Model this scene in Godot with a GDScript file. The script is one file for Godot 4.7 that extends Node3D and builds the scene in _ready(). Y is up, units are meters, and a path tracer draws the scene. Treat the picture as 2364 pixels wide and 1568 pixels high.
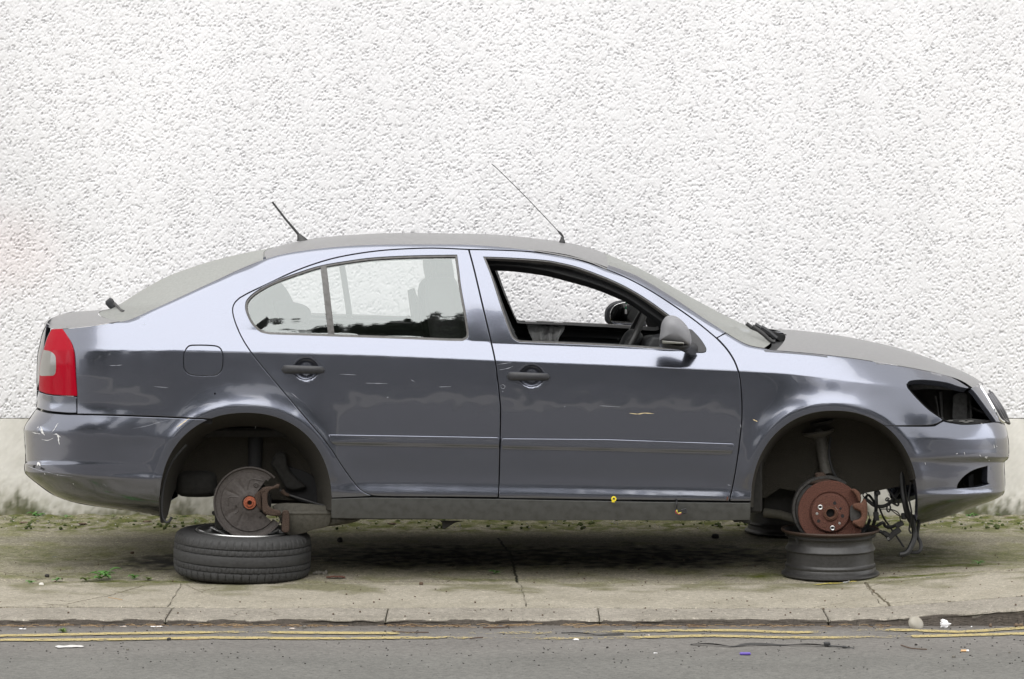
extends Node3D
# A stripped saloon car propped on wheels on a pavement before a roughcast wall, under an overcast sky.
# Car outlines are measured on the photograph and carried to metres on the car's own surfaces (see on()).

const FOCAL := 7440.0
const MID_X := 1182.0
const HORIZON := 500.0
const EYE := Vector3(0, 1.64, 14.5)
const FALL := 0.04                       # the pavement falls towards the kerb

var car: Node3D
var car_in: Transform3D
var eye_in: Vector3
var M := {}
var L := {}
var prof := PackedFloat32Array()
var wob := FastNoiseLite.new()
var rough_noise := FastNoiseLite.new()
var used_names := {}
var rng := RandomNumberGenerator.new()
var t_start := 0

# ------------------------------------------------------------------ measuring
const SCALES := [[0.0, 0.0, 1.0], [0.0, 646.4, 0.27344], [0.0, 923.4, 0.35336], [507.9, 554.1, 0.27344], [1061.9, 554.1, 0.27344], [1662.2, 720.3, 0.29688], [1662.2, 923.4, 0.29688], [507.9, 350.9, 0.39063], [738.7, 877.2, 0.4297], [369.4, 923.4, 0.20612], [2068.5, 831.1, 0.12955]]

func px_(k: int, a: Array) -> PackedVector2Array:      # outline measured on detail view k
	var s: Array = SCALES[k]
	var out := PackedVector2Array()
	for i in range(0, a.size(), 2):
		out.append(Vector2(s[0] + a[i] * s[2], s[1] + a[i + 1] * s[2]))
	return out

func at(px: float, py: float, z: float) -> Vector3:   # measured point at depth z, in the world
	var d := EYE.z - z
	return Vector3((px - MID_X) / FOCAL * d, EYE.y - (py - HORIZON) / FOCAL * d, z)

func on_ground(px: float, py: float, up := 0.0) -> Vector3:   # measured point on the pavement
	var z := ((py - HORIZON) * EYE.z - FOCAL * (EYE.y - up)) / ((py - HORIZON) + FOCAL * FALL)
	return at(px, py, z)

func on_road(px: float, py: float) -> Vector3:
	var d := (EYE.y - ROAD_Y) * FOCAL / (py - HORIZON)
	return at(px, py, EYE.z - d)

func on(px: float, py: float, w: float) -> Vector3:   # measured point at half width w of the car, in the car's axes
	var dir := car_in.basis * Vector3((px - MID_X) / FOCAL, -(py - HORIZON) / FOCAL, -1.0)
	return eye_in + dir * ((w - eye_in.z) / dir.z)

func spl(a: PackedVector2Array, n := 4) -> PackedVector2Array:     # smooth curve through the points
	var out := PackedVector2Array()
	for i in a.size() - 1:
		var p0 := a[maxi(i - 1, 0)]
		var p3 := a[mini(i + 2, a.size() - 1)]
		for k in n:
			out.append(a[i].cubic_interpolate(a[i + 1], p0, p3, float(k) / n))
	out.append(a[a.size() - 1])
	return out

func spl_closed(a: PackedVector2Array, n := 4) -> PackedVector2Array:
	var out := PackedVector2Array()
	var s := a.size()
	for i in s:
		for k in n:
			out.append(a[i].cubic_interpolate(a[(i + 1) % s], a[(i + s - 1) % s], a[(i + 2) % s], float(k) / n))
	return out

func rev(a: PackedVector2Array) -> PackedVector2Array:
	var b := a.duplicate()
	b.reverse()
	return b

func grown_all(a: PackedVector2Array, d: float) -> Array:
	var out := []
	for p in Geometry2D.offset_polygon(a, d, Geometry2D.JOIN_MITER):
		if p.size() > 2 and Rect2(p[0], Vector2.ZERO).expand(p[p.size() / 2]).size.length() > 3.0:
			out.append(p)
	return out

func grown(a: PackedVector2Array, d: float) -> PackedVector2Array:
	var r := Geometry2D.offset_polygon(a, d, Geometry2D.JOIN_MITER)
	var best := PackedVector2Array()
	for p in r:
		if p.size() > best.size():
			best = p
	return best

func lut(a: Array) -> PackedFloat32Array:              # measured line: height for every second pixel
	var out := PackedFloat32Array()
	var n := a.size() / 2
	var k := 0
	for i in 1240:
		var x := i * 2.0 - 40.0
		while k < n - 2 and x > a[k * 2 + 2]:
			k += 1
		var x0: float = a[k * 2]
		var x1: float = a[k * 2 + 2]
		var t := clampf((x - x0) / (x1 - x0), 0.0, 1.0)
		var y0: float = a[k * 2 + 1]
		var y1: float = a[k * 2 + 3]
		var m: float = y1 - y0
		var m0: float = m if k == 0 else (y1 - a[k * 2 - 1]) / (x1 - a[k * 2 - 2]) * (x1 - x0)
		var m1: float = m if k == n - 2 else (a[k * 2 + 5] - y0) / (a[k * 2 + 4] - x0) * (x1 - x0)
		var t2 := t * t
		var t3 := t2 * t
		out.append((2 * t3 - 3 * t2 + 1) * y0 + (t3 - 2 * t2 + t) * m0 + (3 * t2 - 2 * t3) * y1 + (t3 - t2) * m1)
	return out

func lk(a: PackedFloat32Array, x: float) -> float:
	var f := clampf((x + 40.0) * 0.5, 0.0, 1238.0)
	var i := int(f)
	return lerpf(a[i], a[i + 1], f - i)

# ------------------------------------------------------------------ meshes
class Acc:
	var v := PackedVector3Array()
	var n := PackedVector3Array()
	var uv := PackedVector2Array()
	var c := PackedColorArray()
	var ix := PackedInt32Array()
	func add(p: Vector3, nn: Vector3, u := Vector2.ZERO) -> int:
		v.append(p)
		n.append(nn)
		uv.append(u)
		return v.size() - 1
	func tri(a: int, b: int, d: int) -> void:
		var g := (v[b] - v[a]).cross(v[d] - v[a])
		ix.append(a)
		if g.dot(n[a] + n[b] + n[d]) > 0.0:
			ix.append(d)
			ix.append(b)
		else:
			ix.append(b)
			ix.append(d)
	func quad(a: int, b: int, d: int, e: int) -> void:
		tri(a, b, d)
		tri(a, d, e)
	func mesh() -> ArrayMesh:
		var arr := []
		arr.resize(Mesh.ARRAY_MAX)
		arr[Mesh.ARRAY_VERTEX] = v
		arr[Mesh.ARRAY_NORMAL] = n
		arr[Mesh.ARRAY_TEX_UV] = uv
		if c.size() == v.size() and c.size() > 0:
			arr[Mesh.ARRAY_COLOR] = c
		arr[Mesh.ARRAY_INDEX] = ix
		var m := ArrayMesh.new()
		m.add_surface_from_arrays(Mesh.PRIMITIVE_TRIANGLES, arr)
		return m

# A curved sheet: the outline (with holes) laid on the surface f, with rounded edges turned in by `flange`.
func sheet(acc: Acc, outer: PackedVector2Array, holes: Array, f: Callable, step: float, o := {}) -> void:
	var face: Vector3 = o.get("face", Vector3(0, 0, 1))
	var flange: float = o.get("flange", 0.02)
	var rad: float = o.get("round", 0.0025)
	var m: Vector3 = Vector3(1, 1, -1) if o.get("mirror", false) else Vector3.ONE
	var eps: float = o.get("eps", step * 0.15)
	var ysc: float = o.get("ystep", step)
	var uvf = o.get("uv", null)
	var r := Rect2(outer[0], Vector2.ZERO)
	for p in outer:
		r = r.expand(p)
	var xs := PackedFloat32Array()
	var x := r.position.x - 0.013 * step
	var dense: float = o.get("dense", 0.0)
	while x < r.end.x + step:
		xs.append(x)
		var near := minf(x - r.position.x, r.end.x - x)
		x += step if near > dense else step * 0.3
	var ys := PackedFloat32Array()
	var y := r.position.y - 0.017 * ysc
	if o.has("row"):
		y = o.row - ceilf((o.row - r.position.y) / ysc) * ysc
	while y < r.end.y + ysc:
		ys.append(y)
		y += ysc
	var nx := xs.size()
	var ny := ys.size()
	var touched := PackedByteArray()
	touched.resize(nx * ny)
	var loops := [outer] + holes
	for lp: PackedVector2Array in loops:
		for i in lp.size():
			var a := lp[i]
			var b := lp[(i + 1) % lp.size()]
			var cnt := int(a.distance_to(b) / (minf(step, ysc) * (0.1 if dense > 0.0 else 0.3))) + 1
			for k in cnt + 1:
				var p := a.lerp(b, float(k) / cnt)
				var ci := clampi(xs.bsearch(p.x, false) - 1, 0, nx - 1)
				var cj := clampi(int((p.y - ys[0]) / ysc), 0, ny - 1)
				touched[cj * nx + ci] = 1
	var vid := PackedInt32Array()
	vid.resize(nx * ny)
	vid.fill(-2)
	var put := func(p: Vector2) -> int:
		var q: Vector3 = f.call(p)
		var du: Vector3 = f.call(p + Vector2(eps, 0)) - f.call(p - Vector2(eps, 0))
		var dv: Vector3 = f.call(p + Vector2(0, eps)) - f.call(p - Vector2(0, eps))
		var nn := du.cross(dv).normalized()
		if nn.dot(face) < 0.0:
			nn = -nn
		return acc.add(q * m, nn * m, uvf.call(p, q) if uvf != null else Vector2(q.x, q.y))
	for j in ny - 1:
		for i in nx - 1:
			if touched[j * nx + i]:
				var cell := PackedVector2Array([Vector2(xs[i], ys[j]), Vector2(xs[i + 1], ys[j]), Vector2(xs[i + 1], ys[j + 1]), Vector2(xs[i], ys[j + 1])])
				var ps: Array = Geometry2D.intersect_polygons(cell, outer)
				for h: PackedVector2Array in holes:
					var nxt := []
					for p in ps:
						nxt.append_array(Geometry2D.clip_polygons(p, h))
					ps = nxt
				for p: PackedVector2Array in ps:
					if p.size() < 3:
						continue
					var t := Geometry2D.triangulate_polygon(p)
					if t.is_empty():
						continue
					var ids := PackedInt32Array()
					for q in p:
						ids.append(put.call(q))
					for k in range(0, t.size(), 3):
						acc.tri(ids[t[k]], ids[t[k + 1]], ids[t[k + 2]])
				continue
			var mid := Vector2((xs[i] + xs[i + 1]) * 0.5, (ys[j] + ys[j + 1]) * 0.5)
			if not Geometry2D.is_point_in_polygon(mid, outer):
				continue
			var skip := false
			for h: PackedVector2Array in holes:
				skip = skip or Geometry2D.is_point_in_polygon(mid, h)
			if skip:
				continue
			var ids := [0, 0, 0, 0]
			for k in 4:
				var gi: int = i + (1 if k == 1 or k == 2 else 0)
				var gj: int = j + (1 if k > 1 else 0)
				var at_: int = gj * nx + gi
				if vid[at_] == -2:
					vid[at_] = put.call(Vector2(xs[gi], ys[gj]))
				ids[k] = vid[at_]
			acc.quad(ids[0], ids[1], ids[2], ids[3])
	if flange <= 0.0:
		return
	var into = o.get("into", null)
	for li in loops.size():
		var lp: PackedVector2Array = loops[li]
		var fine := PackedVector2Array()
		for i in lp.size():
			var a := lp[i]
			var b := lp[(i + 1) % lp.size()]
			var cnt := int(a.distance_to(b) / (step * 1.5)) + 1
			for k in cnt:
				fine.append(a.lerp(b, float(k) / cnt))
		var area := 0.0
		for i in fine.size():
			area += fine[i].cross(fine[(i + 1) % fine.size()])
		var sg := (1.0 if area > 0.0 else -1.0) * (1.0 if li == 0 else -1.0)
		var ring := []
		var s := fine.size()
		for i in s:
			var p := fine[i]
			var e1 := (p - fine[(i + s - 1) % s]).normalized()
			var e2 := (fine[(i + 1) % s] - p).normalized()
			var o2 := (Vector2(e1.y, -e1.x) + Vector2(e2.y, -e2.x)).normalized() * sg
			var id0: int = put.call(p)
			var nn := acc.n[id0] * m
			var q := acc.v[id0] * m
			var e: Vector3 = ((f.call(p + o2 * eps) - q) as Vector3).normalized()
			var inw: Vector3 = into if into != null else -nn
			var u := acc.uv[id0]
			var q1 := q + e * rad * 0.7 + inw * rad * 0.3
			var q2 := q + e * rad + inw * rad
			var q3 := q2 + inw * flange
			ring.append([id0, acc.add(q1 * m, (nn + e).normalized() * m, u), acc.add(q2 * m, e * m, u), acc.add(q3 * m, e * m, u)])
		for i in s:
			var a: Array = ring[i]
			var b: Array = ring[(i + 1) % s]
			for k in 3:
				acc.quad(a[k], b[k], b[k + 1], a[k + 1])

# A grid of points (rows of equal length) with smooth normals; out = a point that the surface faces away from, or a direction.
func net(acc: Acc, g: Array, wrap_u := false, flip := false, uvs := Vector2.ONE) -> void:
	var nr := g.size()
	var nc: int = g[0].size()
	var base := acc.v.size()
	for i in nr:
		for j in nc:
			var du: Vector3
			if wrap_u:
				du = g[i][(j + 1) % nc] - g[i][(j + nc - 1) % nc]
			else:
				du = g[i][mini(j + 1, nc - 1)] - g[i][maxi(j - 1, 0)]
			var dv: Vector3 = g[mini(i + 1, nr - 1)][j] - g[maxi(i - 1, 0)][j]
			var nn := du.cross(dv).normalized()
			acc.add(g[i][j], -nn if flip else nn, Vector2(float(j) / nc, float(i) / nr) * uvs)
	for i in nr - 1:
		for j in (nc if wrap_u else nc - 1):
			var j2 := (j + 1) % nc
			acc.quad(base + i * nc + j, base + i * nc + j2, base + (i + 1) * nc + j2, base + (i + 1) * nc + j)

# Triangle soup (counterclockwise from outside) with automatic smoothing.
func soup_mesh(t: PackedVector3Array, angle := 42.0) -> ArrayMesh:
	var acc := Acc.new()
	var fn := PackedVector3Array()
	var by := {}
	for i in range(0, t.size(), 3):
		var g := (t[i + 1] - t[i]).cross(t[i + 2] - t[i])
		fn.append(g)
		for k in 3:
			var key := Vector3i((t[i + k] * 20000.0).round())
			if not by.has(key):
				by[key] = PackedInt32Array()
			by[key].append(i / 3)
	var lim := cos(deg_to_rad(angle))
	for i in range(0, t.size(), 3):
		var own := fn[i / 3].normalized()
		for k in 3:
			var s := Vector3.ZERO
			for j in by[Vector3i((t[i + k] * 20000.0).round())]:
				if fn[j].normalized().dot(own) > lim:
					s += fn[j]
			acc.add(t[i + k], s.normalized(), Vector2(t[i + k].x, t[i + k].y))
		acc.ix.append_array([i, i + 2, i + 1])
	return acc.mesh()

func ring_join(out: PackedVector3Array, a: PackedVector3Array, b: PackedVector3Array) -> void:
	var n := a.size()
	for i in n:
		var j := (i + 1) % n
		out.append_array([a[i], a[j], b[j], a[i], b[j], b[i]])

func tube(pts: Array, rad, sides := 8, caps := true) -> PackedVector3Array:
	var out := PackedVector3Array()
	var rings := []
	var up := Vector3.UP
	for i in pts.size():
		var d: Vector3 = (pts[mini(i + 1, pts.size() - 1)] - pts[maxi(i - 1, 0)]).normalized()
		if absf(d.dot(up)) > 0.95:
			up = Vector3.RIGHT if absf(d.x) < 0.9 else Vector3.BACK
		var a := d.cross(up).normalized()
		var b := a.cross(d).normalized()
		up = b
		var r: float = rad[i] if rad is Array else rad
		var ring := PackedVector3Array()
		for k in sides:
			var w := TAU * k / sides
			ring.append(pts[i] + (a * cos(w) + b * sin(w)) * r)
		rings.append(ring)
	for i in rings.size() - 1:
		ring_join(out, rings[i + 1], rings[i])
	if caps:
		fan(out, rings[0], false)
		fan(out, rings[-1], true)
	return out

func fan(out: PackedVector3Array, ring: PackedVector3Array, back: bool) -> void:
	var c := Vector3.ZERO
	for p in ring:
		c += p
	c /= ring.size()
	for i in ring.size():
		var j := (i + 1) % ring.size()
		if back:
			out.append_array([c, ring[j], ring[i]])
		else:
			out.append_array([c, ring[i], ring[j]])

func curve3(pts: Array, n := 5) -> Array:
	var out := []
	for i in pts.size() - 1:
		var p0: Vector3 = pts[maxi(i - 1, 0)]
		var p3: Vector3 = pts[mini(i + 2, pts.size() - 1)]
		for k in n:
			out.append((pts[i] as Vector3).cubic_interpolate(pts[i + 1], p0, p3, float(k) / n))
	out.append(pts[-1])
	return out

# Turned shape: profile points (radius, along) about the axis of xf (its y).
func lathe(prof_: Array, segs: int, xf: Transform3D) -> PackedVector3Array:
	var out := PackedVector3Array()
	for i in prof_.size() - 1:
		var a: Vector2 = prof_[i]
		var b: Vector2 = prof_[i + 1]
		for k in segs:
			var w0 := TAU * k / segs
			var w1 := TAU * (k + 1) / segs
			var p0 := xf * Vector3(a.x * cos(w0), a.y, a.x * sin(w0))
			var p1 := xf * Vector3(a.x * cos(w1), a.y, a.x * sin(w1))
			var q0 := xf * Vector3(b.x * cos(w0), b.y, b.x * sin(w0))
			var q1 := xf * Vector3(b.x * cos(w1), b.y, b.x * sin(w1))
			if a.x > 1e-5:
				out.append_array([p0, q1, p1])
			if b.x > 1e-5:
				out.append_array([p0, q0, q1])
	return out

func box(c: Vector3, h: Vector3, bev := 0.004, b := Basis()) -> PackedVector3Array:   # box with chamfered edges
	var out := PackedVector3Array()
	bev = minf(bev, minf(h.x, minf(h.y, h.z)) * 0.6)
	var pt := func(sx: float, sy: float, sz: float, ax: int) -> Vector3:
		var q := Vector3(sx * (h.x - bev), sy * (h.y - bev), sz * (h.z - bev))
		q[ax] = [sx, sy, sz][ax] * h[ax]
		return c + b * q
	var add := func(a: Vector3, d: Vector3, e: Vector3) -> void:
		if (d - a).cross(e - a).dot((a + d + e) / 3.0 - c) < 0.0:
			out.append_array([a, e, d])
		else:
			out.append_array([a, d, e])
	for ax in 3:
		var u := (ax + 1) % 3
		var v := (ax + 2) % 3
		for s in [-1.0, 1.0]:
			var k := []
			for st in [[-1.0, -1.0], [1.0, -1.0], [1.0, 1.0], [-1.0, 1.0]]:
				var e := [0.0, 0.0, 0.0]
				e[ax] = s
				e[u] = st[0]
				e[v] = st[1]
				k.append(pt.call(e[0], e[1], e[2], ax))
			add.call(k[0], k[1], k[2])
			add.call(k[0], k[2], k[3])
		for s in [-1.0, 1.0]:
			for s2 in [-1.0, 1.0]:
				var e0 := [0.0, 0.0, 0.0]
				e0[u] = s
				e0[v] = s2
				e0[ax] = -1.0
				var e1 := e0.duplicate()
				e1[ax] = 1.0
				var a0: Vector3 = pt.call(e0[0], e0[1], e0[2], u)
				var a1: Vector3 = pt.call(e1[0], e1[1], e1[2], u)
				var b0: Vector3 = pt.call(e0[0], e0[1], e0[2], v)
				var b1: Vector3 = pt.call(e1[0], e1[1], e1[2], v)
				add.call(a0, a1, b1)
				add.call(a0, b1, b0)
	for sx in [-1.0, 1.0]:
		for sy in [-1.0, 1.0]:
			for sz in [-1.0, 1.0]:
				add.call(pt.call(sx, sy, sz, 0), pt.call(sx, sy, sz, 1), pt.call(sx, sy, sz, 2))
	return out

# A plate: outline in measured pixels between half widths w1 (front) and w0 (back), front edge chamfered.
func plate(poly: PackedVector2Array, w1: float, w0: float, bev := 0.003, bulge := 0.0) -> PackedVector3Array:
	var out := PackedVector3Array()
	if Geometry2D.is_polygon_clockwise(poly):
		poly = rev(poly)
	var ppm := FOCAL / (EYE.z + 0.3)
	var inner := grown(poly, -bev * ppm)
	var t := Geometry2D.triangulate_polygon(inner)
	var add := func(a: Vector3, b: Vector3, c: Vector3, dir: Vector3) -> void:
		if (b - a).cross(c - a).dot(dir) < 0.0:
			out.append_array([a, c, b])
		else:
			out.append_array([a, b, c])
	for k in range(0, t.size(), 3):
		add.call(on(inner[t[k]].x, inner[t[k]].y, w1), on(inner[t[k + 1]].x, inner[t[k + 1]].y, w1), on(inner[t[k + 2]].x, inner[t[k + 2]].y, w1), Vector3(0, 0, 1))
	# side walls: outline at w1 - bev down to w0, and the chamfer to the nearest inner point
	var cen := Vector2.ZERO
	for p in poly:
		cen += p
	cen /= poly.size()
	for i in poly.size():
		var a := poly[i]
		var b := poly[(i + 1) % poly.size()]
		var o2 := Vector2(b.y - a.y, a.x - b.x).normalized()
		if Geometry2D.is_point_in_polygon((a + b) * 0.5 + o2 * 0.3, poly):
			o2 = -o2
		var dir := Vector3(o2.x, -o2.y, 0.0)
		var a1 := on(a.x, a.y, w1 - bev)
		var b1 := on(b.x, b.y, w1 - bev)
		add.call(a1, b1, on(b.x, b.y, w0), dir)
		add.call(a1, on(b.x, b.y, w0), on(a.x, a.y, w0), dir)
		var ia := close_to(inner, a)
		var ib := close_to(inner, b)
		add.call(a1, b1, on(ib.x, ib.y, w1), dir + Vector3(0, 0, 1))
		if ia != ib:
			add.call(a1, on(ib.x, ib.y, w1), on(ia.x, ia.y, w1), dir + Vector3(0, 0, 1))
	return out

func close_to(poly: PackedVector2Array, p: Vector2) -> Vector2:
	var best := poly[0]
	for q in poly:
		if q.distance_squared_to(p) < best.distance_squared_to(p):
			best = q
	return best

func blob(c: Vector3, r: Vector3, e := 1.0, b := Basis(), nu := 20, nv := 12) -> PackedVector3Array:   # rounded lump; e < 1 is boxier
	var rings := []
	for i in nv + 1:
		var v := -PI / 2 + PI * i / nv
		var ring := PackedVector3Array()
		var cv := pow(absf(cos(v)), e)
		var sv := signf(sin(v)) * pow(absf(sin(v)), e)
		for k in nu:
			var u := TAU * k / nu
			ring.append(c + b * Vector3(r.x * cv * signf(cos(u)) * pow(absf(cos(u)), e), r.y * sv, -r.z * cv * signf(sin(u)) * pow(absf(sin(u)), e)))
		rings.append(ring)
	var out := PackedVector3Array()
	for i in nv:
		ring_join(out, rings[i], rings[i + 1])
	return out

func mixed(t: PackedVector3Array, xf: Transform3D) -> PackedVector3Array:
	return xf * t

# ------------------------------------------------------------------ naming
func part(called: String, mesh: Mesh, mat: Material, parent: Node3D, label := "") -> MeshInstance3D:
	var o := MeshInstance3D.new()
	o.mesh = mesh
	o.material_override = mat
	var key := str(parent.get_instance_id()) + called
	var k: int = used_names.get(key, 0)
	used_names[key] = k + 1
	o.name = called if k == 0 else "%s_%03d" % [called, k]
	parent.add_child(o, true)
	if label:
		o.set_meta("label", label)
	return o

func tag(o: Node3D, label: String, category: String, group := "") -> Node3D:
	o.set_meta("label", label)
	o.set_meta("category", category)
	if group:
		o.set_meta("group", group)
	return o

func thing(called: String, label: String, category: String, pos := Vector3.ZERO, group := "") -> Node3D:
	var o := Node3D.new()
	var key := "top" + called
	var k: int = used_names.get(key, 0)
	used_names[key] = k + 1
	o.name = called if k == 0 else "%s_%03d" % [called, k]
	add_child(o, true)
	o.position = pos
	tag(o, label, category, group)
	return o

func single(called: String, mesh: Mesh, mat: Material, label: String, category: String, pos := Vector3.ZERO, group := "") -> MeshInstance3D:
	var o := part(called, mesh, mat, self)
	o.position = pos
	tag(o, label, category, group)
	return o

func struct(called: String, mesh: Mesh, mat: Material) -> MeshInstance3D:
	var o := part(called, mesh, mat, self)
	o.set_meta("kind", "structure")
	return o

# ------------------------------------------------------------------ materials
func lin(r: float, g: float, b: float) -> Color:      # real-world base colour to the sRGB that Godot takes
	return Color(r, g, b).linear_to_srgb()

func noise_tex(freq: float, size := 512, oct := 4, seed_ := 1, ramp := [], kind := FastNoiseLite.TYPE_SIMPLEX_SMOOTH, normal := 0.0) -> NoiseTexture2D:
	var n := FastNoiseLite.new()
	n.noise_type = kind
	n.frequency = freq
	n.fractal_octaves = oct
	n.seed = seed_
	var t := NoiseTexture2D.new()
	t.width = size
	t.height = size
	t.seamless = true
	t.noise = n
	if ramp.size():
		var g := Gradient.new()
		var offs := PackedFloat32Array()
		var cols := PackedColorArray()
		for r in ramp:
			offs.append(r[0])
			cols.append(r[1])
		g.offsets = offs
		g.colors = cols
		t.color_ramp = g
	if normal > 0.0:
		t.as_normal_map = true
		t.bump_strength = normal
	return t

func mat(c: Color, rough := 0.6, metal := 0.0) -> StandardMaterial3D:
	var m := StandardMaterial3D.new()
	m.albedo_color = c
	m.roughness = rough
	m.metallic = metal
	return m

func grimy(m: StandardMaterial3D, tex: Texture2D, scale: float, bump: Texture2D = null, depth := 0.0) -> StandardMaterial3D:
	m.albedo_texture = tex
	m.uv1_triplanar = true
	m.uv1_scale = Vector3.ONE * scale
	if bump:
		m.heightmap_enabled = true
		m.heightmap_texture = bump
		m.heightmap_scale = depth
	return m

# ------------------------------------------------------------------ car surfaces
func arch_r(px: float, py: float, front: bool) -> float:
	var dx := absf(px - (1926.5 if front else 567.0)) / (191.5 if front else 198.0)
	var dy := absf(py - (1165.0 if front else 1160.0)) / (215.0 if front else 206.0)
	return pow(pow(dx, 2.2) + pow(dy, 2.2), 1.0 / 2.2)

func arch_line(front: bool, a0: float, a1: float, k := 1.0, n := 40) -> PackedVector2Array:   # angles in degrees, 0 to the right, 90 up
	var out := PackedVector2Array()
	for i in n + 1:
		var a := deg_to_rad(lerpf(a0, a1, float(i) / n))
		var cx := signf(cos(a)) * pow(absf(cos(a)), 2.0 / 2.2) * (191.5 if front else 198.0) * k
		var sy := signf(sin(a)) * pow(absf(sin(a)), 2.0 / 2.2) * (215.0 if front else 206.0) * k
		out.append(Vector2((1926.5 if front else 567.0) + cx, (1165.0 if front else 1160.0) - sy))
	return out

func flare(px: float, py: float) -> float:
	var front := px > 1250.0
	if py < (720.0) or absf(px - (1926.5 if front else 567.0)) > 330.0:
		return 0.0
	var r := arch_r(px, py, front)
	var d := (r - 1.0) * 200.0
	var low := 1.0 - smoothstep(1090.0, 1160.0, py) * 0.7
	var e := d - 17.0
	var q := sqrt(e * e + 20.0)
	return (0.023 * exp(-(e + q) * 0.5 / 27.0) - 0.00022 * (q - e) * 0.5) * low

func taper(s: float, drop: float) -> float:
	if s >= 1.0:
		return 0.0
	s = maxf(s, 0.0)
	return drop * (1.0 - sqrt(maxf(0.0, 1.0 - pow(1.0 - s, 2.4))))

func ends(px: float, py: float) -> float:
	var w := 0.0
	if px < 480.0:
		w += taper((px - lk(L.rear_y, py)) / 330.0, 0.40)
	elif px > 1590.0:
		w += taper((lk(L.front_y, py) - px) / 520.0, 0.48)
	return w

func body_w(px: float, py: float) -> float:           # half width of the body side
	var b := lk(L.belt, px)
	var c := lk(L.crease, px)
	var bo := lk(L.bottom, px)
	var w: float
	if py < b:
		var h := (b - py) / 517.0
		var k := lk(L.lean, px)
		w = 0.815 - k * h - 0.62 * h * h
		var e := (py - lk(L.top, px)) / 15.0
		if e < 1.0:
			w -= 0.013 * (1.0 - e) * (1.0 - e)
	elif py < c:
		var t := (py - b) / (c - b)
		w = 0.815 + 0.045 * (1.12 * t - 0.12 * t * t)
	else:
		var t := (py - c) / (bo - c)
		var f := clampf((t + 0.02) * 1000.0, 0.0, 1498.0)
		var i := int(f)
		w = lerpf(prof[i], prof[i + 1], f - i)
	if py > 815.0 and py < 900.0:
		for cc in [[706.5, 852.5], [1227.0, 868.5]]:
			var d2: float = pow((px - cc[0]) / 29.0, 2) + pow((py - cc[1]) / 26.5, 2)
			if d2 < 1.15:
				w -= 0.012 * smoothstep(1.15, 0.25, d2)
	w += flare(px, py)
	w += wob.get_noise_2d(px, py) * 0.0005
	return w - ends(px, py)

func rear_bumper_w(px: float, py: float) -> float:
	var tilt := (px - 200.0) * 0.03
	var v := py - tilt
	var w := 0.866 + lk(L.rb, v)
	w += flare(px, py) * 0.8
	w += wob.get_noise_2d(px, py) * 0.0008
	return w - taper((px - lk(L.rear_y, py)) / 330.0, 0.42)

func front_bumper_w(px: float, py: float) -> float:
	var w := 0.862 + lk(L.fb, py + maxf(0.0, px - 2250.0) * 0.08) * smoothstep(2060.0, 2180.0, px)
	if py > 1100.0:
		w -= 0.02 * smoothstep(1150.0, 1230.0, py)
	w += flare(px, py) * 0.9
	w += wob.get_noise_2d(px, py) * 0.0006
	return w - taper((lk(L.front_y, py) - px) / 520.0, 0.48)

func P(px: float, py: float, off := 0.0) -> Vector3:
	return on(px, py, body_w(px, py) + off)

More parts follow.
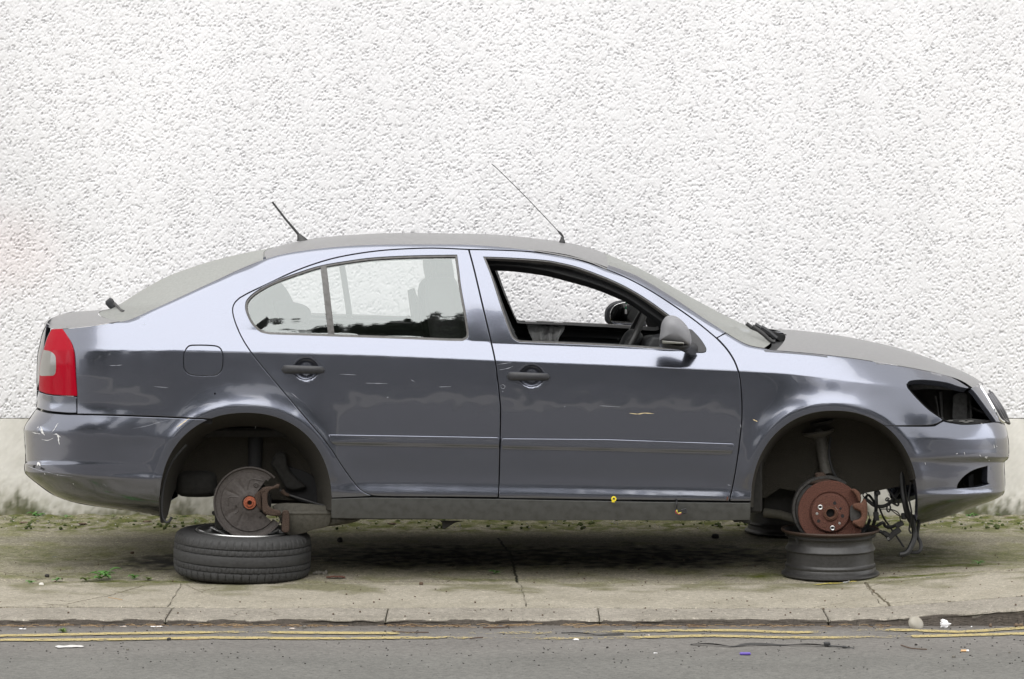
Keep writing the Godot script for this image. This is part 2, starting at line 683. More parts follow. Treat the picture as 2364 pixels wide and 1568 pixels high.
func lines_of_the_car() -> void:
	L.belt = lut([80, 752, 270, 746, 420, 752, 560, 763, 757, 772, 1080, 786, 1170, 796, 1500, 808, 1625, 814, 1700, 812, 1790, 812, 1870, 818, 1959, 828, 2048, 842, 2137, 858, 2197, 872, 2260, 892])
	L.crease = lut([80, 806, 175, 808, 500, 811, 836, 819, 1062, 829, 1141, 832, 1400, 842, 1708, 856, 1870, 866, 2003, 884, 2100, 896, 2200, 922, 2300, 950])
	L.bottom = lut([80, 1141, 500, 1143, 872, 1147, 1150, 1150, 1426, 1155, 1682, 1159, 2000, 1164, 2300, 1168])
	L.top = lut([80, 752, 273, 742, 301, 736, 355, 712, 410, 687, 498, 646, 560, 617, 612, 597, 664, 583, 760, 570, 859, 564, 977, 563, 1094, 564.5, 1211, 575, 1290, 587.5, 1359, 603, 1402, 621, 1480, 648, 1560, 692, 1640, 745, 1677, 767, 1700, 781, 1730, 796, 1766, 803, 1790, 807, 1870, 814, 1959, 824, 2048, 838, 2137, 854, 2197, 869, 2241, 890])
	L.lean = lut([100, 0.46, 480, 0.45, 540, 0.36, 620, 0.17, 1470, 0.16, 1600, 0.40, 1800, 0.42])
	L.rear_y = lut([735, 112, 742, 106, 770, 96, 797, 90, 821, 85, 865, 83, 906, 84, 942, 82, 962, 70, 980, 58, 994, 54, 1029, 56, 1065, 58, 1072, 55, 1090, 56, 1100, 63, 1120, 88, 1144, 124, 1162, 177, 1180, 300, 1200, 420])
	L.front_y = lut([790, 2160, 830, 2210, 862, 2244, 885, 2270, 915, 2290, 954, 2312, 977, 2321, 993, 2326, 1012, 2329, 1036, 2331, 1057, 2331, 1066, 2321, 1090, 2321, 1131, 2322, 1145, 2315, 1158, 2292, 1176, 2241, 1197, 2182, 1213, 2113])
	L.rb = lut([930, -0.003, 955, 0.0, 985, 0.0028, 1003, 0.0045, 1006, 0.0045, 1030, 0.0015, 1060, -0.0005, 1086, -0.001, 1093, 0.0005, 1100, 0.0035, 1107, 0.002, 1140, -0.012, 1170, -0.032, 1200, -0.06])
	L.fb = lut([960, -0.03, 985, -0.012, 1011, 0.001, 1015, 0.0015, 1060, -0.001, 1100, -0.006, 1126, -0.010, 1135, -0.007, 1143, 0.001, 1151, -0.001, 1172, -0.018, 1215, -0.055])
	var kx := [-0.02, 0.0, 0.1, 0.2, 0.35, 0.5, 0.6, 0.72, 0.82, 0.885, 0.915, 0.945, 0.965, 0.985, 1.0, 1.06, 1.16, 1.3, 1.5]
	var ky := [0.8588, 0.860, 0.8630, 0.8652, 0.8668, 0.8662, 0.8648, 0.8612, 0.8572, 0.8567, 0.8580, 0.8618, 0.8642, 0.8638, 0.8598, 0.8555, 0.842, 0.81, 0.76]
	var flat := []
	for i in kx.size():
		flat.append(kx[i] * 1000.0)
		flat.append(ky[i])
	var tmp := lut(flat)                              # every second thousandth
	for i in 1500:
		prof.append(lk(tmp, float(i) - 20.0))

const Z1 := 1
# ------------------------------------------------------------------ outlines
var O := {}

func outlines() -> void:
	# rear door
	var top := spl(px_(3, [2100, 78, 1800, 66, 1500, 76, 1250, 100, 1000, 143, 800, 199, 600, 275, 400, 370, 250, 440, 165, 487]))
	top.append_array(spl(px_(3, [165, 487, 122, 530, 104, 580, 110, 640, 135, 720, 180, 820, 240, 920, 330, 1040, 480, 1220, 650, 1420])))
	var low := spl(PackedVector2Array([Vector2(685.6, 942.4), Vector2(720, 983), Vector2(757, 1027), Vector2(792, 1080), Vector2(822, 1121), Vector2(836, 1134), Vector2(851, 1142), Vector2(873, 1147), Vector2(953, 1148), Vector2(1150, 1150)]))
	var b_seam := spl(PackedVector2Array([Vector2(1150, 1150), Vector2(1152, 1118), Vector2(1154.7, 1006), Vector2(1155.6, 950), Vector2(1154, 925), Vector2(1149.4, 882), Vector2(1142.6, 830), Vector2(1130, 773), Vector2(1114, 704.5), Vector2(1094.7, 622.5), Vector2(1082, 575.5)]))
	var d := top.duplicate()
	d.append_array(low)
	d.append_array(b_seam)
	O.rear_door = dedup(d)
	# front door
	var ftop := spl(px_(4, [75, 78, 300, 82, 600, 96, 850, 127, 1000, 163, 1200, 229, 1400, 313, 1600, 420, 1800, 548, 2000, 690, 2165, 826]))
	var fseam := spl(PackedVector2Array([Vector2(1653.9, 780), Vector2(1674.4, 801.6), Vector2(1691, 825), Vector2(1702, 849), Vector2(1709, 878), Vector2(1713, 928), Vector2(1712.7, 972.6), Vector2(1708, 1017), Vector2(1701, 1070.6), Vector2(1692, 1121), Vector2(1684, 1158.5)]))
	d = b_seam.duplicate()
	d.append_array(ftop)
	d.append_array(fseam)
	d.append(Vector2(1426, 1155.6))
	d.append(Vector2(1150, 1151.5))
	O.front_door = dedup(d)
	O.rear_window = dedup(join([spl(px_(3, [207, 565, 222, 505, 300, 432, 450, 350, 650, 275, 850, 213, 1100, 170, 1300, 145, 1600, 129, 2003, 122])), spl(px_(3, [2005, 124, 2022, 250, 2040, 400, 2080, 620, 2104, 780])), spl(px_(3, [2104, 780, 2096, 828, 2050, 855])), spl(px_(3, [2050, 855, 1900, 852, 1500, 836, 900, 815, 420, 799])), spl(px_(3, [420, 799, 340, 780, 280, 730, 245, 680, 215, 610, 207, 565]))]))
	O.front_window = dedup(join([spl(px_(4, [192, 138, 400, 145, 700, 165, 850, 190, 1000, 227, 1200, 300, 1400, 390, 1600, 510, 1800, 655, 1940, 755])), spl(px_(4, [1940, 755, 2035, 850, 2078, 915, 2062, 946])), spl(px_(4, [2062, 946, 1900, 935, 1700, 925, 1300, 900, 850, 880, 500, 868])), spl(px_(4, [500, 868, 440, 830, 400, 740, 330, 530, 260, 310, 192, 138]))]))
	O.rear_seam = rev(b_seam)
	# the body side round the door openings
	var lt := spl(px_(1, [520, 413, 560, 470, 600, 550, 620, 650, 630, 800, 645, 975]))
	var roofline := PackedVector2Array()
	for x in range(273, 1404, 12):
		roofline.append(Vector2(x, lk(L.top, x)))
	var pillar := spl(px_(4, [1250, 205, 1500, 300, 1800, 480, 2000, 615, 2100, 682, 2250, 778]))
	d = PackedVector2Array()
	d.append_array(rev(lt))
	d.append_array(PackedVector2Array([Vector2(143, 759), Vector2(160, 758), Vector2(200, 754), Vector2(240, 748)]))
	d.append_array(roofline)
	d.append_array(pillar)
	d.append(Vector2(1677, 767))
	d.append(Vector2(1654.5, 780.5))
	d.append_array(rev(ftop))                       # along the doors and back
	d.append_array(top)
	d.append_array(low.slice(0, low.size() - 9))
	d.append(Vector2(766, 1150))
	d.append_array(arch_line(false, 3, 112, 1.0, 40))
	d.append_array(rev(spl(PackedVector2Array([Vector2(177.5, 955.5), Vector2(273, 958), Vector2(383, 962), Vector2(465, 966), Vector2(497, 968)]))))
	d.append(Vector2(177.5, 914))
	O.body_side = dedup(d)
	O.fuel_flap = spl_closed(px_(1, [1552, 690, 1556, 620, 1590, 563, 1650, 553, 1790, 556, 1850, 572, 1876, 620, 1879, 700, 1868, 760, 1830, 800, 1780, 806, 1650, 806, 1590, 790, 1556, 750]), 3)
	O.light = dedup(join([spl(px_(1, [432, 416, 520, 413])), lt, PackedVector2Array([Vector2(177, 913.5)]), rev(spl(px_(1, [325, 935, 400, 960, 520, 972, 640, 977]))), spl(px_(1, [325, 935, 330, 800, 350, 655, 390, 505, 432, 416]))]))
	O.light_white = dedup(spl_closed(px_(1, [330, 804, 338, 720, 362, 600, 385, 594, 430, 606, 465, 640, 471, 700, 470, 770, 452, 806, 400, 810]), 3))
	O.corner = dedup(join([spl(px_(1, [322, 942, 400, 967, 520, 979, 645, 984])), PackedVector2Array([Vector2(177, 953.5)]), spl(px_(1, [645, 1124, 560, 1122, 400, 1106, 303, 1076]))]))
	# front wing
	var seam_h := spl(PackedVector2Array([Vector2(1677, 767.5), Vector2(1698, 780), Vector2(1730, 796), Vector2(1766, 803), Vector2(1790, 807.5), Vector2(1870, 814), Vector2(1959, 824), Vector2(2048, 838), Vector2(2137, 854), Vector2(2197, 869), Vector2(2243, 896.5)]))
	var lamp_top := spl(px_(10, [205, 430, 250, 385, 400, 365, 600, 370, 900, 412, 1100, 478, 1250, 511, 1345, 508]))
	var lamp_low := spl(px_(10, [205, 430, 215, 480, 260, 545, 400, 700, 600, 890, 850, 1062]))
	d = PackedVector2Array()
	d.append_array(seam_h)
	d.append_array(rev(lamp_top))
	d.append_array(lamp_low)
	d.append_array(spl(PackedVector2Array([Vector2(2179, 969.5), Vector2(2167, 977), Vector2(2149, 982.5), Vector2(2107, 983.6), Vector2(2043, 984.3)])))
	d.append_array(arch_line(true, 57.5, 177, 1.0, 44))
	d.append(Vector2(1735, 1158.5))
	d.append_array(rev(fseam))
	O.wing = dedup(d)
	O.lamp = dedup(join([lamp_top, PackedVector2Array([Vector2(2254, 909), Vector2(2276, 938.6), Vector2(2297, 973)]), rev(spl(px_(10, [850, 1068, 1000, 1115, 1200, 1145, 1500, 1132, 1780, 1098]))), rev(lamp_low)]))
	# bumpers
	d = spl(px_(10, [0, 1180, 300, 1183, 650, 1180, 720, 1160, 800, 1115, 868, 1076]))
	d.append_array(spl(px_(10, [868, 1076, 1000, 1117, 1200, 1148, 1500, 1134, 1780, 1100, 1880, 1112])))
	d.append_array(spl(PackedVector2Array([Vector2(2320.5, 977.5), Vector2(2325.5, 993), Vector2(2328.7, 1012.5), Vector2(2330.6, 1036), Vector2(2329.5, 1057)])))
	d.append_array(PackedVector2Array([Vector2(2327, 1063), Vector2(2320, 1067)]))
	d.append_array(spl(PackedVector2Array([Vector2(2320.7, 1089.7), Vector2(2321.5, 1131), Vector2(2314.5, 1145), Vector2(2291.6, 1158), Vector2(2241, 1175.7), Vector2(2181.7, 1196.5), Vector2(2143, 1207), Vector2(2112, 1213.5)])))
	d.append(Vector2(2117.8, 1190))
	d.append_array(arch_line(true, 2, 57.5, 1.0, 24))
	O.front_bumper = dedup(d)
	O.fog = dedup(join([spl(px_(6, [1840, 692, 1850, 650, 1900, 590, 1980, 540, 2085, 510])), spl(px_(6, [2085, 512, 2083, 580, 2085, 640, 2110, 655])), spl(px_(6, [2108, 657, 2000, 683, 1840, 694]))]))
	d = rev(spl(PackedVector2Array([Vector2(497, 970), Vector2(465, 968), Vector2(383, 964.5), Vector2(273, 960.5), Vector2(178, 957.5), Vector2(153, 957), Vector2(109, 952.5), Vector2(82, 944)])))
	d.append_array(arch_line(false, 111, 180, 1.0, 30))
	d.append(Vector2(369, 1192))
	d.append_array(spl(px_(2, [1043, 765, 900, 737, 700, 710, 500, 676, 400, 648, 350, 626, 250, 556, 182, 502, 160, 472, 156, 440, 157, 418])))
	d.append_array(spl(px_(2, [157, 418, 165, 400, 161, 300, 154, 200, 165, 160, 200, 110, 233, 56])))
	O.rear_bumper = dedup(d)

func join(a: Array) -> PackedVector2Array:
	var out := PackedVector2Array()
	for p in a:
		out.append_array(p)
	return out

func dedup(a: PackedVector2Array) -> PackedVector2Array:
	var out := PackedVector2Array()
	for p in a:
		if out.is_empty() or out[-1].distance_to(p) > 0.4:
			out.append(p)
	if out[0].distance_to(out[-1]) < 0.4:
		out.remove_at(out.size() - 1)
	return out

func panel(called: String, outer: PackedVector2Array, holes: Array, f: Callable, m: Material, o := {}, parent: Node3D = null, label := "") -> MeshInstance3D:
	var acc := Acc.new()
	var polys := [outer]
	if o.get("gap", 2.5) != 0.0:
		polys = grown_all(outer, -o.get("gap", 2.5))
	if o.get("along", false):                        # rows run along the shoulder crease
		var lift := func(a: PackedVector2Array) -> PackedVector2Array:
			var b := PackedVector2Array()
			for p in a:
				b.append(Vector2(p.x, p.y - lk(L.crease, p.x)))
			return b
		var hs := []
		for h in holes:
			hs.append(lift.call(h))
		var fs := func(p: Vector2) -> Vector3: return f.call(Vector2(p.x, p.y + lk(L.crease, p.x)))
		o = o.duplicate()
		o.row = 0.0
		for poly in polys:
			sheet(acc, lift.call(poly), hs, fs, o.get("step", 5.0), o)
	else:
		for poly in polys:
			sheet(acc, poly, holes, f, o.get("step", 5.0), o)
	return part(called, acc.mesh(), m, parent if parent else car, label)

func resampled(a: PackedVector2Array, n: int) -> PackedVector2Array:
	var len_ := [0.0]
	for i in a.size() - 1:
		len_.append(len_[-1] + a[i].distance_to(a[i + 1]))
	var out := PackedVector2Array()
	var k := 0
	for i in n + 1:
		var s: float = len_[-1] * i / n
		while k < a.size() - 2 and len_[k + 1] < s:
			k += 1
		var seg: float = len_[k + 1] - len_[k]
		out.append(a[k].lerp(a[k + 1], (s - len_[k]) / seg if seg > 0.0 else 0.0))
	return out

# A surface over the car's width: from the near edge over the centre line to the far edge.
func over(near: PackedVector2Array, near_w: Callable, mid: PackedVector2Array, nu: int, nv: int, power: float, lift := 0.0, wmax := 1.0) -> Array:
	var a := resampled(near, nu)
	var b := resampled(mid, nu)
	var g := []
	for i in nu + 1:
		var w: float = near_w.call(a[i])
		var p := on(a[i].x, a[i].y, w)
		var q := on(b[i].x, b[i].y, 0.0)
		var row := []
		for j in nv * 2 + 1:
			var k := 1.0 - float(j) / nv
			k = signf(k) * (1.0 - pow(1.0 - absf(k), 1.3)) * wmax
			var s := 1.0 - pow(absf(k), power)
			row.append(Vector3(lerpf(p.x, q.x, 1.0 - k * k), lerpf(p.y, q.y, s) + lift, p.z * k))
		g.append(row)
	return g

func strip_w(line: PackedVector2Array, f: Callable, wide: float, off: float) -> ArrayMesh:   # a band behind a seam
	var g := []
	for k in [-1.0, 1.0]:
		var row := []
		for i in line.size():
			var t := (line[mini(i + 1, line.size() - 1)] - line[maxi(i - 1, 0)]).normalized()
			var p: Vector2 = line[i] + Vector2(t.y, -t.x) * wide * k
			row.append(on(p.x, p.y, f.call(line[i]) + off))
		g.append(row)
	var acc := Acc.new()
	net(acc, g)
	return acc.mesh()

# ------------------------------------------------------------------ the car
func build_car() -> void:
	var bw := func(p: Vector2) -> Vector3: return on(p.x, p.y, body_w(p.x, p.y))
	var rb := func(p: Vector2) -> Vector3: return on(p.x, p.y, rear_bumper_w(p.x, p.y))
	var fb := func(p: Vector2) -> Vector3: return on(p.x, p.y, front_bumper_w(p.x, p.y))
	var sd := {"flange": 0.025}
	var far := {"flange": 0.02, "mirror": true, "step": 9.0}

	# body side, wings, bumpers: near and far
	var flap_hole := grown(O.fuel_flap, 2.2)
	panel("body_side", O.body_side, [flap_hole], bw, M.paint, {"flange": 0.03, "gap": 1.5, "step": 4.0, "along": true})
	panel("body_side", O.body_side, [], bw, M.paint, {"flange": 0.02, "mirror": true, "gap": 0.8, "step": 9.0})
	panel("fuel_flap", O.fuel_flap, [], bw, M.paint, {"flange": 0.015, "gap": 1.6, "step": 4.0, "along": true})
	panel("front_wing", O.wing, [], bw, M.paint, {"flange": 0.03, "step": 4.0, "along": true})
	panel("front_wing", O.wing, [], bw, M.paint, far)
	panel("front_bumper", O.front_bumper, [O.fog], fb, M.paint, {"flange": 0.03, "step": 4.0, "dense": 60.0, "gap": 1.6}, null, "front bumper with an empty fog lamp opening")
	panel("front_bumper", O.front_bumper, [O.fog], fb, M.paint, {"flange": 0.02, "mirror": true, "step": 8.0, "dense": 60.0, "gap": 1.6})
	panel("rear_bumper", O.rear_bumper, [], rb, M.paint, {"flange": 0.03, "step": 4.0, "dense": 50.0, "gap": 1.6}, null, "scraped rear bumper with a split lower corner")
	panel("rear_bumper", O.rear_bumper, [], rb, M.paint, {"flange": 0.02, "mirror": true, "step": 8.0, "dense": 50.0, "gap": 1.6})
	var cw := func(p: Vector2) -> Vector3: return on(p.x, p.y, body_w(p.x, p.y) - 0.002)
	panel("corner_panel", O.corner, [], cw, M.paint, {"flange": 0.02, "step": 4.0, "dense": 20.0, "gap": 1.7})
	panel("corner_panel", O.corner, [], cw, M.paint, {"flange": 0.02, "step": 6.0, "dense": 20.0, "gap": 1.7, "mirror": true})

	# doors
	var hr: PackedVector2Array = O.rear_window
	for side in 2:
		var o := {"flange": 0.03, "step": 4.0, "along": true} if side == 0 else far
		var rd := panel("rear_door", O.rear_door, [hr], bw, M.paint, o)
		var fd := panel("front_door", O.front_door, [O.front_window], bw, M.paint, o, null, "front door with its window glass gone" if side == 0 else "")
		var mir := side == 1
		for w in [[rd, O.rear_window, 5.0], [fd, O.front_window, 3.6]]:
			var sf := func(p: Vector2) -> Vector3: return on(p.x, p.y, body_w(p.x, p.y) - 0.004)
			var acc := Acc.new()
			sheet(acc, grown(w[1], 0.8), [grown(w[1], -w[2])], sf, 4.0, {"flange": 0.02, "round": 0.002, "mirror": mir})
			part("window_seal", acc.mesh(), M.seal, w[0])
		var bar := px_(3, [850, 205, 892, 196, 962, 802, 916, 802])
		var bf := func(p: Vector2) -> Vector3: return on(p.x, p.y, body_w(p.x, p.y) - 0.003)
		panel("window_bar", bar, [], bf, M.seal, {"flange": 0.02, "gap": 0.0, "step": 6.0, "mirror": mir}, rd)
		var gf := func(p: Vector2) -> Vector3: return on(p.x, p.y, body_w(p.x, p.y) - 0.012)
		panel("window_glass", grown(O.rear_window, -1.0), [], gf, M.glass, {"flange": 0.0, "gap": 0.0, "step": 6.0, "mirror": mir}, rd, "rear side window glass" if side == 0 else "")
		# the inner frame seen through the open window
		var inner := spl_closed(px_(4, [237, 232, 262, 205, 450, 210, 700, 243, 900, 292, 1150, 367, 1400, 474, 1600, 605, 1730, 700, 1790, 800, 1780, 905, 1300, 886, 850, 866, 520, 856, 470, 820, 425, 720, 352, 530, 284, 330]), 3)
		var nf := func(p: Vector2) -> Vector3: return on(p.x, p.y, body_w(p.x, p.y) - 0.075)
		panel("inner_frame", grown(O.front_window, 8.0), [inner], nf, M.trim, {"flange": 0.05, "gap": 0.0, "step": 8.0, "mirror": mir, "round": 0.006}, fd)
		if side == 0:
			for h in [[rd, Vector2(700, 853), false], [fd, Vector2(1220.5, 869), true]]:
				door_handle(h[0], h[1], h[2])
			rub_strip(rd, PackedVector2Array([Vector2(760, 1005), Vector2(1151, 1011.5), Vector2(1151, 1035), Vector2(777, 1027.8), Vector2(768, 1024), Vector2(763, 1015)]))
			rub_strip(fd, PackedVector2Array([Vector2(1160.5, 1014), Vector2(1400, 1016), Vector2(1692, 1026), Vector2(1693.5, 1029), Vector2(1689, 1047), Vector2(1684, 1050), Vector2(1400, 1041), Vector2(1160.5, 1037)]))
	# dark bands behind the seams
	for s in [O.rear_door, O.front_door]:
		part("door_gasket", strip_w(s + PackedVector2Array([s[0]]), func(p: Vector2) -> float: return body_w(p.x, p.y), 3.6, -0.03), M.black, car)
	part("bumper_gasket", strip_w(PackedVector2Array([Vector2(100, 952), Vector2(178, 957), Vector2(383, 963), Vector2(490, 969)]), func(p: Vector2) -> float: return body_w(p.x, p.y), 10.0, -0.03), M.black, car)
	part("bumper_gasket", strip_w(PackedVector2Array([Vector2(2050, 985), Vector2(2110, 984), Vector2(2150, 982), Vector2(2180, 970)]), func(p: Vector2) -> float: return body_w(p.x, p.y), 8.0, -0.03), M.black, car)
	part("flap_gasket", strip_w(O.fuel_flap + PackedVector2Array([O.fuel_flap[0]]), func(p: Vector2) -> float: return body_w(p.x, p.y), 8.0, -0.022), M.black, car)
	part("lamp_gasket", strip_w(PackedVector2Array([Vector2(150, 756), Vector2(166, 800), Vector2(173, 865), Vector2(178, 955)]), func(p: Vector2) -> float: return body_w(p.x, p.y), 6.0, -0.025), M.black, car)

	# sill
	for side in 2:
		var sill := join([PackedVector2Array([Vector2(765, 1152)]), spl(PackedVector2Array([Vector2(860, 1149), Vector2(1000, 1150.5), Vector2(1150, 1152.5), Vector2(1426, 1158), Vector2(1684, 1161), Vector2(1733.5, 1161)])), spl(PackedVector2Array([Vector2(1732.5, 1201.5), Vector2(1600, 1203), Vector2(1383, 1202), Vector2(1200, 1203), Vector2(996, 1199), Vector2(850, 1198.5), Vector2(764, 1197)]))])
		panel("sill_cover", sill, [], bw, M.sill, {"flange": 0.03, "gap": 1.6, "step": 6.0, "mirror": side == 1})

	# top skins over the whole width
	var near_w := func(p: Vector2) -> float: return body_w(p.x, p.y) - 0.002
	var edge := PackedVector2Array()
	for x in range(615, 1404, 12):
		edge.append(Vector2(x, lk(L.top, x) + 1.6))
	edge.append(Vector2(1406, lk(L.top, 1406) + 1.6))
	var mid := spl(PackedVector2Array([Vector2(619, 576.5), Vector2(660, 564), Vector2(700, 556), Vector2(760, 548.5), Vector2(868, 541.5), Vector2(940, 540.5), Vector2(1000, 541), Vector2(1160, 545.5), Vector2(1300, 561), Vector2(1350, 571.5), Vector2(1394, 585), Vector2(1399, 587.5)]))
	skin("roof_panel", over(edge, near_w, mid, 60, 22, 2.6), M.dusty)
	skin("headliner", over(edge, near_w, mid, 30, 12, 2.6, -0.035, 0.93), M.headliner)
	edge = PackedVector2Array()
	for x in range(278, 612, 10):
		edge.append(Vector2(x, lk(L.top, x) + 1.4))
	mid = spl(PackedVector2Array([Vector2(234, 719), Vector2(270, 706), Vector2(325, 672), Vector2(383, 640), Vector2(440, 618), Vector2(500, 600), Vector2(560, 586), Vector2(616, 575.5)]))
	var glass_rows := over(edge, near_w, mid, 40, 18, 2.6)
	var hatch := thing_part("tailgate")
	skin("rear_window", glass_rows, M.dust_glass, hatch)
	mid = spl(PackedVector2Array([Vector2(110, 741), Vector2(122, 733), Vector2(142, 726.5), Vector2(165, 725.5), Vector2(190, 725), Vector2(216, 722.5), Vector2(232, 719)]))
	edge = spl(PackedVector2Array([Vector2(119, 758), Vector2(143, 759), Vector2(160, 758), Vector2(200, 754), Vector2(240, 748), Vector2(276, 742)]))
	skin("tailgate_lid", over(edge, near_w, mid, 24, 18, 2.4), M.dusty, hatch)
	# rear face, from the near corner to the far one
	var rear := spl(PackedVector2Array([Vector2(110, 743), Vector2(97, 769.5), Vector2(90.5, 797), Vector2(85.5, 822), Vector2(83.8, 865), Vector2(84.5, 906), Vector2(82.5, 942)]))
	skin("rear_face", cross_over(rear, func(p: Vector2) -> float: return body_w(p.x + 1.0, p.y), 20, -0.025), M.paint, hatch)
	# strip of tailgate between its edge and the lamp
	var ts := join([spl(px_(1, [392, 352, 352, 450, 331, 550, 313, 640, 307, 800, 309, 938])), rev(spl(px_(1, [326, 935, 330, 800, 350, 650, 390, 500, 432, 414])))])
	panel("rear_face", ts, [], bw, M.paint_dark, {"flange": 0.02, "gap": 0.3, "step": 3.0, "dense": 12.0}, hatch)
	# hood, windscreen, cowl
	edge = spl(PackedVector2Array([Vector2(1792, 809), Vector2(1870, 815.5), Vector2(1959, 825.5), Vector2(2048, 839.5), Vector2(2137, 855.5), Vector2(2197, 870.5), Vector2(2225, 881.5), Vector2(2245, 895)]))
	mid = spl(PackedVector2Array([Vector2(1808, 769), Vector2(1840, 769), Vector2(1900, 773.5), Vector2(2000, 789), Vector2(2100, 812), Vector2(2200, 848), Vector2(2240, 866), Vector2(2262, 880)]))
	skin("bonnet", over(edge, near_w, mid, 48, 22, 2.3), M.dusty)
	edge = PackedVector2Array()
	for x in range(1404, 1677, 12):
		edge.append(Vector2(x, lk(L.top, x) + 1.4))
	edge.append_array(spl(PackedVector2Array([Vector2(1677, 768), Vector2(1698, 781.5), Vector2(1730, 797), Vector2(1764, 803.5)])))
	mid = spl(PackedVector2Array([Vector2(1397, 586), Vector2(1450, 609), Vector2(1500, 633), Vector2(1600, 690), Vector2(1700, 742), Vector2(1752, 765), Vector2(1776, 776)]))
	skin("windscreen", over(edge, near_w, mid, 36, 18, 2.5), M.dust_glass)
	edge = PackedVector2Array([Vector2(1764, 803), Vector2(1792, 808)])
	mid = PackedVector2Array([Vector2(1776, 777), Vector2(1812, 772)])
	skin("cowl", over(edge, near_w, mid, 4, 14, 2.5, -0.02), M.trim)
	# nose: strip beside the grille, grille, front faces
	var strip := join([spl(px_(10, [1345, 508, 1430, 600, 1600, 830, 1790, 1096])), PackedVector2Array([Vector2(2320.5, 975.5)]), rev(spl(px_(10, [1485, 430, 1560, 560, 1700, 800, 1800, 970, 1945, 1112])))])
	panel("grille_frame", strip, [], bw, M.paint, {"flange": 0.02, "gap": 0.4, "step": 3.5, "dense": 20.0})
	panel("grille_frame", strip, [], bw, M.paint, {"flange": 0.02, "gap": 0.4, "step": 6.0, "dense": 20.0, "mirror": true})
	var brow := spl(px_(10, [1488, 436, 1560, 560, 1640, 690, 1760, 900, 1850, 1060, 1925, 1108]))
	var nose := spl(PackedVector2Array([Vector2(2264, 882), Vector2(2276, 899), Vector2(2290, 918), Vector2(2303, 937), Vector2(2313, 957), Vector2(2319, 974)]))
	var brow_w := func(p: Vector2) -> float: return body_w(p.x - 3.0, p.y) - 0.012
	var grille := over(brow, brow_w, nose, 24, 12, 2.2)
	skin("grille_surround", grille.slice(0, 7), M.chrome)
	skin("grille", grille.slice(6), M.trim)
	for k in 11:
		var pts := []
		for row in grille.slice(6):
			pts.append((row[2 + k * 2] as Vector3) + Vector3(0.006, 0.004, 0))
		part("grille_bar", soup_mesh(tube(pts, 0.008, 6)), M.dark_metal, car)
	var chrome := spl(px_(10, [1488, 436, 1560, 560, 1640, 690, 1760, 900, 1850, 1060, 1920, 1106]))
	var cpts := []
	for p in chrome:
		cpts.append(on(p.x, p.y, body_w(p.x - 2.0, p.y) - 0.012))
	part("grille_surround", soup_mesh(tube(cpts, 0.008, 8)), M.chrome, car)
	var face := spl(PackedVector2Array([Vector2(2319, 977.5), Vector2(2325, 993), Vector2(2328.5, 1012.5), Vector2(2330.2, 1036), Vector2(2329, 1057), Vector2(2320, 1067), Vector2(2320.5, 1089.7), Vector2(2321, 1131), Vector2(2314, 1145)]))
	skin("bumper_face", cross_over(face, func(p: Vector2) -> float: return front_bumper_w(p.x - 0.5, p.y), 16, 0.02), M.paint)
	face = spl(PackedVector2Array([Vector2(83, 944), Vector2(70, 962), Vector2(58.5, 980), Vector2(54.5, 994), Vector2(56.5, 1029), Vector2(58, 1065), Vector2(55.5, 1074), Vector2(56.5, 1090), Vector2(64, 1100), Vector2(88, 1119.5), Vector2(124, 1144), Vector2(177, 1162), Vector2(247, 1173), Vector2(318, 1182), Vector2(368, 1192)]))
	skin("bumper_face", cross_over(face, func(p: Vector2) -> float: return rear_bumper_w(p.x + 0.5, p.y), 16, -0.02), M.paint)
	lamp_cavity()
	tail_lamp()
	mirrors()
	wipers()
	aerials()
	under_car()
	arch_liners()
	rear_brake()
	front_brake()
	wiring()
	cabin()
	wear()

func thing_part(called: String) -> Node3D:
	var o := Node3D.new()
	o.name = called
	car.add_child(o, true)
	return o

func skin(called: String, g: Array, m: Material, parent: Node3D = null) -> MeshInstance3D:
	var acc := Acc.new()
	net(acc, g, false, g[0][0].z > 0.0)
	# the normals look up or outwards
	var s := Vector3.ZERO
	for i in acc.n.size():
		s += acc.n[i] * Vector3(signf(acc.v[i].x) * 0.3, 1, 0)
	if s.x + s.y < 0.0:
		for i in acc.n.size():
			acc.n[i] = -acc.n[i]
		for i in range(0, acc.ix.size(), 3):
			var t := acc.ix[i + 1]
			acc.ix[i + 1] = acc.ix[i + 2]
			acc.ix[i + 2] = t
	return part(called, acc.mesh(), m, parent if parent else car)

func cross_over(line: PackedVector2Array, f: Callable, n: int, bulge: float) -> Array:
	var g := []
	for p in line:
		var w: float = maxf(0.05, f.call(p))
		var q := on(p.x, p.y, w)
		var row := []
		for j in n + 1:
			var k := 1.0 - 2.0 * j / n
			row.append(Vector3(q.x + bulge * (1.0 - k * k), q.y, w * k))
		g.append(row)
	return g

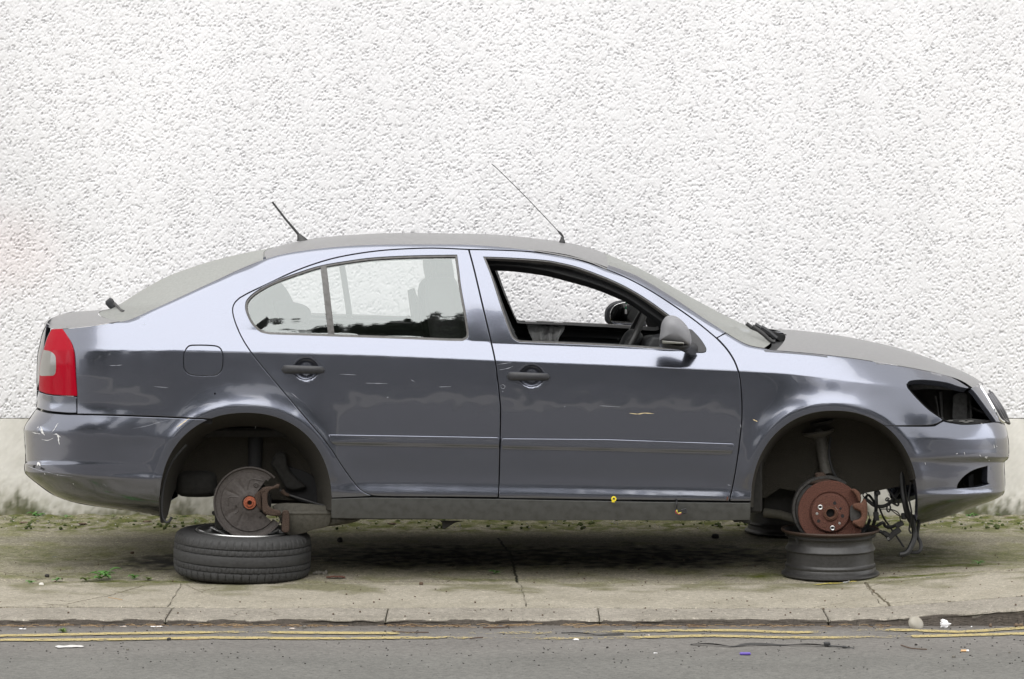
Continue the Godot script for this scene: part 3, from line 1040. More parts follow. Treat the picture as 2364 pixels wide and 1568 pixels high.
func door_handle(door: Node3D, c: Vector2, lock: bool) -> void:
	var h := Node3D.new()
	h.name = "handle"
	door.add_child(h, true)
	var w := body_w(c.x, c.y - 30.0)
	var rings := []
	var out := PackedVector3Array()
	for i in 21:
		var t := i / 20.0
		var x := lerpf(-51.0, 51.0, t)
		var e := sqrt(maxf(0.0, 1.0 - pow(absf(2.0 * t - 1.0), 14.0)))
		var hy := lerpf(10.5, 8.5, t) * e + 0.02
		var z := w + 0.006 + 0.026 * (1.0 - pow(absf(2.0 * t - 1.0), 3.0))
		var ring := PackedVector3Array()
		for k in 12:
			var a := TAU * k / 12
			ring.append(on(c.x + x, c.y - sin(a) * hy + lerpf(-0.5, 1.5, t), z + cos(a) * 0.011 * (e + 0.02)))
		rings.append(ring)
	for i in 20:
		ring_join(out, rings[i + 1], rings[i])
	part("grip", soup_mesh(out, 60), M.plastic, h)
	if lock:
		var p := on(c.x - 39.5, c.y + 0.5, w + 0.017)
		part("lock", soup_mesh(lathe([Vector2(0.0102, -0.006), Vector2(0.0102, 0.004), Vector2(0.009, 0.006), Vector2(0.004, 0.006), Vector2(0.003, 0.004), Vector2(0, 0.004)], 16, Transform3D(Basis(Vector3.RIGHT, PI / 2), p))), M.steel, h)

func rub_strip(door: Node3D, poly: PackedVector2Array) -> void:
	var y0 := poly[0].y
	var x0 := poly[0].x
	var slope := 0.0185 if x0 < 1000 else 0.022
	var f := func(p: Vector2) -> Vector3:
		var t := clampf((p.y - (y0 + (p.x - x0) * slope)) / 23.0, 0.0, 1.0)
		var k := 0.0150 + 0.0008 * smoothstep(0.0, 0.5, t) - 0.009 * smoothstep(0.62, 1.0, t)
		return on(p.x, p.y, body_w(p.x, p.y) + k)
	panel("rub_strip", poly, [], f, M.paint, {"flange": 0.014, "gap": 0.0, "step": 4.0, "ystep": 2.2, "round": 0.003}, door)

func lamp_cavity() -> void:
	var c := Node3D.new()
	c.name = "headlamp_housing"
	car.add_child(c, true)
	c.set_meta("label", "empty headlamp opening")
	var poly: PackedVector2Array = O.lamp
	var mid := Vector2(2205, 935)
	var g := []
	for k in 5:
		var row := []
		for p in poly:
			var q: Vector2 = mid + (p - mid) * [1.0, 0.99, 0.97, 0.93, 0.9][k] - Vector2([0, 0, 4, 10, 16][k], 0)
			row.append(on(q.x, q.y, minf(body_w(p.x, p.y), 0.84) - [0.015, 0.06, 0.14, 0.24, 0.34][k]))
		row.append(row[0])
		g.append(row)
	var acc := Acc.new()
	net(acc, g)
	part("shell", acc.mesh(), M.black, c)
	var t := PackedVector3Array()
	for i in poly.size():
		t.append_array([g[4][i], g[4][(i + 1) % poly.size()], on(2190, 935, 0.3)])
	part("back_wall", soup_mesh(t), M.black, c)
	part("bracket", soup_mesh(plate(spl_closed(px_(10, [1030, 620, 1200, 580, 1310, 660, 1340, 800, 1345, 1075, 1030, 1095, 1010, 800]), 3), 0.42, 0.41)), M.bay_metal, c)
	part("bracket", soup_mesh(plate(px_(10, [690, 640, 720, 640, 790, 1050, 740, 1040, 735, 800]), 0.46, 0.45)), M.bay_metal, c)
	part("bracket", soup_mesh(plate(px_(10, [760, 560, 830, 560, 850, 1060, 800, 1060]), 0.40, 0.39)), M.bay_metal, c)
	part("shelf", soup_mesh(plate(px_(10, [930, 1062, 1350, 1048, 1720, 1078, 1700, 1110, 1450, 1140, 1200, 1146, 1000, 1112]), 0.50, 0.46)), M.bay_metal, c)
	part("shelf", soup_mesh(plate(px_(10, [1340, 800, 1700, 1000, 1720, 1060, 1350, 880]), 0.36, 0.35)), M.bay_metal, c)
	for p in [Vector2(1250, 1110), Vector2(1330, 1090), Vector2(1180, 1090), Vector2(960, 1085)]:
		part("clip", soup_mesh(blob(on(2068.5 + p.x * 0.12955, 831.1 + p.y * 0.12955, 0.52), Vector3(0.016, 0.003, 0.01))), M.steel_dull, c)
	part("top_plate", soup_mesh(plate(spl_closed(px_(10, [240, 480, 330, 430, 600, 440, 900, 490, 1080, 520, 1080, 545, 800, 530, 500, 520, 300, 545]), 2), 0.56, 0.52)), M.bay_metal, c)
	# fog lamp recess
	var f := Node3D.new()
	f.name = "fog_lamp_recess"
	car.add_child(f, true)
	g = []
	var fm := Vector2(2250, 1100)
	for k in 3:
		var row := []
		for p: Vector2 in O.fog:
			var q: Vector2 = fm + (p - fm) * [1.02, 1.0, 0.96][k]
			row.append(on(q.x, q.y, front_bumper_w(p.x, p.y) - [0.02, 0.07, 0.16][k]))
		row.append(row[0])
		g.append(row)
	acc = Acc.new()
	net(acc, g)
	part("shell", acc.mesh(), M.black, f)
	part("bracket", soup_mesh(plate(px_(6, [1925, 590, 1975, 570, 1975, 682, 1935, 690]), 0.5, 0.48)), M.trim, f)
	part("back_wall", soup_mesh(plate(grown(O.fog, 2.0), 0.34, 0.33)), M.black, f)

func tail_lamp() -> void:
	var c := Node3D.new()
	c.name = "tail_lamp"
	car.add_child(c, true)
	var lw := func(p: Vector2) -> Vector3:
		return on(p.x, p.y, body_w(p.x, p.y) + 0.004 + 0.006 * smoothstep(150.0, 166.0, p.x) * (1.0 - smoothstep(166.0, 180.0, p.x)))
	panel("lens", O.light, [O.light_white], lw, M.red_lens, {"flange": 0.02, "gap": 0.7, "step": 2.6, "dense": 20.0, "round": 0.004}, c, "red lens")
	panel("reversing_lens", O.light_white, [], lw, M.white_lens, {"flange": 0.015, "gap": 0.3, "step": 2.6, "round": 0.002}, c, "clear grey reversing lens")
	var bw2 := func(p: Vector2) -> Vector3: return on(p.x, p.y, body_w(p.x, p.y) - 0.02)
	panel("lamp_body", O.light, [], bw2, M.black, {"flange": 0.0, "gap": 0.3, "step": 6.0}, c)

func mirrors() -> void:
	var c := Node3D.new()
	c.name = "wing_mirror"
	car.add_child(c, true)
	var out := spl_closed(px_(4, [1690, 790, 1700, 715, 1718, 672, 1745, 645, 1785, 636, 1835, 650, 1885, 690, 1925, 740, 1948, 800, 1955, 860, 1945, 893, 1900, 890, 1800, 872, 1712, 852, 1684, 842]), 3)
	part("cap", puff(out, 0.97, 0.10, 2.6), M.cap, c)
	var low := spl_closed(px_(4, [1684, 842, 1712, 850, 1800, 872, 1900, 890, 1948, 890, 1950, 905, 1925, 930, 1890, 938, 1800, 922, 1712, 912, 1682, 890]), 3)
	part("underside", puff(low, 0.955, 0.10, 2.2), M.plastic_dark, c)
	part("back", soup_mesh(plate(grown(out, -1.0), 0.975, 0.93)), M.plastic_dark, c)
	var ind := px_(4, [1708, 850, 1888, 865, 1892, 880, 1710, 874])
	part("indicator", soup_mesh(plate(ind, 1.078, 1.02, 0.002)), M.white_lens, c)
	var sail := spl_closed(px_(4, [1880, 800, 1940, 755, 1990, 795, 2037, 850, 2070, 905, 2074, 930, 2060, 944, 2000, 945, 1905, 937]), 3)
	var sf := func(p: Vector2) -> Vector3: return on(p.x, p.y, body_w(p.x, p.y) + 0.004)
	panel("sail", sail, [], sf, M.plastic, {"flange": 0.03, "gap": 0.0, "step": 5.0, "round": 0.004}, c)
	var a := on(1597, 806, 0.83)
	var b := on(1580, 800, 0.97)
	part("arm", soup_mesh(tube([a, a.lerp(b, 0.5) + Vector3(0, -0.004, 0), b], [0.03, 0.022, 0.024], 12)), M.plastic_dark, c)
	# far one, folded in along the window
	var d := Node3D.new()
	d.name = "wing_mirror_001"
	car.add_child(d, true)
	d.set_meta("label", "far wing mirror folded in")
	out = spl_closed(px_(4, [1220, 640, 1228, 590, 1262, 545, 1320, 517, 1400, 508, 1480, 512, 1540, 545, 1570, 640, 1568, 745, 1500, 752, 1400, 742, 1280, 722, 1230, 690]), 3)
	part("casing", soup_mesh(plate(out, -0.93, -1.02, 0.01), 60), M.plastic, d)
	var gl := spl_closed(px_(4, [1266, 640, 1280, 585, 1320, 545, 1400, 525, 1480, 525, 1540, 560, 1556, 640, 1550, 735, 1480, 740, 1380, 722, 1285, 702]), 3)
	part("mirror_glass", soup_mesh(plate(gl, -0.925, -0.931, 0.001)), M.mirror_glass, d)
	part("sail", soup_mesh(plate(px_(4, [1520, 525, 1700, 640, 1720, 900, 1600, 800]), -0.80, -0.86)), M.plastic_dark, d)

func puff(outline: PackedVector2Array, w0: float, thick: float, power: float) -> ArrayMesh:
	var cen := Vector2.ZERO
	for p in outline:
		cen += p
	cen /= outline.size()
	var g := []
	for k in 15:
		var t := k / 14.0
		var s := sin(t * PI / 2.0)
		var z := pow(maxf(0.0, 1.0 - pow(s, power)), 1.0 / power)
		var row := []
		for p in outline:
			var q := cen + (p - cen) * maxf(s, 0.001)
			row.append(on(q.x, q.y, w0 + thick * z))
		g.append(row)
	var row := []
	for p in outline:
		row.append(on(p.x, p.y, w0 - 0.02))
	g.append(row)
	var acc := Acc.new()
	net(acc, g, true)
	var s0 := Vector3.ZERO
	for i in acc.n.size():
		s0 += acc.n[i]
	if s0.z < 0.0:
		for i in acc.n.size():
			acc.n[i] = -acc.n[i]
		for i in range(0, acc.ix.size(), 3):
			var t2 := acc.ix[i + 1]
			acc.ix[i + 1] = acc.ix[i + 2]
			acc.ix[i + 2] = t2
	return acc.mesh()

func wipers() -> void:
	var c := Node3D.new()
	c.name = "rear_wiper"
	car.add_child(c, true)
	var a := on(250, 691, 0.12)
	part("housing", soup_mesh(plate(px_(1, [888, 180, 930, 148, 952, 160, 966, 185, 985, 225, 960, 250, 920, 240, 890, 205]), 0.14, 0.06, 0.006), 50), M.plastic, c)
	var q := spl(px_(1, [966, 228, 1000, 262, 1020, 285, 1046, 300]))
	var pts := []
	for p in q:
		pts.append(on(p.x, p.y, lerpf(0.16, 0.56, (p.y - 708.0) / 22.0)) + Vector3(0, 0.016, 0))
	part("arm", soup_mesh(tube(pts, [0.007, 0.007, 0.006, 0.006, 0.006, 0.006, 0.005, 0.005, 0.007, 0.007, 0.008, 0.008, 0.006], 8)), M.plastic_dark, c)
	for k in 2:
		var w := Node3D.new()
		w.name = "front_wiper" if k == 0 else "front_wiper_001"
		car.add_child(w, true)
		var off := Vector2(-14 * k, -6 * k)
		var line := []
		for p in px_(5, [252, 130, 300, 165, 345, 200, 395, 245, 430, 252]):
			line.append(on(p.x + off.x, p.y + off.y, 0.5 - 0.35 * k) + Vector3(0, 0.012, 0))
		part("arm", soup_mesh(tube(curve3(line, 3), 0.009, 8)), M.plastic_dark, w)
		line = []
		for p in px_(5, [320, 150, 370, 180, 420, 222, 440, 238]):
			line.append(on(p.x + off.x, p.y + off.y, 0.42 - 0.35 * k) + Vector3(0, 0.02, 0))
		part("blade", soup_mesh(tube(curve3(line, 3), 0.011, 6)), M.plastic, w)
	# dark well between screen and bonnet
	part("cowl_well", soup_mesh(plate(spl_closed(px_(5, [300, 140, 420, 150, 470, 168, 515, 175, 534, 205, 520, 225, 480, 238, 420, 200]), 3), 0.16, -0.3)), M.black, car)

func aerials() -> void:
	var c := Node3D.new()
	c.name = "roof_aerial"
	car.add_child(c, true)
	var g := PackedVector3Array()
	var rings := []
	for r in [[Vector2(699, 556.5), 15.0, 0.026], [Vector2(697, 551), 11.0, 0.02], [Vector2(693, 545), 7.0, 0.013], [Vector2(690, 541), 4.5, 0.008]]:
		var ring := PackedVector3Array()
		for k in 16:
			var a := TAU * k / 16
			var p := on(r[0].x + cos(a) * r[1], r[0].y, 0.0)
			p.z = -sin(a) * r[2]
			ring.append(p)
		rings.append(ring)
	for i in 3:
		ring_join(g, rings[i], rings[i + 1])
	fan(g, rings[3], false)
	part("foot", soup_mesh(g, 50), M.plastic_dark, c)
	part("mast", soup_mesh(tube([on(694, 547, 0), on(660, 507, 0), on(628.5, 466.5, 0)], [0.0065, 0.0052, 0.0044], 8)), M.plastic_dark, c)
	c = Node3D.new()
	c.name = "whip_aerial"
	car.add_child(c, true)
	var b := on(1298, 560, 0.0)
	part("foot", soup_mesh(lathe([Vector2(0.015, -0.006), Vector2(0.0145, 0.004), Vector2(0.0105, 0.014), Vector2(0.0085, 0.018), Vector2(0.009, 0.021), Vector2(0.006, 0.026), Vector2(0.0, 0.028)], 14, Transform3D(Basis(), b))), M.plastic_dark, c)
	part("hinge", soup_mesh(tube([on(1300, 550, 0), on(1298, 544, 0), on(1293, 538, 0), on(1288, 533, 0)], [0.006, 0.005, 0.006, 0.003], 8)), M.plastic_dark, c)
	part("mast", soup_mesh(tube(curve3([on(1289, 534, 0), on(1220, 461, 0), on(1165, 406, 0), on(1140, 382, 0)], 4), 0.0021, 6)), M.plastic_dark, c)
	part("tip", soup_mesh(tube([on(1141.5, 384, 0), on(1136, 379, 0)], 0.0026, 6)), M.plastic_dark, c)

# ------------------------------------------------------------------ below and inside the car
func span_box(px0: float, px1: float, py0: float, py1: float, w1: float, w0: float, bev := 0.01) -> PackedVector3Array:
	var wm := (w0 + w1) * 0.5
	var a := on(px0, py0, w1)
	var b := on(px1, py1, w1)
	a.z = wm
	b.z = wm
	return box((a + b) * 0.5, Vector3(absf(b.x - a.x), absf(b.y - a.y), absf(w1 - w0)) * 0.5, bev)

func under_car() -> void:
	part("floor_pan", soup_mesh(span_box(775, 1730, 1172, 1200, 0.79, -0.79)), M.under, car)
	part("spare_wheel_well", soup_mesh(span_box(180, 500, 1040, 1138, 0.45, -0.45, 0.03)), M.under, car)
	part("boot_floor", soup_mesh(span_box(110, 780, 990, 1010, 0.62, -0.62)), M.under, car)
	part("silencer", soup_mesh(blob(on(466, 1104, 0.30), Vector3(0.11, 0.07, 0.30), 0.5)), M.under, car)
	part("subframe", soup_mesh(span_box(1768, 1930, 1085, 1190, 0.42, -0.42, 0.03)), M.under, car)
	part("engine_bay", soup_mesh(span_box(1790, 2235, 870, 1118, 0.38, -0.38, 0.03)), M.under, car)
	part("bulkhead", soup_mesh(span_box(1690, 1760, 800, 1185, 0.76, -0.76)), M.under, car)
	part("rear_axle_beam", soup_mesh(span_box(540, 760, 1085, 1165, 0.40, -0.40, 0.03)), M.under, car)
	part("bumper_beam", soup_mesh(span_box(2240, 2275, 985, 1040, 0.5, -0.5, 0.01)), M.under, car)
	part("radiator_panel", soup_mesh(span_box(2228, 2244, 900, 1125, 0.42, -0.42, 0.01)), M.under, car)
	part("floor_flap", soup_mesh(plate(px_(8, [640, 755, 655, 765, 658, 800, 668, 803, 725, 768, 780, 757]), 0.80, 0.79)), M.under, car)
	part("lower_lip", soup_mesh(plate(PackedVector2Array([Vector2(1690, 1199), Vector2(1733, 1199), Vector2(1736, 1207), Vector2(1720, 1209), Vector2(1712, 1205), Vector2(1695, 1206)]), 0.8, 0.78)), M.under, car)
	# lead and clip hanging from the door bottom
	var c := Node3D.new()
	c.name = "loose_lead"
	car.add_child(c, true)
	c.set_meta("label", "loose wiring lead with black plug below the front door")
	var z := 0.885
	part("sleeve", soup_mesh(tube(curve3([on(1562.5, 1157, z - 0.02), on(1562.5, 1162, z), on(1561.5, 1172, z), on(1561, 1178, z)], 4), 0.004, 8)), M.rubber, c)
	for k in 3:
		part("wire", soup_mesh(tube(curve3([on(1561 + k * 0.8, 1177, z), on(1560 + k * 1.6, 1183 - k, z + 0.003 * k), on(1566, 1187 - k, z), on(1573, 1186 - k * 1.5, z)], 4), 0.0016, 6)), [M.red_wire, M.white_lens, M.yellow][k], c)
	var bb := Basis(Vector3.BACK, 0.25)
	part("plug", soup_mesh(box(on(1579.5, 1180.5, z), Vector3(0.0125, 0.011, 0.009), 0.002, bb)), M.plastic_dark, c)
	for k in 3:
		part("plug_rib", soup_mesh(box(on(1579.5 + k * 1.2, 1176.5 + k * 3.6, z + 0.0095), Vector3(0.011, 0.0012, 0.001), 0.0003, bb)), M.plastic, c)
	var y := on(1417, 1152, 0.888)
	part("yellow_clip", soup_mesh(mixed(lathe([Vector2(0.006, -0.004), Vector2(0.0115, -0.004), Vector2(0.0125, 0.0), Vector2(0.0115, 0.004), Vector2(0.006, 0.004), Vector2(0.006, -0.004)], 8, Transform3D(Basis(Vector3.RIGHT, PI / 2), y)), Transform3D()) + box(y + Vector3(-0.002, -0.010, 0.0), Vector3(0.007, 0.006, 0.004), 0.002)), M.yellow, car, "yellow plastic clip caught under the front door")

func arch_liners() -> void:
	for front in [false, true]:
		for s in [1.0, -1.0]:
			var g := []
			var a0 := 14.0 if front else -4.0
			var a1 := 181.0 if front else 191.0
			for k in 6:
				var line := arch_line(front, a0, a1 + [0.0, 1.0, 0.0, -4.0, -14.0, -22.0][k] * (0.3 if front else 1.0), [1.012, 0.985, 0.955, 0.91, 0.86, 0.82][k] if not front else [1.012, 0.99, 0.975, 0.96, 0.945, 0.93][k], 60)
				var row := []
				for p in line:
					row.append(on(p.x, p.y, [0.855, 0.82, 0.76, 0.69, 0.61, 0.54][k]) * Vector3(1, 1, s))
				g.append(row)
			var acc := Acc.new()
			net(acc, g)
			part("arch_liner", acc.mesh(), M.felt, car)
			# inner wall of the wheel house
			var wall := arch_line(front, 12.0, 168.0, 0.86 if not front else 0.97, 40)
			if front:
				wall = arch_line(true, 8.0, 176.0, 0.97, 40)
				wall = PackedVector2Array([Vector2(2108, 1118), Vector2(2112, 1108)]) + wall.slice(3) + PackedVector2Array([Vector2(1742, 1150), Vector2(1768, 1150), Vector2(1800, 1128), Vector2(1950, 1156), Vector2(2000, 1138)])
			else:
				wall = wall + PackedVector2Array([Vector2(405, 1110), Vector2(437, 1140), Vector2(470, 1136), Vector2(500, 1126), Vector2(560, 1150), Vector2(740, 1160)])
			var t := plate(wall, 0.545, 0.53)
			if s < 0:
				for i in t.size():
					t[i].z = -t[i].z
				t.reverse()
			part("wheel_house", soup_mesh(t), M.felt, car)
	# hanging edge of the rear liner
	var pts := []
	for p in spl(px_(9, [296, 503, 215, 590, 140, 690, 85, 800, 50, 920, 28, 1050, 20, 1180, 24, 1290, 42, 1345, 72, 1372, 110, 1352, 128, 1310])):
		pts.append(on(p.x, p.y, 0.842))
	part("liner_lip", soup_mesh(tube(pts, 0.0055, 8)), M.rubber, car, "hanging edge of the torn wheel arch liner")

func disc_xf(px: float, py: float, w: float) -> Transform3D:
	return Transform3D(Basis(Vector3.RIGHT, PI / 2), on(px, py, w))

func rear_brake() -> void:
	var c := Node3D.new()
	c.name = "rear_brake"
	car.add_child(c, true)
	var o := on(576.5, 1160.5, 0.74)
	var ppm := FOCAL / (EYE.z + 0.03)
	# stamped backing plate, cut away where the caliper sat
	var n := 72
	var radii := [0.0, 0.03, 0.034, 0.052, 0.06, 0.086, 0.128, 0.132, 0.137, 0.152, 0.158, 0.163, 0.164, 0.158]
	var heights := [0.012, 0.012, 0.018, 0.018, 0.012, 0.011, 0.010, 0.004, 0.004, 0.006, 0.016, 0.016, 0.008, -0.012]
	var t := PackedVector3Array()
	var cut := px_(9, [1350, 880, 1250, 890, 1165, 940, 1110, 1010, 1075, 1055, 1090, 1120, 1120, 1210, 1180, 1290, 1260, 1330, 1370, 1350, 1480, 1200, 1450, 950])
	for i in radii.size() - 1:
		for k in n:
			var q := []
			var inside := false
			for st in [[i, k], [i, k + 1], [i + 1, k + 1], [i + 1, k]]:
				var a: float = TAU * st[1] / n
				var r: float = radii[st[0]]
				var h: float = heights[st[0]]
				for rib in [150.0, 118.0, 208.0, 240.0, 272.0]:
					var da := absf(wrapf(rad_to_deg(a) - rib, -180.0, 180.0))
					if r > 0.065 and r < 0.127 and da < 4.0:
						h -= 0.005
				q.append(o + Vector3(cos(a) * r, sin(a) * r, h))
				if i > 3:
					inside = inside or Geometry2D.is_point_in_polygon(Vector2(576.5 + cos(a) * r * ppm, 1160.5 - sin(a) * r * ppm), cut)
			if inside:
				continue
			t.append_array([q[0], q[2], q[1], q[0], q[3], q[2]])
	part("backing_plate", soup_mesh(t, 50), M.shield, c)
	for r in [[1075, 950, 0.013], [850, 1187, 0.005], [1122, 1308, 0.005]]:
		var p: Vector2 = px_(9, [r[0], r[1]])[0]
		part("plate_bolt", soup_mesh(lathe([Vector2(r[2], 0), Vector2(r[2], 0.003), Vector2(r[2] * 0.7, 0.005), Vector2(r[2] * 0.4, 0.003), Vector2(r[2] * 0.3, 0.007), Vector2(0, 0.007)], 14, disc_xf(p.x, p.y, 0.751))), M.shield, c)
	for cc in [[985, 890, 1160, 880, 1010, 1010, 0.0], [770, 1090, 885, 1110, 830, 1275, 0.0]]:
		pass
	for loop in [[980, 1005, 990, 930, 1010, 895, 1060, 888, 1150, 905], [770, 1180, 765, 1110, 790, 1085, 870, 1090, 885, 1120, 880, 1180, 870, 1250, 830, 1275]]:
		var pts := []
		for p in spl(px_(9, loop)):
			pts.append(on(p.x, p.y, 0.751))
		part("pressed_rib", soup_mesh(tube(pts, 0.003, 6)), M.shield, c)
	part("hub", soup_mesh(lathe([Vector2(0.029, 0.0), Vector2(0.029, 0.016), Vector2(0.027, 0.020), Vector2(0.019, 0.020), Vector2(0.017, 0.026), Vector2(0.0135, 0.028), Vector2(0.011, 0.024), Vector2(0.0095, 0.01), Vector2(0.0095, -0.02), Vector2(0, -0.02)], 28, disc_xf(577, 1160.5, 0.748)), 40), M.orange_rust, c, "orange rusted hub")
	part("hub_bore", soup_mesh(lathe([Vector2(0.0092, 0.0), Vector2(0, 0.0)], 16, disc_xf(577, 1160.5, 0.752))), M.black, c)
	var br := spl(px_(9, [1345, 945, 1310, 940, 1270, 968, 1200, 968, 1150, 985, 1125, 1010, 1130, 1060, 1142, 1120, 1140, 1200, 1150, 1255, 1185, 1285, 1260, 1300, 1330, 1300, 1355, 1280, 1345, 1240, 1300, 1230, 1250, 1215, 1220, 1190, 1205, 1150, 1205, 1060, 1225, 1020, 1270, 1000, 1330, 990]), 2)
	part("caliper_bracket", soup_mesh(plate(br, 0.79, 0.76, 0.004), 50), M.rust_dark, c)
	for p in px_(9, [1157, 1020, 1173, 1252, 1325, 965, 1320, 1265]):
		part("bolt", soup_mesh(lathe([Vector2(0.0052, 0), Vector2(0.0052, 0.004), Vector2(0.0035, 0.006), Vector2(0, 0.005)], 12, disc_xf(p.x, p.y, 0.788))), M.rust_dark, c)
	part("carrier_lug", soup_mesh(plate(spl_closed(px_(9, [1365, 1260, 1400, 1235, 1440, 1245, 1450, 1300, 1450, 1450, 1430, 1485, 1390, 1488, 1360, 1460, 1365, 1350]), 2), 0.775, 0.75, 0.004), 50), M.rust_dark, c)
	part("knuckle", soup_mesh(plate(px_(9, [1060, 1060, 1130, 1000, 1140, 1240, 1090, 1200, 1060, 1130]), 0.765, 0.73), 50), M.rust_dark, c)
	# disc behind the plate, arm and cable
	part("hub_back", soup_mesh(lathe([Vector2(0.10, -0.05), Vector2(0.10, 0), Vector2(0, 0)], 40, disc_xf(574, 1160, 0.70))), M.under, c)
	part("mud_plate", soup_mesh(plate(px_(9, [600, 1010, 640, 960, 700, 1000, 700, 1460, 640, 1450, 612, 1420, 612, 1300, 580, 1280, 580, 1250, 605, 1240]), 0.70, 0.66)), M.under, c)
	var arm := spl(px_(9, [1270, 1195, 1330, 1172, 1450, 1165, 1650, 1175, 1800, 1190, 1915, 1210]))
	arm.append_array(spl(px_(9, [1925, 1240, 1900, 1330, 1870, 1410, 1700, 1450, 1600, 1490, 1480, 1512, 1440, 1506, 1400, 1480, 1370, 1400, 1350, 1330])))
	var f := func(p: Vector2) -> Vector3:
		var k := (p.y - 1190.0) / 30.0
		return on(p.x, p.y, 0.735 - 0.012 * k * k + 0.004 * smoothstep(4.0, 0.0, absf(p.y - 1185.0)))
	panel("trailing_arm", dedup(arm), [], f, M.arm, {"flange": 0.05, "gap": 0.0, "step": 4.0, "round": 0.006}, c)
	arm = spl_closed(PackedVector2Array([Vector2(745, 1192), Vector2(775, 1195), Vector2(830, 1196), Vector2(826, 1203), Vector2(800, 1210), Vector2(762, 1215), Vector2(740, 1214)]), 3)
	part("arm_mount", soup_mesh(plate(arm, 0.72, 0.5, 0.01), 50), M.arm, c)
	var pts := []
	for p in px_(9, [1340, 1010, 1385, 1050, 1430, 1062, 1600, 1115, 1760, 1165, 1900, 1200]):
		pts.append(on(p.x, p.y, 0.70))
	part("brake_cable", soup_mesh(tube(curve3(pts, 4), 0.0052, 8)), M.rubber, c)
	part("cable_end", soup_mesh(tube([on(650, 1133, 0.71), on(658, 1141, 0.71), on(667, 1144, 0.705)], [0.011, 0.009, 0.007], 10)), M.rust_dark, c)
	part("damper", soup_mesh(tube([on(586, 950, 0.5), on(590, 1010, 0.54), on(588, 1090, 0.58)], [0.04, 0.036, 0.03], 14)), M.black, c)
	part("damper_top", soup_mesh(tube([on(592, 972, 0.60), on(588, 996, 0.605)], [0.003, 0.002], 6)), M.steel, c)
	part("spring_arm", soup_mesh(plate(spl_closed(px_(9, [1240, 720, 1290, 610, 1340, 575, 1400, 590, 1420, 650, 1430, 740, 1480, 830, 1560, 900, 1640, 980, 1500, 1020, 1400, 980, 1300, 800]), 2), 0.60, 0.55, 0.01), 50), M.under, c)
	part("chassis_rail", soup_mesh(plate(px_(9, [1430, 740, 1600, 790, 1700, 840, 1790, 960, 1915, 1050, 1915, 1200, 1600, 1150, 1400, 1060]), 0.565, 0.54)), M.black, c)

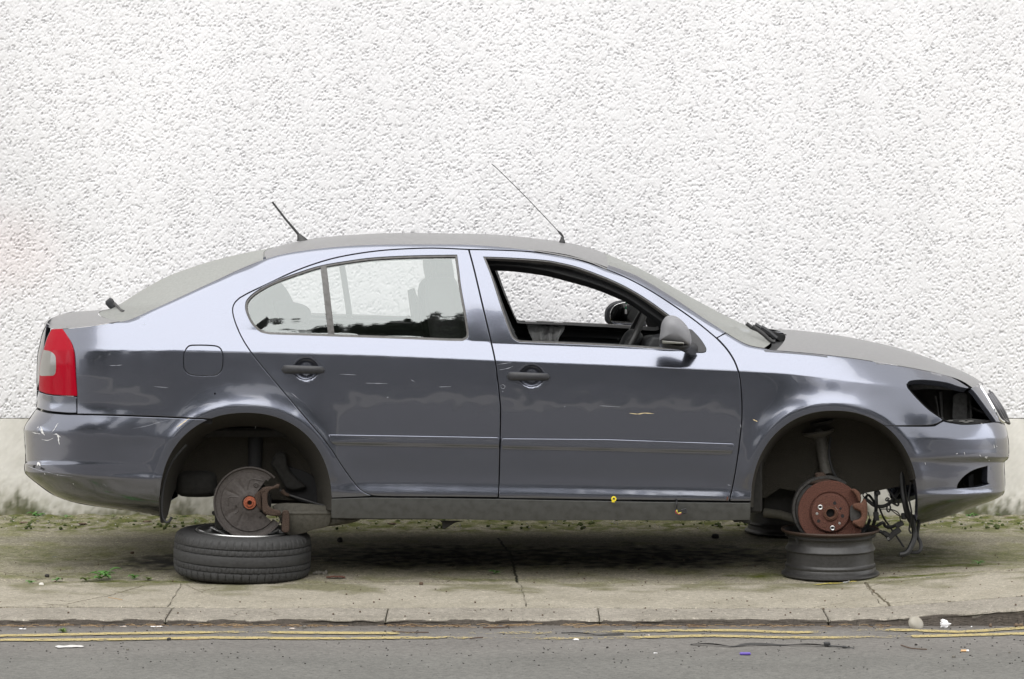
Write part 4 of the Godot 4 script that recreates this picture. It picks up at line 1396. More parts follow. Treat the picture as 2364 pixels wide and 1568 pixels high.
func front_brake() -> void:
	var c := Node3D.new()
	c.name = "front_brake"
	car.add_child(c, true)
	var cx := 1916.5
	var cy := 1183.5
	part("disc", soup_mesh(lathe([Vector2(0.070, -0.022), Vector2(0.142, -0.022), Vector2(0.144, -0.020), Vector2(0.144, -0.013), Vector2(0.138, -0.012), Vector2(0.138, -0.010), Vector2(0.144, -0.009), Vector2(0.144, -0.002), Vector2(0.142, 0), Vector2(0.094, 0), Vector2(0.092, -0.004), Vector2(0.088, -0.005), Vector2(0.086, 0.012), Vector2(0.084, 0.017), Vector2(0.079, 0.019), Vector2(0.036, 0.019), Vector2(0.034, 0.0205)], 64, disc_xf(cx, cy, 0.735)), 35), M.rust, c, "rusted brake disc")
	part("hub_ring", soup_mesh(lathe([Vector2(0.034, 0.018), Vector2(0.033, 0.026), Vector2(0.030, 0.028), Vector2(0.027, 0.027), Vector2(0.026, 0.030), Vector2(0.0225, 0.031), Vector2(0.020, 0.028), Vector2(0.0185, 0.0), Vector2(0.0, 0.0)], 36, disc_xf(cx, cy + 0.5, 0.735)), 35), M.rust_light, c)
	part("hub_bore", soup_mesh(lathe([Vector2(0.018, 0.0), Vector2(0, 0.0)], 20, disc_xf(cx, cy + 0.5, 0.7375))), M.black, c)
	var holes := [[780, 835, 1], [893, 803, 0], [953, 903, 0], [875, 997, 1], [767, 942, 0]]
	for h in holes:
		var p: Vector2 = px_(6, [h[0], h[1]])[0]
		if h[2]:
			part("wheel_bolt_hole", soup_mesh(lathe([Vector2(0.0115, 0.0), Vector2(0.0115, 0.002), Vector2(0.0085, 0.003), Vector2(0.006, 0.0015)], 18, disc_xf(p.x, p.y, 0.7535)), 35), M.steel, c, "bright metal ring round a bolt hole")
		part("bolt_hole", soup_mesh(lathe([Vector2(0.0062 if h[2] else 0.0078, 0.0), Vector2(0, 0.0)], 16, disc_xf(p.x, p.y, 0.7548 + 0.0003 * h[2]))), M.black, c)
	for q in [[755, 885, 0.0062, 1], [938, 845, 0.0055, 0], [930, 960, 0.0055, 1], [830, 800, 0.0055, 2], [815, 985, 0.006, 2]]:
		var p: Vector2 = px_(6, [q[0], q[1]])[0]
		part("disc_pin", soup_mesh(lathe([Vector2(q[2], 0.0), Vector2(q[2], 0.001), Vector2(q[2] * 0.7, 0.0018), Vector2(0, 0.0014)], 14, disc_xf(p.x, p.y, 0.754))), [M.black, M.steel_dull, M.rust_light][q[3]], c)
	# dust shield behind, open towards the caliper
	var t := PackedVector3Array()
	var o := on(1906, 1175.5, 0.69)
	var rr := [0.10, 0.135, 0.140, 0.150, 0.1525, 0.1525]
	var hh := [0.0, 0.0, 0.012, 0.013, 0.009, -0.02]
	for i in rr.size() - 1:
		for k in 54:
			var q := []
			for st in [[i, k], [i, k + 1], [i + 1, k + 1], [i + 1, k]]:
				var a: float = deg_to_rad(52.0 + 250.0 * st[1] / 54.0)
				q.append(o + Vector3(cos(a) * rr[st[0]], sin(a) * rr[st[0]], hh[st[0]]))
			t.append_array([q[0], q[2], q[1], q[0], q[3], q[2]])
	part("dust_shield", soup_mesh(t, 50), M.shield_grey, c)
	for k in 7:
		var a := deg_to_rad(62.0 + 24.0 * k)
		part("shield_hole", soup_mesh(blob(o + Vector3(cos(a) * 0.147, sin(a) * 0.147, 0.012), Vector3(0.0035, 0.0028, 0.0015), 1.0, Basis(), 8, 6)), M.black, c)
	var hanger := px_(6, [1016, 700, 1042, 690, 1070, 705, 1092, 730, 1098, 770, 1092, 795, 1075, 790, 1060, 750, 1040, 725])
	part("caliper_hanger", soup_mesh(plate(spl_closed(hanger, 2), 0.775, 0.73, 0.005), 50), M.rust_light, c)
	var cal := spl_closed(px_(6, [1030, 828, 1042, 803, 1100, 798, 1115, 770, 1140, 785, 1148, 850, 1146, 910, 1130, 965, 1105, 1000, 1060, 985, 1028, 962, 1040, 935, 1075, 930, 1098, 905, 1090, 870, 1050, 855]), 2)
	part("caliper", soup_mesh(plate(cal, 0.79, 0.69, 0.008), 60), M.rust_light, c, "rusted brake caliper")
	part("brake_pad", soup_mesh(plate(spl_closed(px_(6, [1015, 830, 1045, 815, 1100, 860, 1105, 910, 1070, 945, 1018, 940, 1010, 880]), 2), 0.758, 0.70, 0.003), 50), M.shield_grey, c)
	part("caliper_foot", soup_mesh(plate(px_(6, [1045, 985, 1095, 1000, 1100, 1025, 1085, 1050, 1060, 1045, 1040, 1060, 1010, 1080]), 0.745, 0.70, 0.004), 50), M.rust, c)
	# strut, spring seat, arm
	part("strut", soup_mesh(tube([on(1889, 995, 0.52), on(1900, 1040, 0.56), on(1910, 1098, 0.62)], [0.030, 0.029, 0.027], 16)), M.strut, c)
	part("spring_seat", soup_mesh(mixed(lathe([Vector2(0.03, -0.02), Vector2(0.066, -0.005), Vector2(0.075, 0.004), Vector2(0.072, 0.012), Vector2(0.03, 0.004), Vector2(0, 0.004)], 28, Transform3D(Basis(Vector3(0, 0, 1), 0.14), on(1889, 1000, 0.54))), Transform3D())), M.strut, c)
	part("spring_seat", soup_mesh(mixed(lathe([Vector2(0.03, -0.02), Vector2(0.058, -0.005), Vector2(0.06, 0.004), Vector2(0.03, 0.008), Vector2(0, 0.008)], 28, Transform3D(Basis(Vector3(0, 0, 1), 0.2), on(1896, 974, 0.52))), Transform3D())), M.under, c)
	part("knuckle", soup_mesh(plate(spl_closed(px_(6, [735, 575, 765, 562, 810, 565, 830, 590, 860, 600, 870, 660, 700, 660, 690, 625, 740, 610]), 2), 0.70, 0.62, 0.008), 60), M.rust_dark, c)
	part("brake_hose", soup_mesh(tube(curve3([on(1918, 1010, 0.6), on(1914, 1050, 0.64), on(1924, 1090, 0.66), on(1935, 1108, 0.66)], 4), 0.006, 8)), M.black, c)
	part("suspension_arm", soup_mesh(plate(spl_closed(px_(6, [345, 690, 450, 660, 560, 640, 600, 700, 590, 940, 520, 930, 420, 905, 340, 900, 335, 800]), 2), 0.45, 0.2, 0.01), 50), M.under, c)
	part("arm_tube", soup_mesh(tube([on(1764, 1184, 0.5), on(1800, 1188, 0.52), on(1838, 1200, 0.58)], [0.022, 0.02, 0.02], 12)), M.arm, c)

func wiring() -> void:
	var runs := [
		[[1242, 555, 1222, 640, 1213, 720, 1216, 800, 1212, 880, 1200, 950, 1168, 1040], 0.0085, 0.50],
		[[1245, 560, 1290, 660, 1340, 740, 1385, 795, 1382, 822, 1340, 800, 1300, 775], 0.0048, 0.52],
		[[1400, 560, 1412, 650, 1395, 705, 1350, 770, 1290, 822, 1210, 825, 1160, 790, 1120, 760], 0.0085, 0.48],
		[[1412, 560, 1424, 700, 1440, 800, 1462, 890, 1500, 965], 0.014, 0.55],
		[[1485, 640, 1468, 750, 1480, 820, 1490, 880, 1480, 960, 1472, 1010, 1490, 1040], 0.0042, 0.60],
		[[1490, 900, 1510, 1000, 1512, 1070, 1490, 1130, 1455, 1190, 1400, 1205], 0.013, 0.56],
		[[1550, 950, 1535, 1050, 1560, 1110, 1562, 1160, 1535, 1186, 1480, 1185], 0.0085, 0.54],
		[[1240, 840, 1275, 920, 1320, 985, 1380, 1070, 1430, 1145], 0.0045, 0.46],
		[[1195, 1000, 1240, 968, 1272, 957, 1290, 985, 1345, 985, 1395, 955], 0.0075, 0.50],
		[[1180, 1035, 1230, 1020, 1275, 1040, 1300, 1062], 0.008, 0.52],
		[[1240, 850, 1330, 852, 1390, 882, 1404, 945], 0.0026, 0.55],
		[[1125, 765, 1112, 738, 1128, 720, 1146, 735], 0.0028, 0.55],
		[[1320, 770, 1300, 762, 1288, 778, 1305, 788, 1325, 780], 0.003, 0.56],
		[[1302, 825, 1298, 855, 1312, 872, 1326, 850, 1322, 820], 0.0036, 0.55],
		[[1166, 930, 1140, 1000, 1112, 1034], 0.0075, 0.58],
		[[1152, 870, 1160, 900, 1164, 935], 0.0018, 0.6],
		[[1190, 610, 1225, 680, 1215, 760], 0.008, 0.42],
		[[1330, 855, 1400, 905, 1435, 900], 0.0024, 0.5],
		[[1120, 800, 1150, 740, 1190, 780, 1215, 840], 0.006, 0.46],
	]
	for r in runs:
		var pts := []
		for p in px_(6, r[0]):
			pts.append(on(p.x, p.y, r[2] + 0.02 * sin(p.y * 0.05)))
		part("cable", soup_mesh(tube(curve3(pts, 4), r[1], 8)), M.rubber, car)
	for q in [[1395, 968, 0.02, 0.011, 0.5], [1375, 1022, 0.019, 0.013, 0.6], [1330, 1060, 0.024, 0.012, 0.75], [1290, 1040, 0.016, 0.01, -0.5], [1430, 905, 0.012, 0.014, 0.0], [1215, 905, 0.012, 0.02, 0.1], [1228, 725, 0.011, 0.009, 0.2]]:
		var p: Vector2 = px_(6, [q[0], q[1]])[0]
		part("connector", soup_mesh(box(on(p.x, p.y, 0.53), Vector3(q[2], q[3], 0.011), 0.003, Basis(Vector3.BACK, q[4]))), M.plastic_dark, car)
	var e := px_(6, [1308, 1080])[0]
	part("cable_eye", soup_mesh(lathe([Vector2(0.003, -0.001), Vector2(0.0055, -0.001), Vector2(0.0055, 0.001), Vector2(0.003, 0.001)], 12, disc_xf(e.x, e.y, 0.55))), M.steel_dull, car)

func cabin() -> void:
	# dashboard and wheel
	part("dashboard", soup_mesh(plate(spl_closed(px_(4, [1560, 905, 1565, 870, 1600, 820, 1660, 795, 1750, 790, 1900, 800, 2150, 850, 2150, 1100, 1600, 1100]), 2), 0.70, -0.70, 0.02), 50), M.trim, car)
	part("instrument_hood", soup_mesh(blob(on(1506, 797, 0.37), Vector3(0.055, 0.045, 0.17), 0.8)), M.trim, car)
	var sw := Node3D.new()
	sw.name = "steering_wheel"
	car.add_child(sw, true)
	var o := on(1452, 792, 0.37)
	var ax := Vector3(-0.90, 0.44, 0.0).normalized()
	var u := Vector3(0, 0, 1)
	var v := ax.cross(u).normalized()
	var pts := []
	for k in 41:
		var a := TAU * k / 40
		pts.append(o + (u * cos(a) + v * sin(a)) * 0.178)
	part("rim", soup_mesh(tube(pts, 0.0165, 12, false)), M.rubber_soft, sw)
	part("boss", soup_mesh(blob(o - ax * 0.01, Vector3(0.05, 0.07, 0.075), 0.8, Basis(Vector3.BACK, -0.45))), M.trim, sw)
	for k in [0.0, PI, -PI / 2]:
		part("spoke", soup_mesh(tube([o, o + (u * cos(k) + v * sin(k)) * 0.17], [0.03, 0.014], 8)), M.trim, sw)
	part("column", soup_mesh(tube([o, o - ax * 0.25], 0.04, 10)), M.trim, sw)
	# front seats pushed back and the rear bench
	for s in [[1041, 0.36, 0.0], [1024, -0.36, 0.02]]:
		var seat := Node3D.new()
		seat.name = "front_seat" if s[1] > 0 else "front_seat_001"
		car.add_child(seat, true)
		var b := Basis(Vector3.BACK, 0.16 + s[2])
		var p := on(s[0], 742, s[1])
		part("backrest", soup_mesh(blob(p + Vector3(0, -0.12, 0), Vector3(0.085, 0.34, 0.25), 0.45, b), 60), M.seat, seat)
		part("headrest", soup_mesh(blob(p + b * Vector3(0.0, 0.245, 0), Vector3(0.05, 0.095, 0.13), 0.6, b), 60), M.seat, seat)
		part("cushion", soup_mesh(blob(p + Vector3(0.27, -0.42, 0), Vector3(0.30, 0.085, 0.26), 0.45), 60), M.seat, seat)
	var far_panel := px_(3, [1582, 425, 1640, 402, 1690, 545, 1690, 760, 1625, 760])
	part("seat_side_panel", soup_mesh(plate(far_panel, -0.14, -0.5, 0.012)), M.seat, car)
	var bench := Node3D.new()
	bench.name = "rear_bench"
	car.add_child(bench, true)
	var bb := Basis(Vector3.BACK, 0.42)
	part("backrest", soup_mesh(blob(on(655, 800, 0.0), Vector3(0.09, 0.30, 0.66), 0.35, bb), 60), M.seat, bench)
	for s in [0.42, -0.36, 0.0]:
		part("headrest", soup_mesh(blob(on(652 + (0.42 - s) * 12.0, 726, s), Vector3(0.12, 0.062, 0.13), 0.75, Basis(Vector3.BACK, -0.1)), 60), M.seat, bench)
	part("cushion", soup_mesh(blob(on(800, 960, 0.0), Vector3(0.28, 0.1, 0.66), 0.4), 60), M.seat, bench)
	part("parcel_shelf", soup_mesh(span_box(330, 600, 762, 768, 0.6, -0.6)), M.trim, car)
	# stripped inner side of the far door: pressed ridges
	var rows := [[-1.0, -0.80], [0.5, -0.775], [5, -0.768], [18, -0.765], [26, -0.756], [34, -0.756], [36, -0.745], [38, -0.756], [48, -0.757], [52, -0.750], [54, -0.757], [75, -0.757], [110, -0.75], [250, -0.75]]
	for span in [[1080, 1680], [560, 1076]]:
		var g := []
		for r in rows:
			var row := []
			for i in 31:
				var x := lerpf(span[0], span[1], i / 30.0)
				row.append(on(x, 752.0 + (x - 1182.0) * 0.037 + r[0], r[1]))
			g.append(row)
		var acc := Acc.new()
		net(acc, g)
		var n := part("door_inner_panel", acc.mesh(), M.inner_paint, car)
		if span[0] > 1000:
			n.set_meta("label", "stripped inner side of the far front door")
	for k in 2:  # pale tubes standing in for highlights along the pressed ridges
		var bar := []
		for i in 13:
			var x := lerpf(1100.0, 1600.0, i / 12.0)
			bar.append(on(x, 752.0 + (x - 1182.0) * 0.037 + [8.3, 12.8][k], -0.757))
		part("ridge_highlight", soup_mesh(tube(bar, [0.0028, 0.0036][k], 8)), M.ridge_glint, car)
	part("panel_screw", soup_mesh(lathe([Vector2(0.005, 0), Vector2(0.005, 0.002), Vector2(0.003, 0.003), Vector2(0, 0.0015)], 12, disc_xf(1428, 784, -0.754))), M.steel, car)

func chip(pts: PackedVector2Array, wide: float, f: Callable, m: Material) -> void:   # scratch through the paint: a sliver on the surface
	var g := []
	var up := []
	var dn := []
	var line := spl(pts, 4)
	for i in line.size():
		var t := (line[mini(i + 1, line.size() - 1)] - line[maxi(i - 1, 0)]).normalized()
		var k := wide * (0.25 + 0.75 * absf(sin(i * 2.3 + line[0].x))) * sin(PI * (i + 0.4) / line.size())
		var p := line[i] + Vector2(t.y, -t.x) * k
		var q := line[i] - Vector2(t.y, -t.x) * k
		up.append(on(p.x, p.y, f.call(p) + 0.0006))
		dn.append(on(q.x, q.y, f.call(q) + 0.0006))
	g = [up, dn]
	var acc := Acc.new()
	net(acc, g, false, true)
	part("scratch", acc.mesh(), m, car)

func wear() -> void:
	var rbw := func(p: Vector2) -> float: return rear_bumper_w(p.x, p.y)
	var bww := func(p: Vector2) -> float: return body_w(p.x, p.y)
	for s in [[[340, 1235, 352, 1262, 360, 1290, 375, 1312], 2.0], [[312, 1252, 326, 1240], 0.9], [[350, 1248, 345, 1275, 358, 1300], 1.2], [[430, 1290, 455, 1265, 478, 1225, 492, 1208], 0.7], [[452, 1306, 478, 1303, 492, 1330, 494, 1362, 502, 1392], 1.8], [[488, 1308, 508, 1328], 1.2], [[350, 1345, 400, 1355, 450, 1335], 0.7], [[268, 1285, 300, 1295, 340, 1300], 0.8]]:
		chip(px_(1, s[0]), s[1], rbw, M.chip)
	chip(px_(1, [1490, 1243, 1520, 1225, 1560, 1195, 1598, 1168]), 1.1, rbw, M.chip_yellow)
	chip(px_(1, [1120, 1255, 1230, 1235, 1330, 1205, 1450, 1175]), 0.35, rbw, M.chip_dull)
	chip(px_(2, [242, 432, 250, 410, 262, 432]), 2.6, rbw, M.chip)
	for s in [[[290, 478, 292, 488], 0.8], [[372, 490, 378, 492], 0.8], [[475, 545, 482, 552], 0.6]]:
		chip(px_(2, s[0]), s[1], rbw, M.chip)
	for s in [[[920, 722, 980, 722, 1030, 718], 0.5], [[1180, 312, 1210, 314], 0.7], [[1205, 375, 1222, 376], 0.7], [[1300, 900, 1420, 910], 0.4]]:
		chip(px_(1, s[0]), s[1], bww, M.chip_dull)
	for s in [[[1230, 1209, 1320, 1211, 1415, 1213], 0.55], [[1850, 1241, 1950, 1239], 0.55], [[1005, 1133, 1150, 1140], 0.4], [[1610, 1180, 1650, 1200], 0.4], [[600, 1290, 660, 1340], 0.45], [[1410, 1330, 1420, 1328], 0.8]]:
		chip(px_(3, s[0]), s[1], bww, M.chip_dull)
	for s in [[[316, 1052, 380, 1042, 432, 1037], 0.55], [[330, 1098, 400, 1085, 450, 1065], 0.55], [[340, 1230, 350, 1250, 370, 1255, 380, 1235, 362, 1222, 340, 1230], 0.5], [[360, 1275, 362, 1282], 0.8], [[1180, 1400, 1350, 1410], 0.4], [[880, 1408, 888, 1409], 0.6]]:
		chip(px_(4, s[0]), s[1], bww, M.chip_dull)
	chip(px_(4, [1425, 1462, 1500, 1470, 1560, 1462, 1640, 1468]), 1.3, bww, M.chip_yellow)
	chip(px_(5, [255, 835, 275, 845, 292, 852]), 1.2, bww, M.chip_yellow)
	for s in [[[60, 1345, 85, 1350], 0.5], [[160, 870, 164, 900], 0.6], [[1850, 1085, 1880, 1095], 0.0]]:
		if s[1] > 0.0:
			chip(px_(5, s[0]), s[1], bww, M.chip_dull)
	var fbw := func(p: Vector2) -> float: return front_bumper_w(p.x, p.y)
	for s in [[[1835, 1105, 1850, 1100], 0.8], [[1900, 1090, 1906, 1110], 0.7], [[2060, 1130, 2085, 1128], 1.0], [[2065, 1137, 2080, 1136], 0.7], [[2090, 1155, 2098, 1157], 0.9], [[1595, 1170, 1600, 1190], 0.5], [[2020, 1110, 2030, 1125], 0.6], [[2130, 1030, 2136, 1060], 0.7], [[2150, 1040, 2156, 1050], 0.6]]:
		chip(px_(5, s[0]), s[1], fbw, M.chip)
	chip(px_(8, [2192, 625, 2186, 650]), 2.2, bww, M.rust)
	# split lower corner of the rear bumper
	for r in [[[170, 402, 178, 405, 176, 414, 168, 412], 0], [[214, 428, 232, 424, 228, 446, 212, 444], 0], [[266, 438, 292, 452, 286, 460, 262, 450], 0]]:
		var poly := px_(2, r[0])
		var f := func(p: Vector2) -> Vector3: return on(p.x, p.y, rear_bumper_w(p.x, p.y) + 0.0008)
		panel("bumper_split", poly, [], f, M.black, {"flange": 0.0, "gap": 0.0, "step": 3.0})
	# plastic lower edge, duller than the paint
	for s in [[[158, 425, 200, 440, 260, 462, 300, 472], 0.8], [[300, 470, 380, 490, 470, 500], 0.5]]:
		chip(px_(2, s[0]), s[1], rbw, M.chip_dull)

# ------------------------------------------------------------------ the place
const WALL_Z := -2.14
const ROAD_Y := -0.068
const PAVE_X0 := -3.6
const PAVE_X1 := 3.6

func rise(x: float, z: float) -> float:
	return 0.066 * smoothstep(1.35, 2.55, x) * smoothstep(-0.9, 0.3, z)

func pave_y(x: float, z: float) -> float:
	var y := -FALL * z + rise(x, z)
	return y + rough_noise.get_noise_2d(x * 3.0, z * 3.0) * 0.004

func noise_bytes(w: int, h: int, freq: float, seed_: int, oct := 3, kind := FastNoiseLite.TYPE_SIMPLEX_SMOOTH) -> PackedByteArray:
	var n := FastNoiseLite.new()
	n.noise_type = kind
	n.frequency = freq
	n.fractal_octaves = oct
	n.seed = seed_
	return n.get_image(w, h, false, false, true).get_data()

func scratch_line(img: Image, pts: Array, wide: float, col: Color, to_px: Callable, seed_: int) -> void:   # a crack drawn into the ground's own plan
	var r := RandomNumberGenerator.new()
	r.seed = seed_
	for i in pts.size() - 1:
		var a: Vector2 = to_px.call(pts[i])
		var b: Vector2 = to_px.call(pts[i + 1])
		var n := int(a.distance_to(b) * 1.5) + 1
		var j := Vector2.ZERO
		for k in n:
			j += Vector2(r.randf_range(-0.5, 0.5), r.randf_range(-0.5, 0.5))
			j *= 0.93
			var p := a.lerp(b, float(k) / n) + j
			var ww := wide * r.randf_range(0.6, 1.3)
			for dy in range(-2, 3):
				for dx in range(-2, 3):
					var d := Vector2(dx, dy).length()
					if d < ww:
						var x := int(p.x) + dx
						var y := int(p.y) + dy
						if x >= 0 and y >= 0 and x < img.get_width() and y < img.get_height():
							img.set_pixel(x, y, img.get_pixel(x, y).lerp(col, 0.75))

func ground_point(px: float, py: float) -> Vector2:
	var p := on_ground(px, py)
	return Vector2(p.x, p.z)

# Plan texture of a strip of ground; fill(x, z, noises at that pixel) gives the colour painted there.
func plan_texture(x0: float, x1: float, z0: float, z1: float, w: int, h: int, paint: Callable, cracks: Array) -> ImageTexture:
	var img: Image = paint.call(w, h)
	var to_px := func(p: Vector2) -> Vector2: return Vector2((p.x - x0) / (x1 - x0) * w, (p.y - z0) / (z1 - z0) * h)
	var k := 0
	for c in cracks:
		k += 1
		scratch_line(img, c[0], c[1], c[2], to_px, 77 + k)
	return ImageTexture.create_from_image(img)

func tarmac_image(w: int, h: int) -> Image:            # pavement tarmac, x PAVE_X0..PAVE_X1, z WALL_Z..0.1
	var a := noise_bytes(w, h, 0.35, 3, 2)
	var b := noise_bytes(w, h, 0.012, 4, 4)
	var c := noise_bytes(w, h, 0.03, 5, 4)
	var s := noise_bytes(w, h, 0.20, 6, 1)
	var mo := noise_bytes(w, h, 0.085, 7, 3)
	var out := PackedByteArray()
	out.resize(w * h * 3)
	var grey := Vector3(0.225, 0.205, 0.158)
	var green := Vector3(0.152, 0.148, 0.075)
	var moss := Vector3(0.082, 0.09, 0.02)
	var dark := Vector3(0.014, 0.0125, 0.010)  # oil-dark tarmac, deepened to paint in the shade under the car
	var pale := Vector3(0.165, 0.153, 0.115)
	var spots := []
	for q in [[1000, 1285, 0.75, 0.44, 0.95], [1500, 1285, 0.75, 0.44, 0.95], [460, 1290, 0.34, 0.22, 0.85], [380, 1300, 0.28, 0.30, 0.8], [140, 1300, 0.35, 0.16, 0.3], [2110, 1275, 0.2, 0.22, 0.6], [2060, 1290, 0.3, 0.2, 0.55]]:  # dark patches, mostly painted shade below the car
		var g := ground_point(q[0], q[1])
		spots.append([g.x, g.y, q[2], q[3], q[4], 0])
	for q in [[1760, 1330, 0.22, 0.07, 0.9], [2200, 1315, 0.28, 0.09, 1.0], [2180, 1290, 0.22, 0.06, 0.6], [1120, 1340, 0.25, 0.06, 0.6], [300, 1343, 0.4, 0.05, 0.8], [150, 1330, 0.5, 0.10, 0.5], [2120, 1340, 0.3, 0.05, 0.9], [60, 1280, 0.6, 0.35, 0.45], [2300, 1290, 0.6, 0.45, 0.5]]:
		var g := ground_point(q[0], q[1])
		spots.append([g.x, g.y, q[2], q[3], q[4], 1])
	for y in h:
		var z := lerpf(WALL_Z, 0.1, (y + 0.5) / h)
		for x in w:
			var i := y * w + x
			var na := a[i] / 255.0
			var nb := b[i] / 255.0
			var nc := c[i] / 255.0
			var wx := lerpf(PAVE_X0, PAVE_X1, (x + 0.5) / w)
			var col := grey
			var gr := clampf((nb - 0.42) * 2.6, 0.0, 1.0) * 0.8
			# greener towards the wall
			if z < -0.2:
				gr = clampf(gr + 0.25, 0.0, 1.0)
			col = col.lerp(green, gr * 0.9)
			# pale worn strip, then moss and grit along the wall foot
			var e := z + (nb - 0.5) * 0.12
			if e > -1.42 and e < -1.24:
				col = col.lerp(pale, 0.65)
			elif e < -1.55:
				col = col.lerp(moss, clampf((nc - 0.36) * 3.0, 0.0, 1.0) * clampf((-1.5 - e) * 5.0, 0.0, 1.0))
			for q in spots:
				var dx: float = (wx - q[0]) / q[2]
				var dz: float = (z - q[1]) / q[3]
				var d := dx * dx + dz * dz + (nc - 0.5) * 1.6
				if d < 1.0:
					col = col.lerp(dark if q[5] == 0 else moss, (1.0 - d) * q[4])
			var k := (0.45 + 1.1 * na) * (0.72 + 0.56 * (mo[i] / 255.0))
			if s[i] > 226:
				k *= 1.9
			elif s[i] < 34:
				k *= 0.5
			var o := i * 3
			out[o] = int(255.0 * pow(clampf(col.x * k, 0.0, 1.0), 0.4545))
			out[o + 1] = int(255.0 * pow(clampf(col.y * k, 0.0, 1.0), 0.4545))
			out[o + 2] = int(255.0 * pow(clampf(col.z * k, 0.0, 1.0), 0.4545))
	return Image.create_from_data(w, h, false, Image.FORMAT_RGB8, out)

func stone_image(w: int, h: int, base: Vector3, second: Vector3, grain: float, seed_: int, edge_green: float) -> Image:
	var a := noise_bytes(w, h, 0.45, seed_, 2)
	var b := noise_bytes(w, h, 0.010, seed_ + 1, 4)
	var s := noise_bytes(w, h, 0.22, seed_ + 2, 1)
	var mo := noise_bytes(w, h, 0.09, seed_ + 3, 3)
	var out := PackedByteArray()
	out.resize(w * h * 3)
	for y in h:
		var t := float(y) / h
		for x in w:
			var i := y * w + x
			var nb := b[i] / 255.0
			var col := base.lerp(second, clampf((nb - 0.3) * 1.8, 0.0, 1.0))
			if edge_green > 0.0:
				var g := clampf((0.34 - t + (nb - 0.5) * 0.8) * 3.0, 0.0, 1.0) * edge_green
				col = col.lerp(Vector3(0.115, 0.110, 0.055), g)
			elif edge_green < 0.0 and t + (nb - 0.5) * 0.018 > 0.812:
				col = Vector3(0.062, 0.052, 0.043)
			var k := (1.0 + grain * (a[i] / 255.0 - 0.5)) * (0.80 + 0.40 * (mo[i] / 255.0))
			if s[i] > 230:
				k *= 1.0 + grain
			elif s[i] < 30:
				k *= 1.0 - grain * 0.6
			var o := i * 3
			out[o] = int(255.0 * pow(clampf(col.x * k, 0.0, 1.0), 0.4545))
			out[o + 1] = int(255.0 * pow(clampf(col.y * k, 0.0, 1.0), 0.4545))
			out[o + 2] = int(255.0 * pow(clampf(col.z * k, 0.0, 1.0), 0.4545))
	return Image.create_from_data(w, h, false, Image.FORMAT_RGB8, out)

func plan_mat(t: Texture2D, rough: float, bump: Texture2D, depth: float, scale: float) -> StandardMaterial3D:
	var m := mat(Color.WHITE, rough)
	m.albedo_texture = t
	m.metallic_specular = 0.35
	if bump:
		m.heightmap_enabled = true
		m.heightmap_texture = bump
		m.heightmap_scale = depth
	return m

func rect_poly(x0: float, x1: float, z0: float, z1: float, jag := 0.0, seed_ := 1) -> PackedVector2Array:
	var out := PackedVector2Array()
	var n := FastNoiseLite.new()
	n.seed = seed_
	n.frequency = 3.0
	var m := int((x1 - x0) / 0.03)
	for i in m + 1:
		out.append(Vector2(lerpf(x0, x1, float(i) / m), z0))
	for i in m + 1:
		var x := lerpf(x1, x0, float(i) / m)
		out.append(Vector2(x, z1 + jag * n.get_noise_2d(x, 0.0) + jag * 0.6 * n.get_noise_2d(x * 5.0, 9.0)))
	return out

func build_place() -> void:
	rough_noise.frequency = 0.35
	rough_noise.seed = 8
	build_wall()
	build_pavement()
	build_road()
	build_beyond()

